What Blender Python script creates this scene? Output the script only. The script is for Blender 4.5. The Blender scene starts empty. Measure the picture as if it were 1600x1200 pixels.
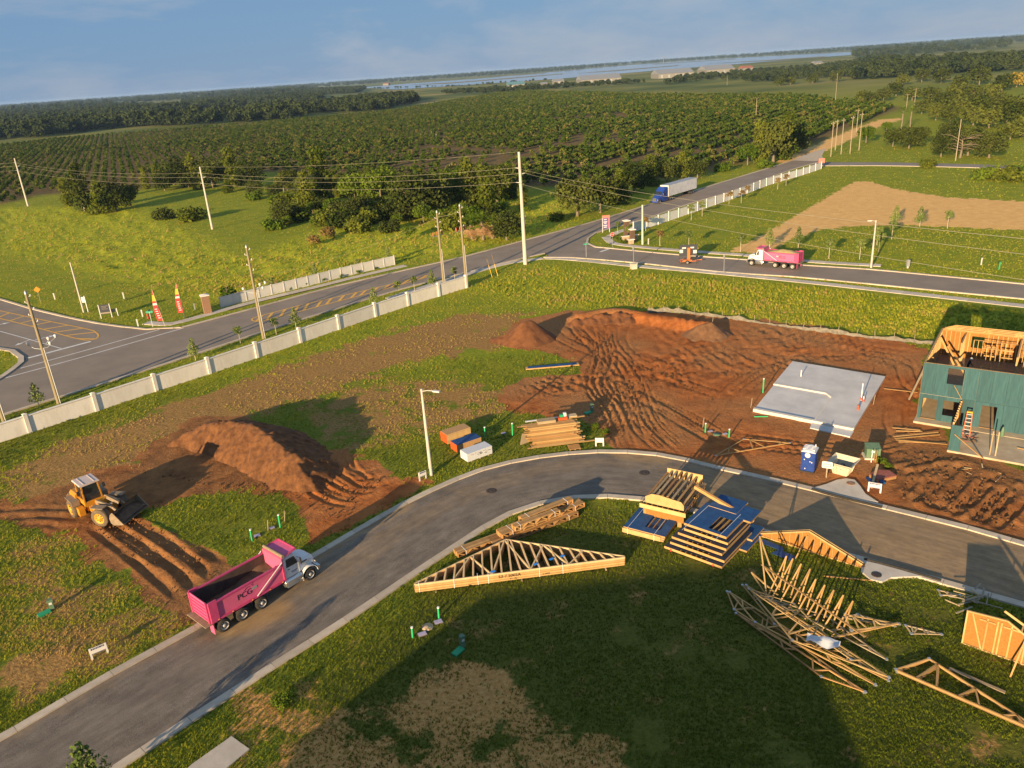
import bpy, bmesh, math, random
import numpy as np
from mathutils import Vector, Matrix, Euler

# ------------------------------------------------------------------ camera
H = 36.0                       # flying height of the drone, metres
FPX = 1235.0                   # focal length in photo pixels (1600 wide)
ROLL = math.atan(0.0687)
PITCH = math.atan((600 - 106.5) * math.cos(ROLL) / FPX)
SC = bpy.context.scene
COL = SC.collection
FW = np.array([0, math.cos(PITCH), -math.sin(PITCH)])
RT0 = np.array([1.0, 0, 0])
UP0 = np.cross(RT0, FW)
cam_d = bpy.data.cameras.new("camera")
cam = bpy.data.objects.new("camera", cam_d)
COL.objects.link(cam)
SC.camera = cam
cam_d.sensor_fit = 'HORIZONTAL'
cam_d.angle = 2 * math.atan(800 / FPX)
cam_d.clip_start = 0.5
cam_d.clip_end = 60000
cr_, sr_ = math.cos(ROLL), math.sin(ROLL)
cR = RT0 * cr_ - UP0 * sr_
cU = RT0 * sr_ + UP0 * cr_
cam.matrix_world = Matrix(((cR[0], cU[0], -FW[0], 0), (cR[1], cU[1], -FW[1], 0),
                           (cR[2], cU[2], -FW[2], H), (0, 0, 0, 1)))

# ------------------------------------------------------------------ sky, sun, exposure
SUN_AZ = math.radians(31.0)     # shadows run this far clockwise of +Y
SUN_EL = math.radians(11.5)
world = bpy.data.worlds.new("World")
SC.world = world
world.use_nodes = True
wn, wl = world.node_tree.nodes, world.node_tree.links
wn.clear()
w_out = wn.new('ShaderNodeOutputWorld')
w_bg = wn.new('ShaderNodeBackground')
sky = wn.new('ShaderNodeTexSky')
sky.sky_type = 'NISHITA'
sky.sun_disc = False
sky.sun_elevation = SUN_EL
sky.sun_rotation = math.pi + SUN_AZ
sky.altitude = 50
sky.air_density = 1.0
sky.dust_density = 0.15
sky.ozone_density = 2.0
w_bg.inputs['Strength'].default_value = 0.061
# thin clouds, the same all round the sky
w_tc = wn.new('ShaderNodeTexCoord')
w_map = wn.new('ShaderNodeMapping')
w_map.inputs['Scale'].default_value = (1.0, 1.0, 3.6)
w_map.inputs['Location'].default_value = (5.3, 1.1, 0.2)
w_noi = wn.new('ShaderNodeTexNoise')
w_noi.inputs['Scale'].default_value = 2.6
w_noi.inputs['Detail'].default_value = 9
w_noi.inputs['Roughness'].default_value = 0.62
w_noi.inputs['Distortion'].default_value = 0.25
w_rmp = wn.new('ShaderNodeValToRGB')
w_rmp.color_ramp.elements[0].position = 0.44
w_rmp.color_ramp.elements[1].position = 0.72
w_mix = wn.new('ShaderNodeMixRGB')
w_mix.inputs['Color2'].default_value = (4.3, 4.35, 4.5, 1)
w_mul = wn.new('ShaderNodeMath'); w_mul.operation = 'MULTIPLY'; w_mul.inputs[1].default_value = 0.75
wl.new(w_tc.outputs['Generated'], w_map.inputs['Vector'])
wl.new(w_map.outputs['Vector'], w_noi.inputs['Vector'])
wl.new(w_noi.outputs['Fac'], w_rmp.inputs['Fac'])
wl.new(w_rmp.outputs['Color'], w_mul.inputs[0])
wl.new(w_mul.outputs[0], w_mix.inputs['Fac'])
w_veil = wn.new('ShaderNodeMixRGB'); w_veil.inputs['Fac'].default_value = 0.88      # thin high veil over the clear sky
w_veil.inputs['Color2'].default_value = (1.30, 2.45, 4.25, 1)
wl.new(sky.outputs['Color'], w_veil.inputs['Color1'])
wl.new(w_veil.outputs['Color'], w_mix.inputs['Color1'])
wl.new(w_mix.outputs['Color'], w_bg.inputs['Color'])
wl.new(w_bg.outputs['Background'], w_out.inputs['Surface'])

sun_d = bpy.data.lights.new("sun", 'SUN')
sun_d.energy = 5.0
sun_d.angle = math.radians(0.53)
sun_d.color = (1.0, 0.74, 0.43)
sun = bpy.data.objects.new("sun", sun_d)
COL.objects.link(sun)
_sd = Vector((math.sin(SUN_AZ) * math.cos(SUN_EL), math.cos(SUN_AZ) * math.cos(SUN_EL), -math.sin(SUN_EL)))
sun.rotation_euler = _sd.to_track_quat('-Z', 'Y').to_euler()
sun.location = (-60, -100, 60)
SC.view_settings.view_transform = 'Standard'
SC.view_settings.look = 'None'
SC.view_settings.gamma = 1.0
SC.view_settings.exposure = 1.02
SC.render.resolution_x, SC.render.resolution_y = 1024, 768

rnd = random.Random(7)
nrng = np.random.default_rng(11)

# ------------------------------------------------------------------ survey: ground points of the place
def G(px, py, z=0.0):
    """world point on the level z seen at a photo pixel: used as the survey of the site"""
    u = (px - 800) / FPX; v = (600 - py) / FPX
    a = u * cr_ + v * sr_; b = -u * sr_ + v * cr_
    r = FW + a * RT0 + b * UP0
    t = -(H - z) / r[2]
    return np.array([r[0] * t, r[1] * t, z])
def GV(px, py, z=0.0): return Vector(G(px, py, z))
def mpp(px, py):
    """metres per photo pixel at that ground point"""
    p = G(px, py); return float(np.dot(p - np.array([0, 0, H]), FW)) / FPX
def ang(p, q):
    """heading of the line from pixel p to pixel q on the ground"""
    d = G(*q) - G(*p); return math.atan2(d[1], d[0])

# ------------------------------------------------------------------ helpers
def vnoise(x, y, seed=0):
    xi = np.floor(x).astype(np.int64); yi = np.floor(y).astype(np.int64)
    xf = x - xi; yf = y - yi
    def h(a, b):
        n = (a * 374761393 + b * 668265263 + seed * 974634777) & 0x7fffffff
        n = ((n ^ (n >> 13)) * 1274126177) & 0x7fffffff
        return ((n ^ (n >> 16)) & 0xffff) / 65535.0
    u = xf * xf * (3 - 2 * xf); w = yf * yf * (3 - 2 * yf)
    return (h(xi, yi) * (1 - u) + h(xi + 1, yi) * u) * (1 - w) + (h(xi, yi + 1) * (1 - u) + h(xi + 1, yi + 1) * u) * w
def fbm(x, y, seed=0, oc=4):
    s = 0; a = 0.5; t = 0
    for i in range(oc):
        s = s + a * vnoise(x, y, seed + i); t += a; x = x * 2.03 + 17.1; y = y * 2.03 + 5.7; a *= 0.5
    return s / t
def smooth(a, b, x):
    t = np.clip((x - a) / (b - a), 0, 1); return t * t * (3 - 2 * t)
def spline(pts, n=8):
    """Catmull-Rom through points"""
    P = [np.asarray(p, float) for p in pts]
    P = [2 * P[0] - P[1]] + P + [2 * P[-1] - P[-2]]
    out = []
    for i in range(1, len(P) - 2):
        for k in range(n):
            t = k / n
            out.append(0.5 * (2 * P[i] + (P[i + 1] - P[i - 1]) * t + (2 * P[i - 1] - 5 * P[i] + 4 * P[i + 1] - P[i + 2]) * t * t
                              + (3 * P[i] - P[i - 1] - 3 * P[i + 1] + P[i + 2]) * t ** 3))
    out.append(P[-2]); return np.array(out)
def gpath(px, n=8, z=0.0): return spline([G(x, y, z) for x, y in px], n)
def resample(path, step):
    seg = np.linalg.norm(np.diff(path, axis=0), axis=1); s = np.concatenate([[0], np.cumsum(seg)])
    m = max(1, int(round(s[-1] / step))); t = np.linspace(0, s[-1], m + 1)
    return np.stack([np.interp(t, s, path[:, k]) for k in range(3)], 1)
def offset(path, d):
    """shift a path sideways (to its left for d > 0)"""
    t = np.gradient(path, axis=0); t /= np.linalg.norm(t[:, :2], axis=1)[:, None] + 1e-9
    n = np.stack([-t[:, 1], t[:, 0], 0 * t[:, 0]], 1); return path + n * d
def inpoly(x, y, poly):
    r = np.zeros(x.shape, bool); n = len(poly)
    for i in range(n):
        x0, y0 = poly[i][:2]; x1, y1 = poly[(i + 1) % n][:2]
        c = ((y0 > y) != (y1 > y))
        r ^= c & (x < (x1 - x0) * (y - y0) / ((y1 - y0) if abs(y1 - y0) > 1e-9 else 1e-9) + x0)
    return r
def dseg(x, y, path, closed=False):
    d = np.full(x.shape, 1e9); n = len(path)
    for i in range(n if closed else n - 1):
        a = path[i]; b = path[(i + 1) % n]; ex, ey = b[0] - a[0], b[1] - a[1]; l = ex * ex + ey * ey + 1e-9
        t = np.clip(((x - a[0]) * ex + (y - a[1]) * ey) / l, 0, 1)
        d = np.minimum(d, (x - a[0] - t * ex) ** 2 + (y - a[1] - t * ey) ** 2)
    return np.sqrt(d)
def polymask(x, y, pxpoly, soft=1.0, world=None):
    poly = world if world is not None else [G(*p) for p in pxpoly]
    out = np.zeros(x.shape); P = np.array(poly)[:, :2]
    m = (x > P[:, 0].min() - soft) & (x < P[:, 0].max() + soft) & (y > P[:, 1].min() - soft) & (y < P[:, 1].max() + soft)
    if not m.any(): return out
    xs, ys = x[m], y[m]
    d = dseg(xs, ys, poly, True); s = np.where(inpoly(xs, ys, poly), d, -d)
    out[m] = smooth(-soft, soft, s); return out

class MB:
    """collects geometry for one mesh object"""
    def __init__(s): s.v = []; s.f = []; s.sm = []
    def add(s, vs, fs, smooth_=False):
        o = len(s.v); s.v.extend([tuple(map(float, q)) for q in vs])
        for f in fs: s.f.append(tuple(i + o for i in f)); s.sm.append(smooth_)
        return s
    def box(s, c, d, rz=0, m=None):
        x, y, z = d[0] / 2, d[1] / 2, d[2] / 2; R = m if m is not None else Matrix.Rotation(rz, 3, 'Z')
        q = [Vector(c) + R @ Vector((a * x, b * y, e * z)) for e in (-1, 1) for a, b in ((-1, -1), (1, -1), (1, 1), (-1, 1))]
        return s.add(q, [(3, 2, 1, 0), (4, 5, 6, 7), (0, 1, 5, 4), (1, 2, 6, 5), (2, 3, 7, 6), (3, 0, 4, 7)])
    def beam(s, a, b, w, h, up=(0, 0, 1)):
        """squared timber from a to b, w wide and h deep"""
        a = Vector(a); b = Vector(b); d = (b - a); L = d.length
        if L < 1e-6: return s
        d.normalize(); up = Vector(up)
        if abs(d.dot(up)) > 0.98: up = Vector((1, 0, 0)) if abs(d.x) < 0.9 else Vector((0, 1, 0))
        r = d.cross(up).normalized(); u = r.cross(d)
        q = [p + r * (i * w / 2) + u * (j * h / 2) for p in (a, b) for i, j in ((-1, -1), (1, -1), (1, 1), (-1, 1))]
        return s.add(q, [(0, 1, 2, 3), (7, 6, 5, 4), (0, 4, 5, 1), (1, 5, 6, 2), (2, 6, 7, 3), (3, 7, 4, 0)])
    def tube(s, a, b, r0, r1=None, n=8, caps=True):
        r1 = r0 if r1 is None else r1; a = Vector(a); b = Vector(b); d = (b - a).normalized()
        up = Vector((0, 0, 1)) if abs(d.z) < 0.95 else Vector((1, 0, 0))
        r = d.cross(up).normalized(); u = r.cross(d); q = []
        for p, R in ((a, r0), (b, r1)):
            q += [p + (r * math.cos(2 * math.pi * k / n) + u * math.sin(2 * math.pi * k / n)) * R for k in range(n)]
        o = len(s.v); s.add(q, [(k, n + k, n + (k + 1) % n, (k + 1) % n) for k in range(n)], True)
        if caps: s.add(q[:n], [tuple(range(n))]); s.add(q[n:], [tuple(reversed(range(n)))])
        return s
    def curve(s, pts, r, n=6):
        for i in range(len(pts) - 1):
            ra = r[i] if isinstance(r, (list, tuple)) else r; rb = r[i + 1] if isinstance(r, (list, tuple)) else r
            s.tube(pts[i], pts[i + 1], ra, rb, n, caps=(i == 0 or i == len(pts) - 2))
        return s
    def prism(s, poly, z0, z1, m=None):
        """polygon in XY raised from z0 to z1; m maps to place"""
        n = len(poly); q = [Vector((p[0], p[1], z0)) for p in poly] + [Vector((p[0], p[1], z1)) for p in poly]
        if m is not None: q = [m @ v for v in q]
        return s.add(q, [tuple(reversed(range(n))), tuple(range(n, 2 * n))] + [(k, (k + 1) % n, n + (k + 1) % n, n + k) for k in range(n)])
    def lathe(s, prof, c=(0, 0, 0), n=16, axis='Z', smooth_=True):
        q = []; c = Vector(c)
        for r, h in prof:
            for k in range(n):
                a = 2 * math.pi * k / n; x, y = r * math.cos(a), r * math.sin(a)
                q.append(c + (Vector((x, y, h)) if axis == 'Z' else Vector((x, h, y)) if axis == 'Y' else Vector((h, x, y))))
        fs = []
        for i in range(len(prof) - 1):
            for k in range(n):
                A, B = i * n + k, i * n + (k + 1) % n
                fs.append((A, B, B + n, A + n) if axis != 'Y' else (A + n, B + n, B, A))
        return s.add(q, fs, smooth_)
    def strip(s, L, R, z=0.0):
        n = len(L); q = [(p[0], p[1], p[2] + z) for p in L] + [(p[0], p[1], p[2] + z) for p in R]
        return s.add(q, [(i, n + i, n + i + 1, i + 1) for i in range(n - 1)])
    def mesh(s, name, mat):
        me = bpy.data.meshes.new(name); me.from_pydata(s.v, [], s.f)
        if any(s.sm): me.polygons.foreach_set('use_smooth', s.sm)
        if mat is not None: me.materials.append(MAT[mat] if isinstance(mat, str) else mat)
        me.update(); return me
    def build(s, name, mat, parent=None, loc=None, rz=None):
        o = bpy.data.objects.new(name, s.mesh(name, mat)); COL.objects.link(o)
        if parent is not None: o.parent = parent
        if loc is not None: o.location = loc
        if rz is not None: o.rotation_euler = (0, 0, rz)
        return o
def tag(o, label=None, cat=None, group=None, kind=None):
    if label: o['label'] = label
    if cat: o['category'] = cat
    if group: o['group'] = group
    if kind: o['kind'] = kind
    return o
def thing(name, label, cat, loc=(0, 0, 0), rz=0.0, group=None):
    o = bpy.data.objects.new(name, None); COL.objects.link(o); o.empty_display_size = 0.3
    o.location = loc; o.rotation_euler = (0, 0, rz); return tag(o, label, cat, group)
KIDS = {}
def children(o): return [c for c in bpy.data.objects if c.parent == o]
def copy_tree(o, loc=None, rz=None, label=None, parent=None, scale=None):
    c = o.copy(); COL.objects.link(c); c.parent = parent
    if loc is not None: c.location = loc
    if rz is not None: c.rotation_euler = (0, 0, rz)
    if scale is not None: c.scale = scale if hasattr(scale, '__len__') else (scale,) * 3
    if label: c['label'] = label
    k = KIDS.setdefault(o.name, children(o))
    for ch in k: copy_tree(ch, parent=c)
    return c
def piece(name, me, parent, loc=(0, 0, 0), rot=(0, 0, 0), scale=(1, 1, 1)):
    o = bpy.data.objects.new(name, me); COL.objects.link(o); o.parent = parent
    o.location = loc; o.rotation_euler = rot; o.scale = scale; return o

# ------------------------------------------------------------------ materials
MAT = {}
def mat(name, col, rough=0.8, col2=None, scale=3.0, bump=0.0, metal=0.0, stretch=(1, 1, 1), detail=5, spec=0.4, bscale=None, space='Object', contrast=(0.35, 0.65)):
    m = bpy.data.materials.new(name); m.use_nodes = True; nt = m.node_tree; n = nt.nodes; l = nt.links
    b = n['Principled BSDF']; b.inputs['Roughness'].default_value = rough; b.inputs['Metallic'].default_value = metal
    b.inputs['Specular IOR Level'].default_value = spec
    b.inputs['Base Color'].default_value = (*col, 1)
    if col2 is not None or bump:
        tc = n.new('ShaderNodeTexCoord'); mp = n.new('ShaderNodeMapping'); mp.inputs['Scale'].default_value = stretch
        l.new(tc.outputs[space], mp.inputs['Vector'])
    if col2 is not None:
        t = n.new('ShaderNodeTexNoise'); t.inputs['Scale'].default_value = scale; t.inputs['Detail'].default_value = detail
        t.inputs['Roughness'].default_value = 0.65
        r = n.new('ShaderNodeValToRGB'); r.color_ramp.elements[0].color = (*col, 1); r.color_ramp.elements[1].color = (*col2, 1)
        r.color_ramp.elements[0].position, r.color_ramp.elements[1].position = contrast
        l.new(mp.outputs['Vector'], t.inputs['Vector']); l.new(t.outputs['Fac'], r.inputs['Fac']); l.new(r.outputs['Color'], b.inputs['Base Color'])
    if bump:
        t2 = n.new('ShaderNodeTexNoise'); t2.inputs['Scale'].default_value = bscale or scale * 4; t2.inputs['Detail'].default_value = 6
        bp = n.new('ShaderNodeBump'); bp.inputs['Strength'].default_value = bump; bp.inputs['Distance'].default_value = 0.05
        l.new(mp.outputs['Vector'], t2.inputs['Vector']); l.new(t2.outputs['Fac'], bp.inputs['Height']); l.new(bp.outputs['Normal'], b.inputs['Normal'])
    MAT[name] = m; return m
def vary(names, lo=0.8, hi=1.18):
    """piece by piece difference in tone"""
    for nm in names:
        nt = MAT[nm].node_tree; n, l = nt.nodes, nt.links; b = n['Principled BSDF']
        if not b.inputs['Base Color'].links: continue
        src = b.inputs['Base Color'].links[0].from_socket; oi = n.new('ShaderNodeObjectInfo'); mr = n.new('ShaderNodeMapRange'); mr.inputs['To Min'].default_value = lo; mr.inputs['To Max'].default_value = hi
        v = n.new('ShaderNodeVectorMath'); v.operation = 'SCALE'; l.new(oi.outputs['Random'], mr.inputs['Value']); l.new(src, v.inputs[0]); l.new(mr.outputs['Result'], v.inputs['Scale']); l.new(v.outputs['Vector'], b.inputs['Base Color'])
def leafmat(name, c1, c2, trans=0.25, scale=0.5, dead=None):
    """foliage: colour varies leaf by leaf over the crown and tree by tree"""
    m = bpy.data.materials.new(name); m.use_nodes = True; nt = m.node_tree; n = nt.nodes; l = nt.links; n.clear()
    out = n.new('ShaderNodeOutputMaterial'); d = n.new('ShaderNodeBsdfDiffuse'); t = n.new('ShaderNodeBsdfTranslucent'); mx = n.new('ShaderNodeMixShader')
    mx.inputs['Fac'].default_value = trans
    tc = n.new('ShaderNodeTexCoord'); no = n.new('ShaderNodeTexNoise'); no.inputs['Scale'].default_value = scale; no.inputs['Detail'].default_value = 4
    oi = n.new('ShaderNodeObjectInfo'); ad = n.new('ShaderNodeMath'); ad.operation = 'MULTIPLY_ADD'; ad.inputs[1].default_value = 0.45
    sb = n.new('ShaderNodeMath'); sb.operation = 'SUBTRACT'; sb.inputs[1].default_value = 0.22
    geo = n.new('ShaderNodeNewGeometry'); ad2 = n.new('ShaderNodeMath'); ad2.operation = 'MULTIPLY_ADD'; ad2.inputs[1].default_value = 0.35
    l.new(tc.outputs['Object'], no.inputs['Vector']); l.new(oi.outputs['Random'], ad.inputs[0]); l.new(no.outputs['Fac'], ad.inputs[2])
    l.new(ad.outputs[0], sb.inputs[0])
    l.new(geo.outputs['Random Per Island'], ad2.inputs[0]); l.new(sb.outputs[0], ad2.inputs[2])
    r = n.new('ShaderNodeValToRGB'); r.color_ramp.elements[0].color = (*c1, 1); r.color_ramp.elements[1].color = (*c2, 1)
    r.color_ramp.elements[0].position = 0.3; r.color_ramp.elements[1].position = 0.85
    if dead: e = r.color_ramp.elements.new(0.99); e.color = (*dead, 1)
    l.new(ad2.outputs[0], r.inputs['Fac']); l.new(r.outputs['Color'], d.inputs['Color']); l.new(r.outputs['Color'], t.inputs['Color'])
    l.new(d.outputs[0], mx.inputs[1]); l.new(t.outputs[0], mx.inputs[2]); l.new(mx.outputs[0], out.inputs['Surface'])
    MAT[name] = m; return m

mat('asphalt', (0.105, 0.098, 0.092), 0.92, (0.16, 0.148, 0.135), 0.35, 0.25, bscale=30, detail=9, spec=0.25)
mat('asphalt_old', (0.225, 0.182, 0.142), 0.92, (0.285, 0.232, 0.182), 0.2, 0.2, bscale=25, detail=9, spec=0.25)
mat('asphalt_far', (0.21, 0.185, 0.16), 0.92, (0.26, 0.23, 0.20), 0.2, 0.1, spec=0.25)
mat('kerb', (0.46, 0.38, 0.28), 0.9, (0.56, 0.47, 0.36), 1.2, 0.15, detail=8)
mat('joint', (0.16, 0.14, 0.12), 0.95)
mat('walk', (0.48, 0.42, 0.34), 0.9, (0.60, 0.53, 0.44), 0.8, 0.1, detail=8)
mat('slab', (0.50, 0.48, 0.45), 0.75, (0.66, 0.63, 0.59), 0.35, 0.08, detail=9)
mat('slab_edge', (0.58, 0.53, 0.46), 0.85, (0.66, 0.61, 0.54), 1.5, 0.05)
mat('paint_white', (0.62, 0.61, 0.58), 0.7, (0.75, 0.74, 0.71), 2.0)
mat('paint_yellow', (0.66, 0.34, 0.05), 0.7, (0.78, 0.44, 0.08), 2.0)
mat('ramp_brick', (0.55, 0.30, 0.20), 0.85, (0.62, 0.36, 0.25), 3.0)
mat('iron', (0.06, 0.05, 0.045), 0.7, (0.11, 0.08, 0.06), 6.0, metal=0.5)
mat('wall_white', (0.62, 0.56, 0.47), 0.85, (0.80, 0.74, 0.65), 0.9, 0.08, detail=9, stretch=(1, 1, 0.3), contrast=(0.25, 0.55))
mat('vinyl', (0.74, 0.72, 0.68), 0.6, (0.80, 0.78, 0.74), 0.8)
mat('vinyl_grey', (0.55, 0.53, 0.48), 0.7, (0.63, 0.61, 0.55), 0.8)

vary(['kerb', 'walk'], 0.86, 1.1); vary(['wall_white', 'vinyl', 'vinyl_grey'], 0.92, 1.05)
# ------------------------------------------------------------------ road and kerb lines (surveyed)
N_OUT = [(-260, 1290), (-120, 1215), (0, 1150), (96, 1094), (187, 1042), (312, 974), (420, 907), (500, 860), (570, 819), (640, 780), (690, 757), (740, 736), (800, 720), (870, 709), (940, 704), (1000, 706), (1055, 713), (1120, 729), (1190, 744), (1270, 763), (1374, 789), (1509, 822), (1600, 848), (1760, 893), (1900, 930)]
N_IN = [(60, 1290), (120, 1250), (195, 1200), (243, 1168), (333, 1109), (420, 1052), (494, 1005), (560, 962), (620, 921), (665, 890), (712, 859), (762, 826), (815, 799), (870, 785), (929, 779), (1000, 783), (1080, 801), (1190, 834), (1270, 858), (1351, 880), (1471, 914), (1600, 951), (1760, 995), (1900, 1035)]
M_FAR_L = [(283, 513), (400, 482), (517, 450), (633, 423), (733, 400), (817, 377), (900, 355), (955, 339), (1015, 320), (1100, 294), (1195, 265), (1252, 247)]
M_NEAR_L = [(-200, 716), (-100, 682), (7, 647), (94, 620), (206, 585), (300, 555), (400, 522), (510, 487), (633, 450), (727, 426), (797, 408), (850, 396)]
M_NEAR_R = [(917, 373), (932, 363), (960, 355), (1005, 343), (1075, 319), (1140, 300), (1200, 278), (1250, 261), (1285, 252)]
B_NEAR = [(850, 402), (890, 402), (1000, 411), (1130, 425), (1250, 433), (1475, 455), (1600, 467), (1800, 487)]
B_FAR = [(917, 373), (914, 379), (926, 386), (955, 389), (1060, 399), (1170, 407), (1252, 415), (1360, 422), (1475, 433), (1600, 445), (1800, 466)]
S_FAR = [(-200, 420), (-90, 446), (0, 469), (50, 484), (133, 503), (200, 513), (240, 516), (283, 513)]
S_ISL = [(-200, 518), (0, 544), (20, 548), (34, 555), (40, 562), (32, 572), (20, 580), (0, 594), (-60, 628), (-200, 690)]
X_TOP = [(1252, 247), (1285, 253), (1400, 254), (1600, 259), (1900, 268)]
X_BOT = [(1285, 259), (1400, 259), (1600, 264), (1900, 274)]
D_ROAD = [(1235, 252), (1262, 240), (1290, 227), (1320, 214), (1345, 203), (1372, 193), (1398, 185), (1425, 178), (1443, 173), (1420, 166), (1380, 160)]
nout, nin = gpath(N_OUT, 6), gpath(N_IN, 6)
mfar, mnl, mnr = gpath(M_FAR_L, 6), gpath(M_NEAR_L, 6), gpath(M_NEAR_R, 6)
bnear, bfar = gpath(B_NEAR, 6), gpath(B_FAR, 6)
sfar, sisl = gpath(S_FAR, 6), gpath(S_ISL, 6)
xtop, xbot = gpath(X_TOP, 6), gpath(X_BOT, 6)
droad = gpath(D_ROAD, 6)
def rs(path, n):
    seg = np.linalg.norm(np.diff(path, axis=0), axis=1); s = np.concatenate([[0], np.cumsum(seg)]); t = np.linspace(0, s[-1], n)
    return np.stack([np.interp(t, s, path[:, k]) for k in range(3)], 1)

# outlines of the paved areas, used to keep grass and relief off them
POLY_NEAR = list(nout) + list(nin[::-1])
POLY_MAIN = list(mnl) + list(gpath([(850, 396), (860, 400)], 2)) + list(bnear[:3]) + list(bfar[:10][::-1]) + list(mnr) + list(mfar[::-1]) + list(sfar[::-1]) + [G(-200, 518)] + list(sisl)
POLY_BR = list(bnear) + list(bfar[::-1])
POLY_X = list(xtop) + list(xbot[::-1])

# ------------------------------------------------------------------ terrain relief
def tracks(x, y, z, path, A, gauge=0.95, w=0.24):
    P = np.array(path)[:, :2]
    m = (x > P[:, 0].min() - 3) & (x < P[:, 0].max() + 3) & (y > P[:, 1].min() - 3) & (y < P[:, 1].max() + 3)
    if not m.any(): return
    xs, ys = x[m], y[m]; d = np.full(xs.shape, 1e9); fade = np.zeros(xs.shape); n = len(P)
    for i in range(n - 1):
        ex, ey = P[i + 1] - P[i]; l = ex * ex + ey * ey + 1e-9
        t = np.clip(((xs - P[i][0]) * ex + (ys - P[i][1]) * ey) / l, 0, 1)
        dd = np.sqrt((xs - P[i][0] - t * ex) ** 2 + (ys - P[i][1] - t * ey) ** 2)
        u = (i + t) / (n - 1); q = dd < d; d[q] = dd[q]; fade[q] = np.minimum(1, 6 * np.minimum(u, 1 - u))[q]
    pr = -np.exp(-((d - gauge) / w) ** 2) + 0.5 * np.exp(-((d - gauge + 1.7 * w) / (w * 0.6)) ** 2) + 0.45 * np.exp(-((d - gauge - 1.6 * w) / (w * 0.6)) ** 2)
    z[m] += A * pr * fade * (0.5 + 0.7 * vnoise(xs * 0.5, ys * 0.5, 3)) + 0.2 * A * fade * np.exp(-(d / 1.6) ** 2) * (fbm(xs * 2.2, ys * 2.2, 7, 3) - 0.5)
DIRT_LOT = [(778, 536), (812, 499), (880, 487), (1010, 486), (1150, 495), (1300, 515), (1400, 530), (1458, 545), (1435, 620), (1480, 690), (1600, 735), (1720, 770), (1760, 880), (1600, 848), (1509, 822), (1374, 789), (1270, 763), (1190, 744), (1115, 727), (1055, 713), (1000, 704), (965, 697), (945, 675), (900, 652), (855, 655), (800, 640), (772, 608), (830, 590), (905, 586), (902, 568), (850, 549), (800, 545)]
DIRT_LOADER = [(40, 785), (95, 757), (150, 738), (205, 725), (300, 656), (380, 650), (470, 680), (520, 735), (470, 765), (380, 765), (300, 770), (240, 788), (212, 797), (275, 832), (365, 885), (335, 975), (285, 970), (205, 905), (140, 855), (90, 835), (60, 822), (0, 808), (0, 775)]
DIRT_MID = [(470, 745), (515, 705), (545, 700), (610, 742), (640, 763), (585, 800), (520, 842), (500, 850), (470, 800), (455, 768)]
DIRT_EDGE = [(520, 842), (585, 802), (690, 752), (640, 750), (560, 775), (500, 820)]
DRY_STRIP = [(0, 735), (90, 690), (200, 655), (330, 610), (460, 562), (600, 520), (730, 488), (830, 486), (800, 520), (770, 545), (650, 565), (560, 600), (470, 630), (380, 660), (300, 665), (210, 740), (90, 770), (0, 790)]
DRY_MID = [(470, 640), (560, 600), (690, 585), (800, 610), (810, 640), (740, 660), (640, 690), (560, 700), (490, 690)]
SAND_LOT = [(1140, 392), (1185, 372), (1270, 322), (1335, 284), (1360, 284), (1400, 296), (1480, 309), (1600, 315), (1800, 325), (1800, 368), (1600, 359), (1480, 354), (1400, 351), (1330, 353), (1285, 358), (1235, 373), (1195, 395)]
BARE_A = [(618, 1085), (660, 1050), (720, 1042), (790, 1052), (845, 1085), (850, 1130), (760, 1145), (690, 1170), (630, 1140)]
BARE_B = [(340, 1100), (400, 1062), (470, 1075), (540, 1115), (640, 1160), (760, 1150), (860, 1130), (960, 1150), (1010, 1205), (1000, 1300), (380, 1300), (400, 1190), (370, 1130)]
BARE_C = [(0, 1030), (70, 1005), (150, 1000), (240, 950), (300, 950), (300, 968), (187, 1030), (0, 1130)]
GROVE = [(-500, 345), (0, 320), (60, 305), (215, 296), (300, 280), (420, 268), (500, 278), (560, 290), (700, 300), (800, 292), (900, 292), (1020, 282), (1085, 275), (1180, 250), (1235, 239), (1290, 221), (1345, 193), (1412, 168), (1330, 158), (1240, 150), (1000, 148), (800, 142), (620, 172), (460, 187), (240, 205), (95, 217), (0, 228), (-500, 260)]
LAKE = [(560, 137), (640, 130.5), (760, 122), (850, 113.5), (950, 104.5), (1050, 96.5), (1150, 90.5), (1250, 85), (1345, 80.5), (1330, 86), (1250, 92), (1150, 100.5), (1040, 109), (950, 117), (870, 123.5), (800, 128), (700, 135), (620, 140)]

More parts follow.
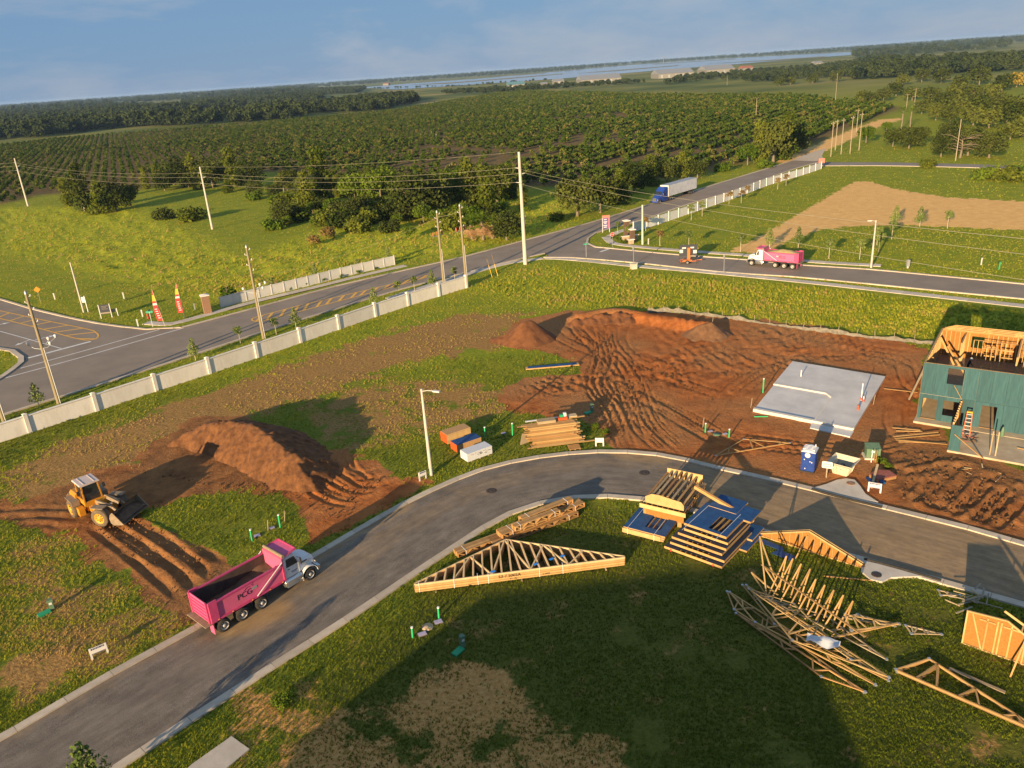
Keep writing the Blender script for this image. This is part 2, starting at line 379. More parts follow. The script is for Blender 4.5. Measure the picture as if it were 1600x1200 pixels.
def build_terrain():
    d0 = (600 - 106.5) * math.cos(ROLL)
    r = np.concatenate([[3.0, 3.7, 4.7], np.arange(6, 1180, 2.5), np.arange(1180, 1800, 12)])
    b = (d0 - r) / FPX
    ry = FW[1] + b * UP0[1]; rz = FW[2] + b * UP0[2]
    Y = -H * ry / rz
    s = np.concatenate([np.arange(-1.5, -0.95, 0.02), np.arange(-0.95, 0.95, 0.00215), np.arange(0.95, 1.5, 0.02)])
    YY, S = np.meshgrid(Y, s, indexing='ij'); x = (S * YY).ravel(); y = YY.ravel()
    nr, nc = len(Y), len(s)
    near = y < 420
    Z = np.zeros_like(x); xn, yn = x[near], y[near]
    A = {}
    wob = (fbm(xn * 0.35, yn * 0.35, 5, 4) - 0.5)
    xw, yw = xn + wob * 3.0, yn + (fbm(xn * 0.35, yn * 0.35, 9, 4) - 0.5) * 3.0
    paved = np.maximum.reduce([polymask(xn, yn, None, 0.5, p) for p in (POLY_NEAR, POLY_MAIN, POLY_BR, POLY_X)])
    dirt = np.maximum.reduce([polymask(xw, yw, DIRT_LOT, 0.8), polymask(xw, yw, DIRT_LOADER, 1.0), 0.95 * polymask(xw, yw, DIRT_MID, 0.8), 0.8 * polymask(xw, yw, DIRT_EDGE, 0.7)])
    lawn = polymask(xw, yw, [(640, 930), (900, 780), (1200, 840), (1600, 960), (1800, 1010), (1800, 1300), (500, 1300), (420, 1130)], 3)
    dry = np.maximum.reduce([0.85 * polymask(xw, yw, DRY_STRIP, 3.5), 0.66 * polymask(xw, yw, DRY_MID, 3.5), 0.7 * polymask(xw, yw, BARE_C, 1.2), 0.22 * lawn, 0.56 * polymask(xw, yw, [(0, 840), (100, 830), (290, 965), (0, 1130)], 3)])
    sand = polymask(xn + wob, yn + wob, SAND_LOT, 1.2)
    bare = np.maximum(0.92 * polymask(xw, yw, BARE_A, 2.2), 0.70 * polymask(xw, yw, BARE_B, 2.8))
    dr = dseg(xn, yn, droad); sand = np.maximum(sand, smooth(5.5, 3.2, dr + 2 * wob))
    # gentle lie of the land, tussocks in the rough grass
    z = 0.05 * (fbm(xn * 0.9, yn * 0.9, 21, 4) - 0.5) * (1 - dirt) + 0.10 * (fbm(xn * 0.12, yn * 0.12, 31, 3) - 0.5)
    z += dirt * 0.04 * (fbm(xn * 3.0, yn * 3.0, 44, 3) - 0.5)
    z += dirt * (0.11 * (fbm(xn * 0.6, yn * 0.6, 41, 4) - 0.5))
    rough = polymask(xn, yn, [(380, 400), (600, 330), (900, 300), (900, 350), (700, 400), (620, 410), (500, 440), (330, 470), (200, 440), (-100, 370), (0, 325), (200, 320)], 6)
    z += rough * 0.8 * (fbm(xn * 0.35, yn * 0.35, 51, 4) - 0.45)
    mid = polymask(xn, yn, [(730, 452), (830, 415), (1000, 428), (1300, 452), (1600, 485), (1600, 520), (1450, 530), (1200, 500), (1000, 483), (850, 480)], 2)
    z += mid * 0.30 * (fbm(xn * 0.5, yn * 0.5, 52, 4) - 0.45)
    # wheel tracks over the lot: each bundle follows the way the machines drove
    z_keep = z.copy()
    bundles = [
        ([(905, 700), (960, 660), (1000, 610), (1060, 570), (1180, 540), (1330, 540)], 7, 9), ([(985, 700), (960, 640), (930, 600), (940, 560), (930, 510)], 8, 10), ([(1060, 708), (1010, 660), (985, 600), (960, 560), (915, 520), (900, 495)], 7, 9),
        ([(800, 605), (900, 590), (1000, 575), (1120, 572), (1200, 560)], 6, 8), ([(1180, 720), (1080, 660), (1010, 620), (950, 590), (880, 600), (800, 625)], 6, 8), ([(1000, 500), (1120, 520), (1260, 530), (1420, 545)], 7, 6),
        ([(960, 490), (950, 530), (990, 570), (1060, 600), (1160, 630)], 5, 8), ([(1030, 560), (1100, 545), (1150, 560), (1140, 590), (1080, 600)], 4, 5), ([(1460, 640), (1420, 600), (1400, 570), (1300, 550)], 4, 6),
        ([(1120, 680), (1250, 700), (1350, 700), (1420, 690)], 4, 7), ([(870, 520), (930, 545), (1010, 560), (1130, 540)], 6, 8), ([(1000, 520), (1150, 528), (1300, 545), (1435, 562)], 9, 7), ([(1010, 602), (1100, 580), (1200, 560), (1320, 545)], 6, 6), ([(1120, 640), (1150, 600), (1220, 565), (1330, 552), (1420, 560)], 5, 6), ([(1440, 580), (1410, 620), (1400, 660), (1420, 690)], 5, 5), ([(830, 600), (880, 610), (930, 600), (1000, 590)], 5, 6)]
    k = random.Random(3)
    for pts, cnt, jit in bundles:
        for i in range(cnt):
            ox, oy = k.gauss(0, jit), k.gauss(0, jit * 0.8)
            tracks(xn, yn, z, gpath([(px + ox + k.gauss(0, 3), py + oy + k.gauss(0, 2)) for px, py in pts], 6), 0.17 * k.uniform(0.4, 1.4), 0.9, k.uniform(0.13, 0.20))
    for pts in ([(600, 735), (560, 745), (530, 730), (520, 705)], [(600, 752), (560, 765), (520, 745), (495, 720)], [(575, 772), (545, 775), (510, 760), (485, 735)], [(620, 745), (575, 755), (545, 735), (535, 712)], [(560, 785), (525, 780), (495, 765), (470, 742)]):
        tracks(xn, yn, z, gpath(pts, 6), 0.22, 0.75, 0.24)
    for pts, a in (([(165, 800), (232, 853), (330, 905)], 0.2), ([(150, 815), (220, 866), (300, 930)], 0.2), ([(190, 800), (268, 838), (345, 890)], 0.16), ([(158, 806), (240, 842), (325, 920)], 0.14), ([(170, 803), (250, 852), (320, 915)], 0.12), ([(130, 805), (60, 800), (-40, 805)], 0.12), ([(125, 820), (60, 812), (-40, 830)], 0.12)):
        tracks(xn, yn, z, gpath(pts, 8), a, 0.8, 0.36)
    for pts, a in (([(1500, 812), (1530, 790), (1560, 760)], 0.4), ([(1470, 800), (1500, 780), (1530, 745)], 0.45), ([(1440, 790), (1465, 772), (1490, 740)], 0.35), ([(1540, 825), (1570, 800), (1595, 775)], 0.35), ([(1420, 780), (1435, 760), (1450, 735)], 0.25), ([(1455, 800), (1480, 765), (1510, 730)], 0.3), ([(1400, 740), (1440, 730), (1480, 720)], 0.22)):
        tracks(xn, yn, z, gpath(pts, 6), a, 0.55, 0.3)
    z = z_keep + 0.22 * np.tanh((z - z_keep) / 0.22) * smooth(0.2, 0.8, dirt) * (0.35 + 1.0 * fbm(xn * 0.25, yn * 0.25, 63, 3))
    cl = polymask(xn, yn, [(1390, 700), (1480, 705), (1600, 750), (1600, 835), (1500, 815), (1400, 790)], 1.0)
    z += cl * (0.75 * np.maximum(0, fbm(xn * 0.9, yn * 0.9, 61, 5) - 0.42))
    # berm along the back of the lot
    be = gpath([(905, 500), (960, 492), (1040, 505), (1110, 515)], 6); db = dseg(xn, yn, be)
    z += 1.0 * smooth(2.6, 0.2, db + 1.2 * (fbm(xn * 0.7, yn * 0.7, 71, 4) - 0.5))
    z *= 1 - paved
    z = z - 0.02 * paved
    Z[near] = z
    co = np.stack([x, y, Z], 1)
    idx = np.arange(nr * nc).reshape(nr, nc)
    q = np.stack([idx[:-1, :-1], idx[1:, :-1], idx[1:, 1:], idx[:-1, 1:]], -1).reshape(-1, 4)
    # the land goes on behind and beside the flyer
    R = 14800.0; ex = np.array([[-R, -R, -1.2], [R, -R, -1.2], [R, R, -1.2], [-R, R, -1.2]]); o = len(co)
    co = np.concatenate([co, ex]); q = np.concatenate([q, [[o, o + 1, o + 2, o + 3]]])
    me = bpy.data.meshes.new('ground'); me.vertices.add(len(co)); me.vertices.foreach_set('co', co.ravel().astype(np.float32))
    me.loops.add(q.size); me.loops.foreach_set('vertex_index', q.ravel().astype(np.int32))
    me.polygons.add(len(q)); me.polygons.foreach_set('loop_start', np.arange(0, q.size, 4, dtype=np.int32))
    me.polygons.foreach_set('use_smooth', np.ones(len(q), bool))
    me.update(calc_edges=True)
    def attr(name, vals):
        a = me.attributes.new(name, 'FLOAT', 'POINT'); f = np.zeros(len(co), np.float32); f[:len(vals)] = vals; a.data.foreach_set('value', f)
    full = lambda v: (lambda f: (f.__setitem__(near, v), f)[1])(np.zeros(len(x)))
    gw = (fbm(x * 0.02, y * 0.02, 77, 3) - 0.5) * 30
    wet = np.maximum(polymask(xw, yw, DIRT_LOADER, 1.5), 0.9 * polymask(xw, yw, [(1390, 690), (1480, 700), (1600, 745), (1600, 848), (1400, 795)], 1.5))
    attr('dirt', full(dirt)); attr('dry', full(dry)); attr('sand', full(sand)); attr('bare', full(bare)); attr('wet', full(wet))
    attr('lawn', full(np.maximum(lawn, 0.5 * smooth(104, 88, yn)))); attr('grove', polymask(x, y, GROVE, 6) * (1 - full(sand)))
    attr('wild', full(np.maximum(rough, 0.5 * mid)))
    attr('far', smooth(420, 900, y))
    o = bpy.data.objects.new('ground', me); COL.objects.link(o); tag(o, kind='structure')
    return o, (xn, yn, z, dirt, dry, sand, bare, paved, rough, mid)

def ground_material():
    RG = 2.6
    m = bpy.data.materials.new('ground'); m.use_nodes = True; nt = m.node_tree; n = nt.nodes; l = nt.links
    b = n['Principled BSDF']; b.inputs['Roughness'].default_value = 0.95; b.inputs['Specular IOR Level'].default_value = 0.1
    tc = n.new('ShaderNodeTexCoord')
    def noise(scale, detail=5, rough=0.6, dist=0.0):
        t = n.new('ShaderNodeTexNoise'); t.inputs['Scale'].default_value = scale; t.inputs['Detail'].default_value = detail
        t.inputs['Roughness'].default_value = rough; t.inputs['Distortion'].default_value = dist; l.new(tc.outputs['Object'], t.inputs['Vector']); return t.outputs['Fac']
    def ramp(fac, stops):
        r = n.new('ShaderNodeValToRGB')
        while len(r.color_ramp.elements) < len(stops): r.color_ramp.elements.new(0.5)
        for e, (p, c) in zip(r.color_ramp.elements, stops): e.position = p; e.color = (*c, 1)
        l.new(fac, r.inputs['Fac']); return r.outputs['Color']
    def mixc(f, a, c):
        x = n.new('ShaderNodeMixRGB'); l.new(f, x.inputs['Fac']); l.new(a, x.inputs['Color1']); l.new(c, x.inputs['Color2']); return x.outputs['Color']
    def math_(op, a, c):
        x = n.new('ShaderNodeMath'); x.operation = op; x.use_clamp = True
        for i, v in enumerate((a, c)):
            if isinstance(v, (int, float)): x.inputs[i].default_value = v
            else: l.new(v, x.inputs[i])
        return x.outputs[0]
    def at(name):
        x = n.new('ShaderNodeAttribute'); x.attribute_name = name; return x.outputs['Fac']
    def ragged(a, nz, lo=0.25, hi=0.6, gate=True):
        """attribute edge broken up by noise"""
        x = n.new('ShaderNodeMath'); x.operation = 'MULTIPLY_ADD'; l.new(nz, x.inputs[0]); x.inputs[1].default_value = RG
        y = n.new('ShaderNodeMath'); y.operation = 'SUBTRACT'; l.new(a, y.inputs[0]); y.inputs[1].default_value = RG * 0.5; l.new(y.outputs[0], x.inputs[2])
        r = n.new('ShaderNodeMapRange'); r.interpolation_type = 'SMOOTHSTEP'; r.inputs['From Min'].default_value = lo; r.inputs['From Max'].default_value = hi; l.new(x.outputs[0], r.inputs['Value'])
        if not gate: return r.outputs['Result']
        g_ = n.new('ShaderNodeMapRange'); g_.inputs['From Min'].default_value = 0.0; g_.inputs['From Max'].default_value = 0.12; l.new(a, g_.inputs['Value']); return math_('MULTIPLY', r.outputs['Result'], g_.outputs['Result'])
    fine = noise(3.2, 4, 0.75); midn = noise(0.55, 4, 0.65); big = noise(0.07, 2, 0.6); huge = noise(0.006, 2); patch = noise(0.3, 6, 0.72)
    g1 = ramp(fine, [(0.3, (0.10, 0.135, 0.010)), (0.55, (0.22, 0.27, 0.018)), (0.75, (0.33, 0.31, 0.035))])
    g2 = ramp(fine, [(0.3, (0.20, 0.21, 0.013)), (0.7, (0.40, 0.36, 0.032))])
    grass = mixc(ramp(patch, [(0.42, (0, 0, 0)), (0.62, (1, 1, 1))]), g1, g2)
    wildc = ramp(midn, [(0.3, (0.17, 0.21, 0.012)), (0.5, (0.34, 0.36, 0.020)), (0.72, (0.48, 0.43, 0.03))])
    grass = mixc(at('wild'), grass, wildc)
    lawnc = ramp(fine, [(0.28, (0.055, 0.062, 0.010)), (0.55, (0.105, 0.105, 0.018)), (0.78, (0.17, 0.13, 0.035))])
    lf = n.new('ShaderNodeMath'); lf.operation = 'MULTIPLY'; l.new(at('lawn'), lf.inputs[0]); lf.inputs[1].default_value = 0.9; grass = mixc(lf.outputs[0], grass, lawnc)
    dryc = ramp(fine, [(0.28, (0.15, 0.075, 0.022)), (0.5, (0.33, 0.185, 0.058)), (0.75, (0.50, 0.31, 0.11))])
    col = mixc(ragged(at('dry'), patch, 0.38, 0.66, False), grass, dryc)
    barec = ramp(fine, [(0.25, (0.30, 0.135, 0.036)), (0.5, (0.54, 0.27, 0.080)), (0.75, (0.70, 0.41, 0.15))])
    col = mixc(ragged(at('bare'), patch, 0.35, 0.6), col, barec)
    d1 = ramp(midn, [(0.25, (0.20, 0.062, 0.018)), (0.5, (0.38, 0.125, 0.034)), (0.75, (0.52, 0.20, 0.06))])
    d2 = ramp(fine, [(0.3, (0.24, 0.095, 0.032)), (0.7, (0.48, 0.23, 0.085))])
    dirt = mixc(ramp(big, [(0.4, (0, 0, 0)), (0.6, (1, 1, 1))]), d1, d2)
    wetc = ramp(midn, [(0.3, (0.11, 0.05, 0.02)), (0.7, (0.33, 0.155, 0.055))])
    dirt = mixc(math_('MULTIPLY', at('wet'), 0.8), dirt, wetc)
    col = mixc(ragged(at('dirt'), patch, 0.3, 0.5), col, dirt)
    sandc = ramp(midn, [(0.25, (0.68, 0.37, 0.115)), (0.75, (0.84, 0.53, 0.20))])
    col = mixc(ragged(at('sand'), midn, 0.3, 0.5), col, sandc)
    grv = ramp(midn, [(0.3, (0.09, 0.085, 0.02)), (0.55, (0.18, 0.115, 0.045)), (0.8, (0.38, 0.21, 0.09))])
    col = mixc(at('grove'), col, grv)
    farc = ramp(huge, [(0.35, (0.09, 0.12, 0.025)), (0.55, (0.20, 0.20, 0.045)), (0.7, (0.34, 0.26, 0.10))])
    nf = n.new('ShaderNodeMath'); nf.operation = 'SUBTRACT'; nf.use_clamp = True; l.new(at('far'), nf.inputs[0]); l.new(at('grove'), nf.inputs[1])
    col = mixc(nf.outputs[0], col, farc)
    l.new(col, b.inputs['Base Color'])
    bp = n.new('ShaderNodeBump'); bp.inputs['Strength'].default_value = 0.9; bp.inputs['Distance'].default_value = 0.12
    hs = n.new('ShaderNodeMath'); hs.operation = 'ADD'; l.new(fine, hs.inputs[0]); l.new(midn, hs.inputs[1])
    l.new(hs.outputs[0], bp.inputs['Height']); l.new(bp.outputs['Normal'], b.inputs['Normal'])
    MAT['ground'] = m; return m
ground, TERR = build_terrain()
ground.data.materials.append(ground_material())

# ------------------------------------------------------------------ roads
def sheet(name, poly, z, m):
    bm = bmesh.new(); vs = [bm.verts.new((p[0], p[1], z)) for p in poly]
    bm.faces.new(vs); bmesh.ops.recalc_face_normals(bm, faces=bm.faces)
    bmesh.ops.triangulate(bm, faces=bm.faces)
    for f in bm.faces:
        if f.normal.z < 0: f.normal_flip()
    me = bpy.data.meshes.new(name); bm.to_mesh(me); bm.free(); me.materials.append(MAT[m])
    o = bpy.data.objects.new(name, me); COL.objects.link(o); return o
def dusty(name, base1, base2, dust1, dust2):
    m = mat(name, base1, 0.93, base2, 0.4, 0.3, bscale=28, detail=10, spec=0.2); nt = m.node_tree; n = nt.nodes; l = nt.links
    b = n['Principled BSDF']; old = b.inputs['Base Color'].links[0].from_socket
    tc = n.new('ShaderNodeTexCoord')
    sp = n.new('ShaderNodeTexNoise'); sp.inputs['Scale'].default_value = 22; sp.inputs['Detail'].default_value = 3; l.new(tc.outputs['Object'], sp.inputs['Vector'])
    sr = n.new('ShaderNodeMapRange'); sr.inputs['From Min'].default_value = 0.3; sr.inputs['From Max'].default_value = 0.7; sr.inputs['To Min'].default_value = 0.62; sr.inputs['To Max'].default_value = 1.38; l.new(sp.outputs['Fac'], sr.inputs['Value'])
    mu = n.new('ShaderNodeVectorMath'); mu.operation = 'SCALE'; l.new(old, mu.inputs[0]); l.new(sr.outputs['Result'], mu.inputs['Scale'])
    no = n.new('ShaderNodeTexNoise'); no.inputs['Scale'].default_value = 1.1; no.inputs['Detail'].default_value = 7; no.inputs['Roughness'].default_value = 0.7; l.new(tc.outputs['Object'], no.inputs['Vector'])
    a = n.new('ShaderNodeAttribute'); a.attribute_name = 'dust'
    f = n.new('ShaderNodeMath'); f.operation = 'MULTIPLY_ADD'; f.inputs[1].default_value = 1.0; f.use_clamp = False; l.new(no.outputs['Fac'], f.inputs[0])
    s = n.new('ShaderNodeMath'); s.operation = 'SUBTRACT'; s.inputs[1].default_value = 0.5; l.new(a.outputs['Fac'], s.inputs[0]); l.new(s.outputs[0], f.inputs[2])
    r = n.new('ShaderNodeMapRange'); r.inputs['From Min'].default_value = 0.08; r.inputs['From Max'].default_value = 0.95; l.new(f.outputs[0], r.inputs['Value'])
    dc = n.new('ShaderNodeMixRGB'); dc.inputs['Color1'].default_value = (*dust1, 1); dc.inputs['Color2'].default_value = (*dust2, 1); l.new(no.outputs['Fac'], dc.inputs['Fac'])
    mx = n.new('ShaderNodeMixRGB'); l.new(r.outputs['Result'], mx.inputs['Fac']); l.new(mu.outputs['Vector'], mx.inputs['Color1']); l.new(dc.outputs['Color'], mx.inputs['Color2'])
    al = n.new('ShaderNodeAttribute'); al.attribute_name = 'along'; ac = n.new('ShaderNodeAttribute'); ac.attribute_name = 'across'
    cv = n.new('ShaderNodeCombineXYZ'); l.new(al.outputs['Fac'], cv.inputs[0]); l.new(ac.outputs['Fac'], cv.inputs[1])
    st = n.new('ShaderNodeTexNoise'); st.inputs['Scale'].default_value = 1.0; st.inputs['Detail'].default_value = 5; st.inputs['Roughness'].default_value = 0.7; l.new(cv.outputs[0], st.inputs['Vector'])
    sm = n.new('ShaderNodeMapRange'); sm.inputs['From Min'].default_value = 0.3; sm.inputs['From Max'].default_value = 0.7; sm.inputs['To Min'].default_value = 0.72; sm.inputs['To Max'].default_value = 1.22; l.new(st.outputs['Fac'], sm.inputs['Value'])
    m3 = n.new('ShaderNodeVectorMath'); m3.operation = 'SCALE'; l.new(mx.outputs['Color'], m3.inputs[0]); l.new(sm.outputs['Result'], m3.inputs['Scale'])
    l.new(m3.outputs['Vector'], b.inputs['Base Color']); return m
dusty('asphalt_near', (0.155, 0.128, 0.102), (0.215, 0.178, 0.140), (0.34, 0.20, 0.09), (0.42, 0.29, 0.14))
def near_road():
    n, w = 420, 26
    L, R = rs(offset(nout, -0.35), n), rs(offset(nin, 0.35), n)
    t = np.linspace(0, 1, w)[None, :, None]; P = L[:, None] * (1 - t) + R[:, None] * t
    P[:, :, 2] = 0.03 + 0.06 * (1 - (2 * t[:, :, 0] - 1) ** 2)
    x, y = P[:, :, 0].ravel(), P[:, :, 1].ravel()
    b = MB(); idx = np.arange(n * w).reshape(n, w)
    b.v = [tuple(p) for p in P.reshape(-1, 3).tolist()]
    b.f = [tuple(r) for r in np.stack([idx[:-1, :-1], idx[:-1, 1:], idx[1:, 1:], idx[1:, :-1]], -1).reshape(-1, 4).tolist()]; b.sm = [True] * len(b.f)
    o = b.build('road', 'asphalt_near'); tag(o, kind='structure')
    dust = np.zeros(x.shape)
    for poly, a, s in (([(330, 985), (370, 965), (450, 935), (455, 960), (410, 985), (350, 1000)], 0.95, 0.9), ([(440, 950), (520, 890), (600, 845), (640, 830), (600, 870), (520, 920)], 0.3, 0.8), ([(1060, 712), (1200, 745), (1374, 789), (1600, 848), (1750, 890), (1750, 990), (1600, 948), (1480, 915), (1350, 878), (1200, 832), (1080, 790)], 0.62, 2.6),
                       ([(940, 704), (1060, 712), (1040, 728), (970, 720)], 0.7, 0.6), ([(1400, 800), (1509, 822), (1600, 848), (1600, 868), (1500, 852), (1420, 830)], 0.7, 0.8), ([(0, 1152), (300, 985), (300, 1000), (0, 1172)], 0.25, 0.6), ([(250, 1010), (330, 985), (500, 880), (700, 770), (720, 790), (520, 900), (330, 1010)], 0.3, 1.5), ([(700, 765), (850, 722), (960, 712), (1060, 722), (1060, 740), (940, 730), (840, 745), (720, 790)], 0.3, 1.2), ([(470, 875), (560, 824), (640, 784), (650, 792), (560, 840), (480, 890)], 0.6, 0.6)):
        dust = np.maximum(dust, a * polymask(x, y, poly, s))
    at = o.data.attributes.new('dust', 'FLOAT', 'POINT'); at.data.foreach_set('value', dust.astype(np.float32))
    ii, jj = np.meshgrid(np.arange(n), np.arange(w), indexing='ij')
    for nm, vals in (('along', ii * 0.09), ('across', jj * 0.55)):
        at = o.data.attributes.new(nm, 'FLOAT', 'POINT'); at.data.foreach_set('value', vals.ravel().astype(np.float32))
    return o
near_road()
def strip_road(name, L, R, n, z, m):
    b = MB(); b.strip(rs(L, n), rs(R, n), z)
    o = b.build(name, m)
    for p in o.data.polygons:
        if p.normal.z < 0: p.flip()
    return tag(o, kind='structure')
tag(sheet('main_road', POLY_MAIN, 0.040, 'asphalt_old'), kind='structure')
strip_road('branch_road', bfar, bnear, 60, 0.036, 'asphalt_old')
tag(sheet('cross_road', [G(1225, 256)] + list(xtop) + list(xbot[::-1]), 0.032, 'asphalt_far'), kind='structure')
tag(sheet('dirt_road_apron', [G(1238, 251), G(1250, 245), G(1275, 236), G(1290, 232), G(1284, 244), G(1290, 251), G(1270, 252)], 0.05, 'kerb'), kind='structure')

# kerbs: a dark joint bed and separate poured lengths on it
def kerb_line(path, width, h, step, name='kerb', z0=0.0, side=1, gap=0.03, m='kerb', base='joint'):
    P = resample(path, step); A, B = P, offset(P, width * side)
    par = MB(); q = resample(path, step / 2); par.strip(q, offset(q, width * side * 0.96), z0 + h * 0.45); root = par.build(name, base)
    for p in root.data.polygons:
        if p.normal.z < 0: p.flip()
    tag(root, kind='structure')
    for i in range(len(P) - 1):
        a0, a1, b0, b1 = A[i], A[i + 1], B[i], B[i + 1]; L = np.linalg.norm(a1 - a0); g = gap / 2 / L
        quad = [a0 + (a1 - a0) * g, a1 + (a0 - a1) * g, b1 + (b0 - b1) * g, b0 + (b1 - b0) * g]
        c = sum(quad) / 4; mb = MB(); v = [p - c for p in quad]
        sub = 3 if L > 2 else 1
        mb.prism([(p[0], p[1]) for p in (v if side < 0 else v)], 0, h)
        o = mb.build('kerb_length' if name.endswith('kerb') else 'paving_slab', m, root, (c[0], c[1], z0 + 0.002 * (i % 2)))
        if o.data.polygons[1].normal.z < 0: o.data.flip_normals()
    return root
kerb_line(nout, 0.62, 0.14, 3.0, 'kerb', side=-1)
kerb_line(nin, 0.62, 0.14, 3.0, 'kerb', side=1)
kerb_line(mfar, 0.5, 0.16, 6.0, 'kerb', side=1)
kerb_line(sfar, 0.5, 0.16, 6.0, 'kerb', side=1)
kerb_line(mnl, 0.5, 0.16, 6.0, 'kerb', side=-1)
kerb_line(bnear, 0.5, 0.16, 6.0, 'kerb', side=-1)
kerb_line(bfar, 0.5, 0.16, 5.0, 'kerb', side=1)
kerb_line(mnr, 0.5, 0.16, 6.0, 'kerb', side=-1)
kerb_line(sisl, 0.8, 0.17, 3.0, 'kerb', side=-1)
kerb_line(xbot, 0.9, 0.12, 8.0, 'kerb', side=-1)
# pavements
def walk(pxs, width, step, z=0.08, side=1): return kerb_line(gpath(pxs, 6), width, z, step, 'pavement', side=side, m='walk', gap=0.035)
walk([(850, 405), (890, 407), (997, 418), (1100, 427), (1250, 442), (1475, 467), (1600, 481), (1800, 502)], 1.7, 1.8, side=1)
walk([(612, 468), (660, 452), (727, 432), (790, 414), (850, 405)], 1.7, 1.8, side=1)
walk([(940, 371), (952, 381), (985, 386), (1025, 390), (1100, 396), (1170, 401), (1260, 410), (1320, 414), (1376, 417)], 1.7, 1.8, side=1)
walk([(944, 371), (962, 362), (990, 354)], 1.7, 1.6, side=-1)
walk([(222, 507), (255, 509), (287, 504), (400, 473), (500, 449), (560, 434), (637, 416)], 1.7, 2.0, side=1)
# concrete aprons round the two storm inlets, and the drive slab by the near kerb
def slab_thing(name, pts, z0, z1, m, label, cat):
    P = [G(*p) for p in pts]; c = sum(P) / len(P); mb = MB(); poly = [(p[0] - c[0], p[1] - c[1]) for p in P]
    a = sum(poly[i][0] * poly[(i + 1) % len(poly)][1] - poly[(i + 1) % len(poly)][0] * poly[i][1] for i in range(len(poly)))
    if a < 0: poly.reverse()
    mb.prism(poly, 0, z1 - z0); o = mb.build(name, m, None, (c[0], c[1], z0)); return tag(o, label, cat)
slab_thing('concrete_path', [(362, 1152), (390, 1172), (330, 1222), (250, 1290), (200, 1290), (300, 1196)], 0.0, 0.1, 'walk', 'pale concrete path slab on the grass at the bottom left', 'path')
# painted lines
PAINT = []
def line_px(pts, w, m, z=0.062, name='road_marking'):
    p = rs(gpath(pts, 6), 24); b = MB(); b.strip(offset(p, w / 2), offset(p, -w / 2), z); o = b.build(name, m)
    for f in o.data.polygons:
        if f.normal.z < 0: f.flip()
    PAINT.append(o); return tag(o, kind='structure')
for pts in ([(44, 560), (142, 534)],): line_px(pts, 0.6, 'paint_white')
for pts in ([(32, 576), (130, 549), (251, 515)], [(9, 591), (130, 558), (287, 513)]): line_px(pts, 0.28, 'paint_white')
line_px([(-60, 503), (0, 518), (96, 545)], 0.2, 'paint_white')
line_px([(938, 394), (951, 389.5)], 0.6, 'paint_white')
def hatch(outer, n_bar, w):
    A = rs(gpath(outer[0], 5), 60); B = rs(gpath(outer[1], 5), 60)
    for P in (A, B):
        b = MB(); b.strip(offset(P, w / 2), offset(P, -w / 2), 0.062); o = b.build('road_marking', 'paint_yellow'); tag(o, kind='structure')
        for f in o.data.polygons:
            if f.normal.z < 0: f.flip()
    for i in range(n_bar):
        t = (i + 0.6) / n_bar; j = int(t * 58); k = min(59, j + 3)
        a, c = A[k], B[j]; p = np.array([a, c]); b = MB(); d = (c - a) / (np.linalg.norm(c - a) + 1e-9); nn = np.array([-d[1], d[0], 0]) * w * 0.8
        b.add([a + nn, a - nn, c - nn, c + nn], [(0, 1, 2, 3)]); b.v = [(q[0], q[1], 0.058) for q in b.v]; o = b.build('road_marking', 'paint_yellow'); tag(o, kind='structure')
        for f in o.data.polygons:
            if f.normal.z < 0: f.flip()
hatch(([(-60, 473), (0, 486), (75, 502), (138, 515), (150, 520), (154, 525), (150, 530), (140, 532)], [(-60, 485), (0, 498), (60, 513), (110, 527), (128, 531), (134, 532), (138, 532), (140, 532)]), 11, 0.28)
hatch(([(394, 501), (397, 497), (430, 488), (467, 478), (520, 466), (580, 452), (625, 441), (668, 430)], [(394, 501), (405, 503), (430, 497), (480, 484), (533, 470), (587, 456), (630, 444), (668, 433)]), 16, 0.3)
def arrow(px, py, hd, s=1.0):
    b = MB(); b.prism([(-1.6, -0.12), (0.5, -0.12), (0.5, -0.5), (1.6, 0), (0.5, 0.5), (0.5, 0.12), (-1.6, 0.12)], 0, 0.004)
    tag(b.build('road_marking', 'paint_white', None, GV(px, py, 0.06), hd), kind='structure')
arrow(36, 535, ang((46, 533), (26, 541))); arrow(72, 527, ang((62, 529), (84, 524))); arrow(0, 507, ang((-6, 508), (8, 505)))
# manholes and inlets
def manhole(px, py, label, r=0.42, z=0.085):
    t = thing('manhole', label, 'manhole', GV(px, py, 0) + Vector((0, 0, z)))
    b = MB(); b.lathe([(r * 1.2, -0.05), (r * 1.2, 0.012), (r, 0.016), (r, 0.0)], n=20); b.build('frame', 'iron', t)
    c = MB(); c.lathe([(0.001, 0.02), (r * 0.4, 0.02), (r * 0.42, 0.012), (r * 0.7, 0.012), (r * 0.72, 0.02), (r * 0.97, 0.02), (r * 0.97, -0.02)], n=20); c.build('cover', 'iron', t); return t
manhole(768, 768, 'round iron manhole cover in the road below the street lamp')
manhole(1007, 740, 'round iron manhole cover in the road behind the stacked trusses')
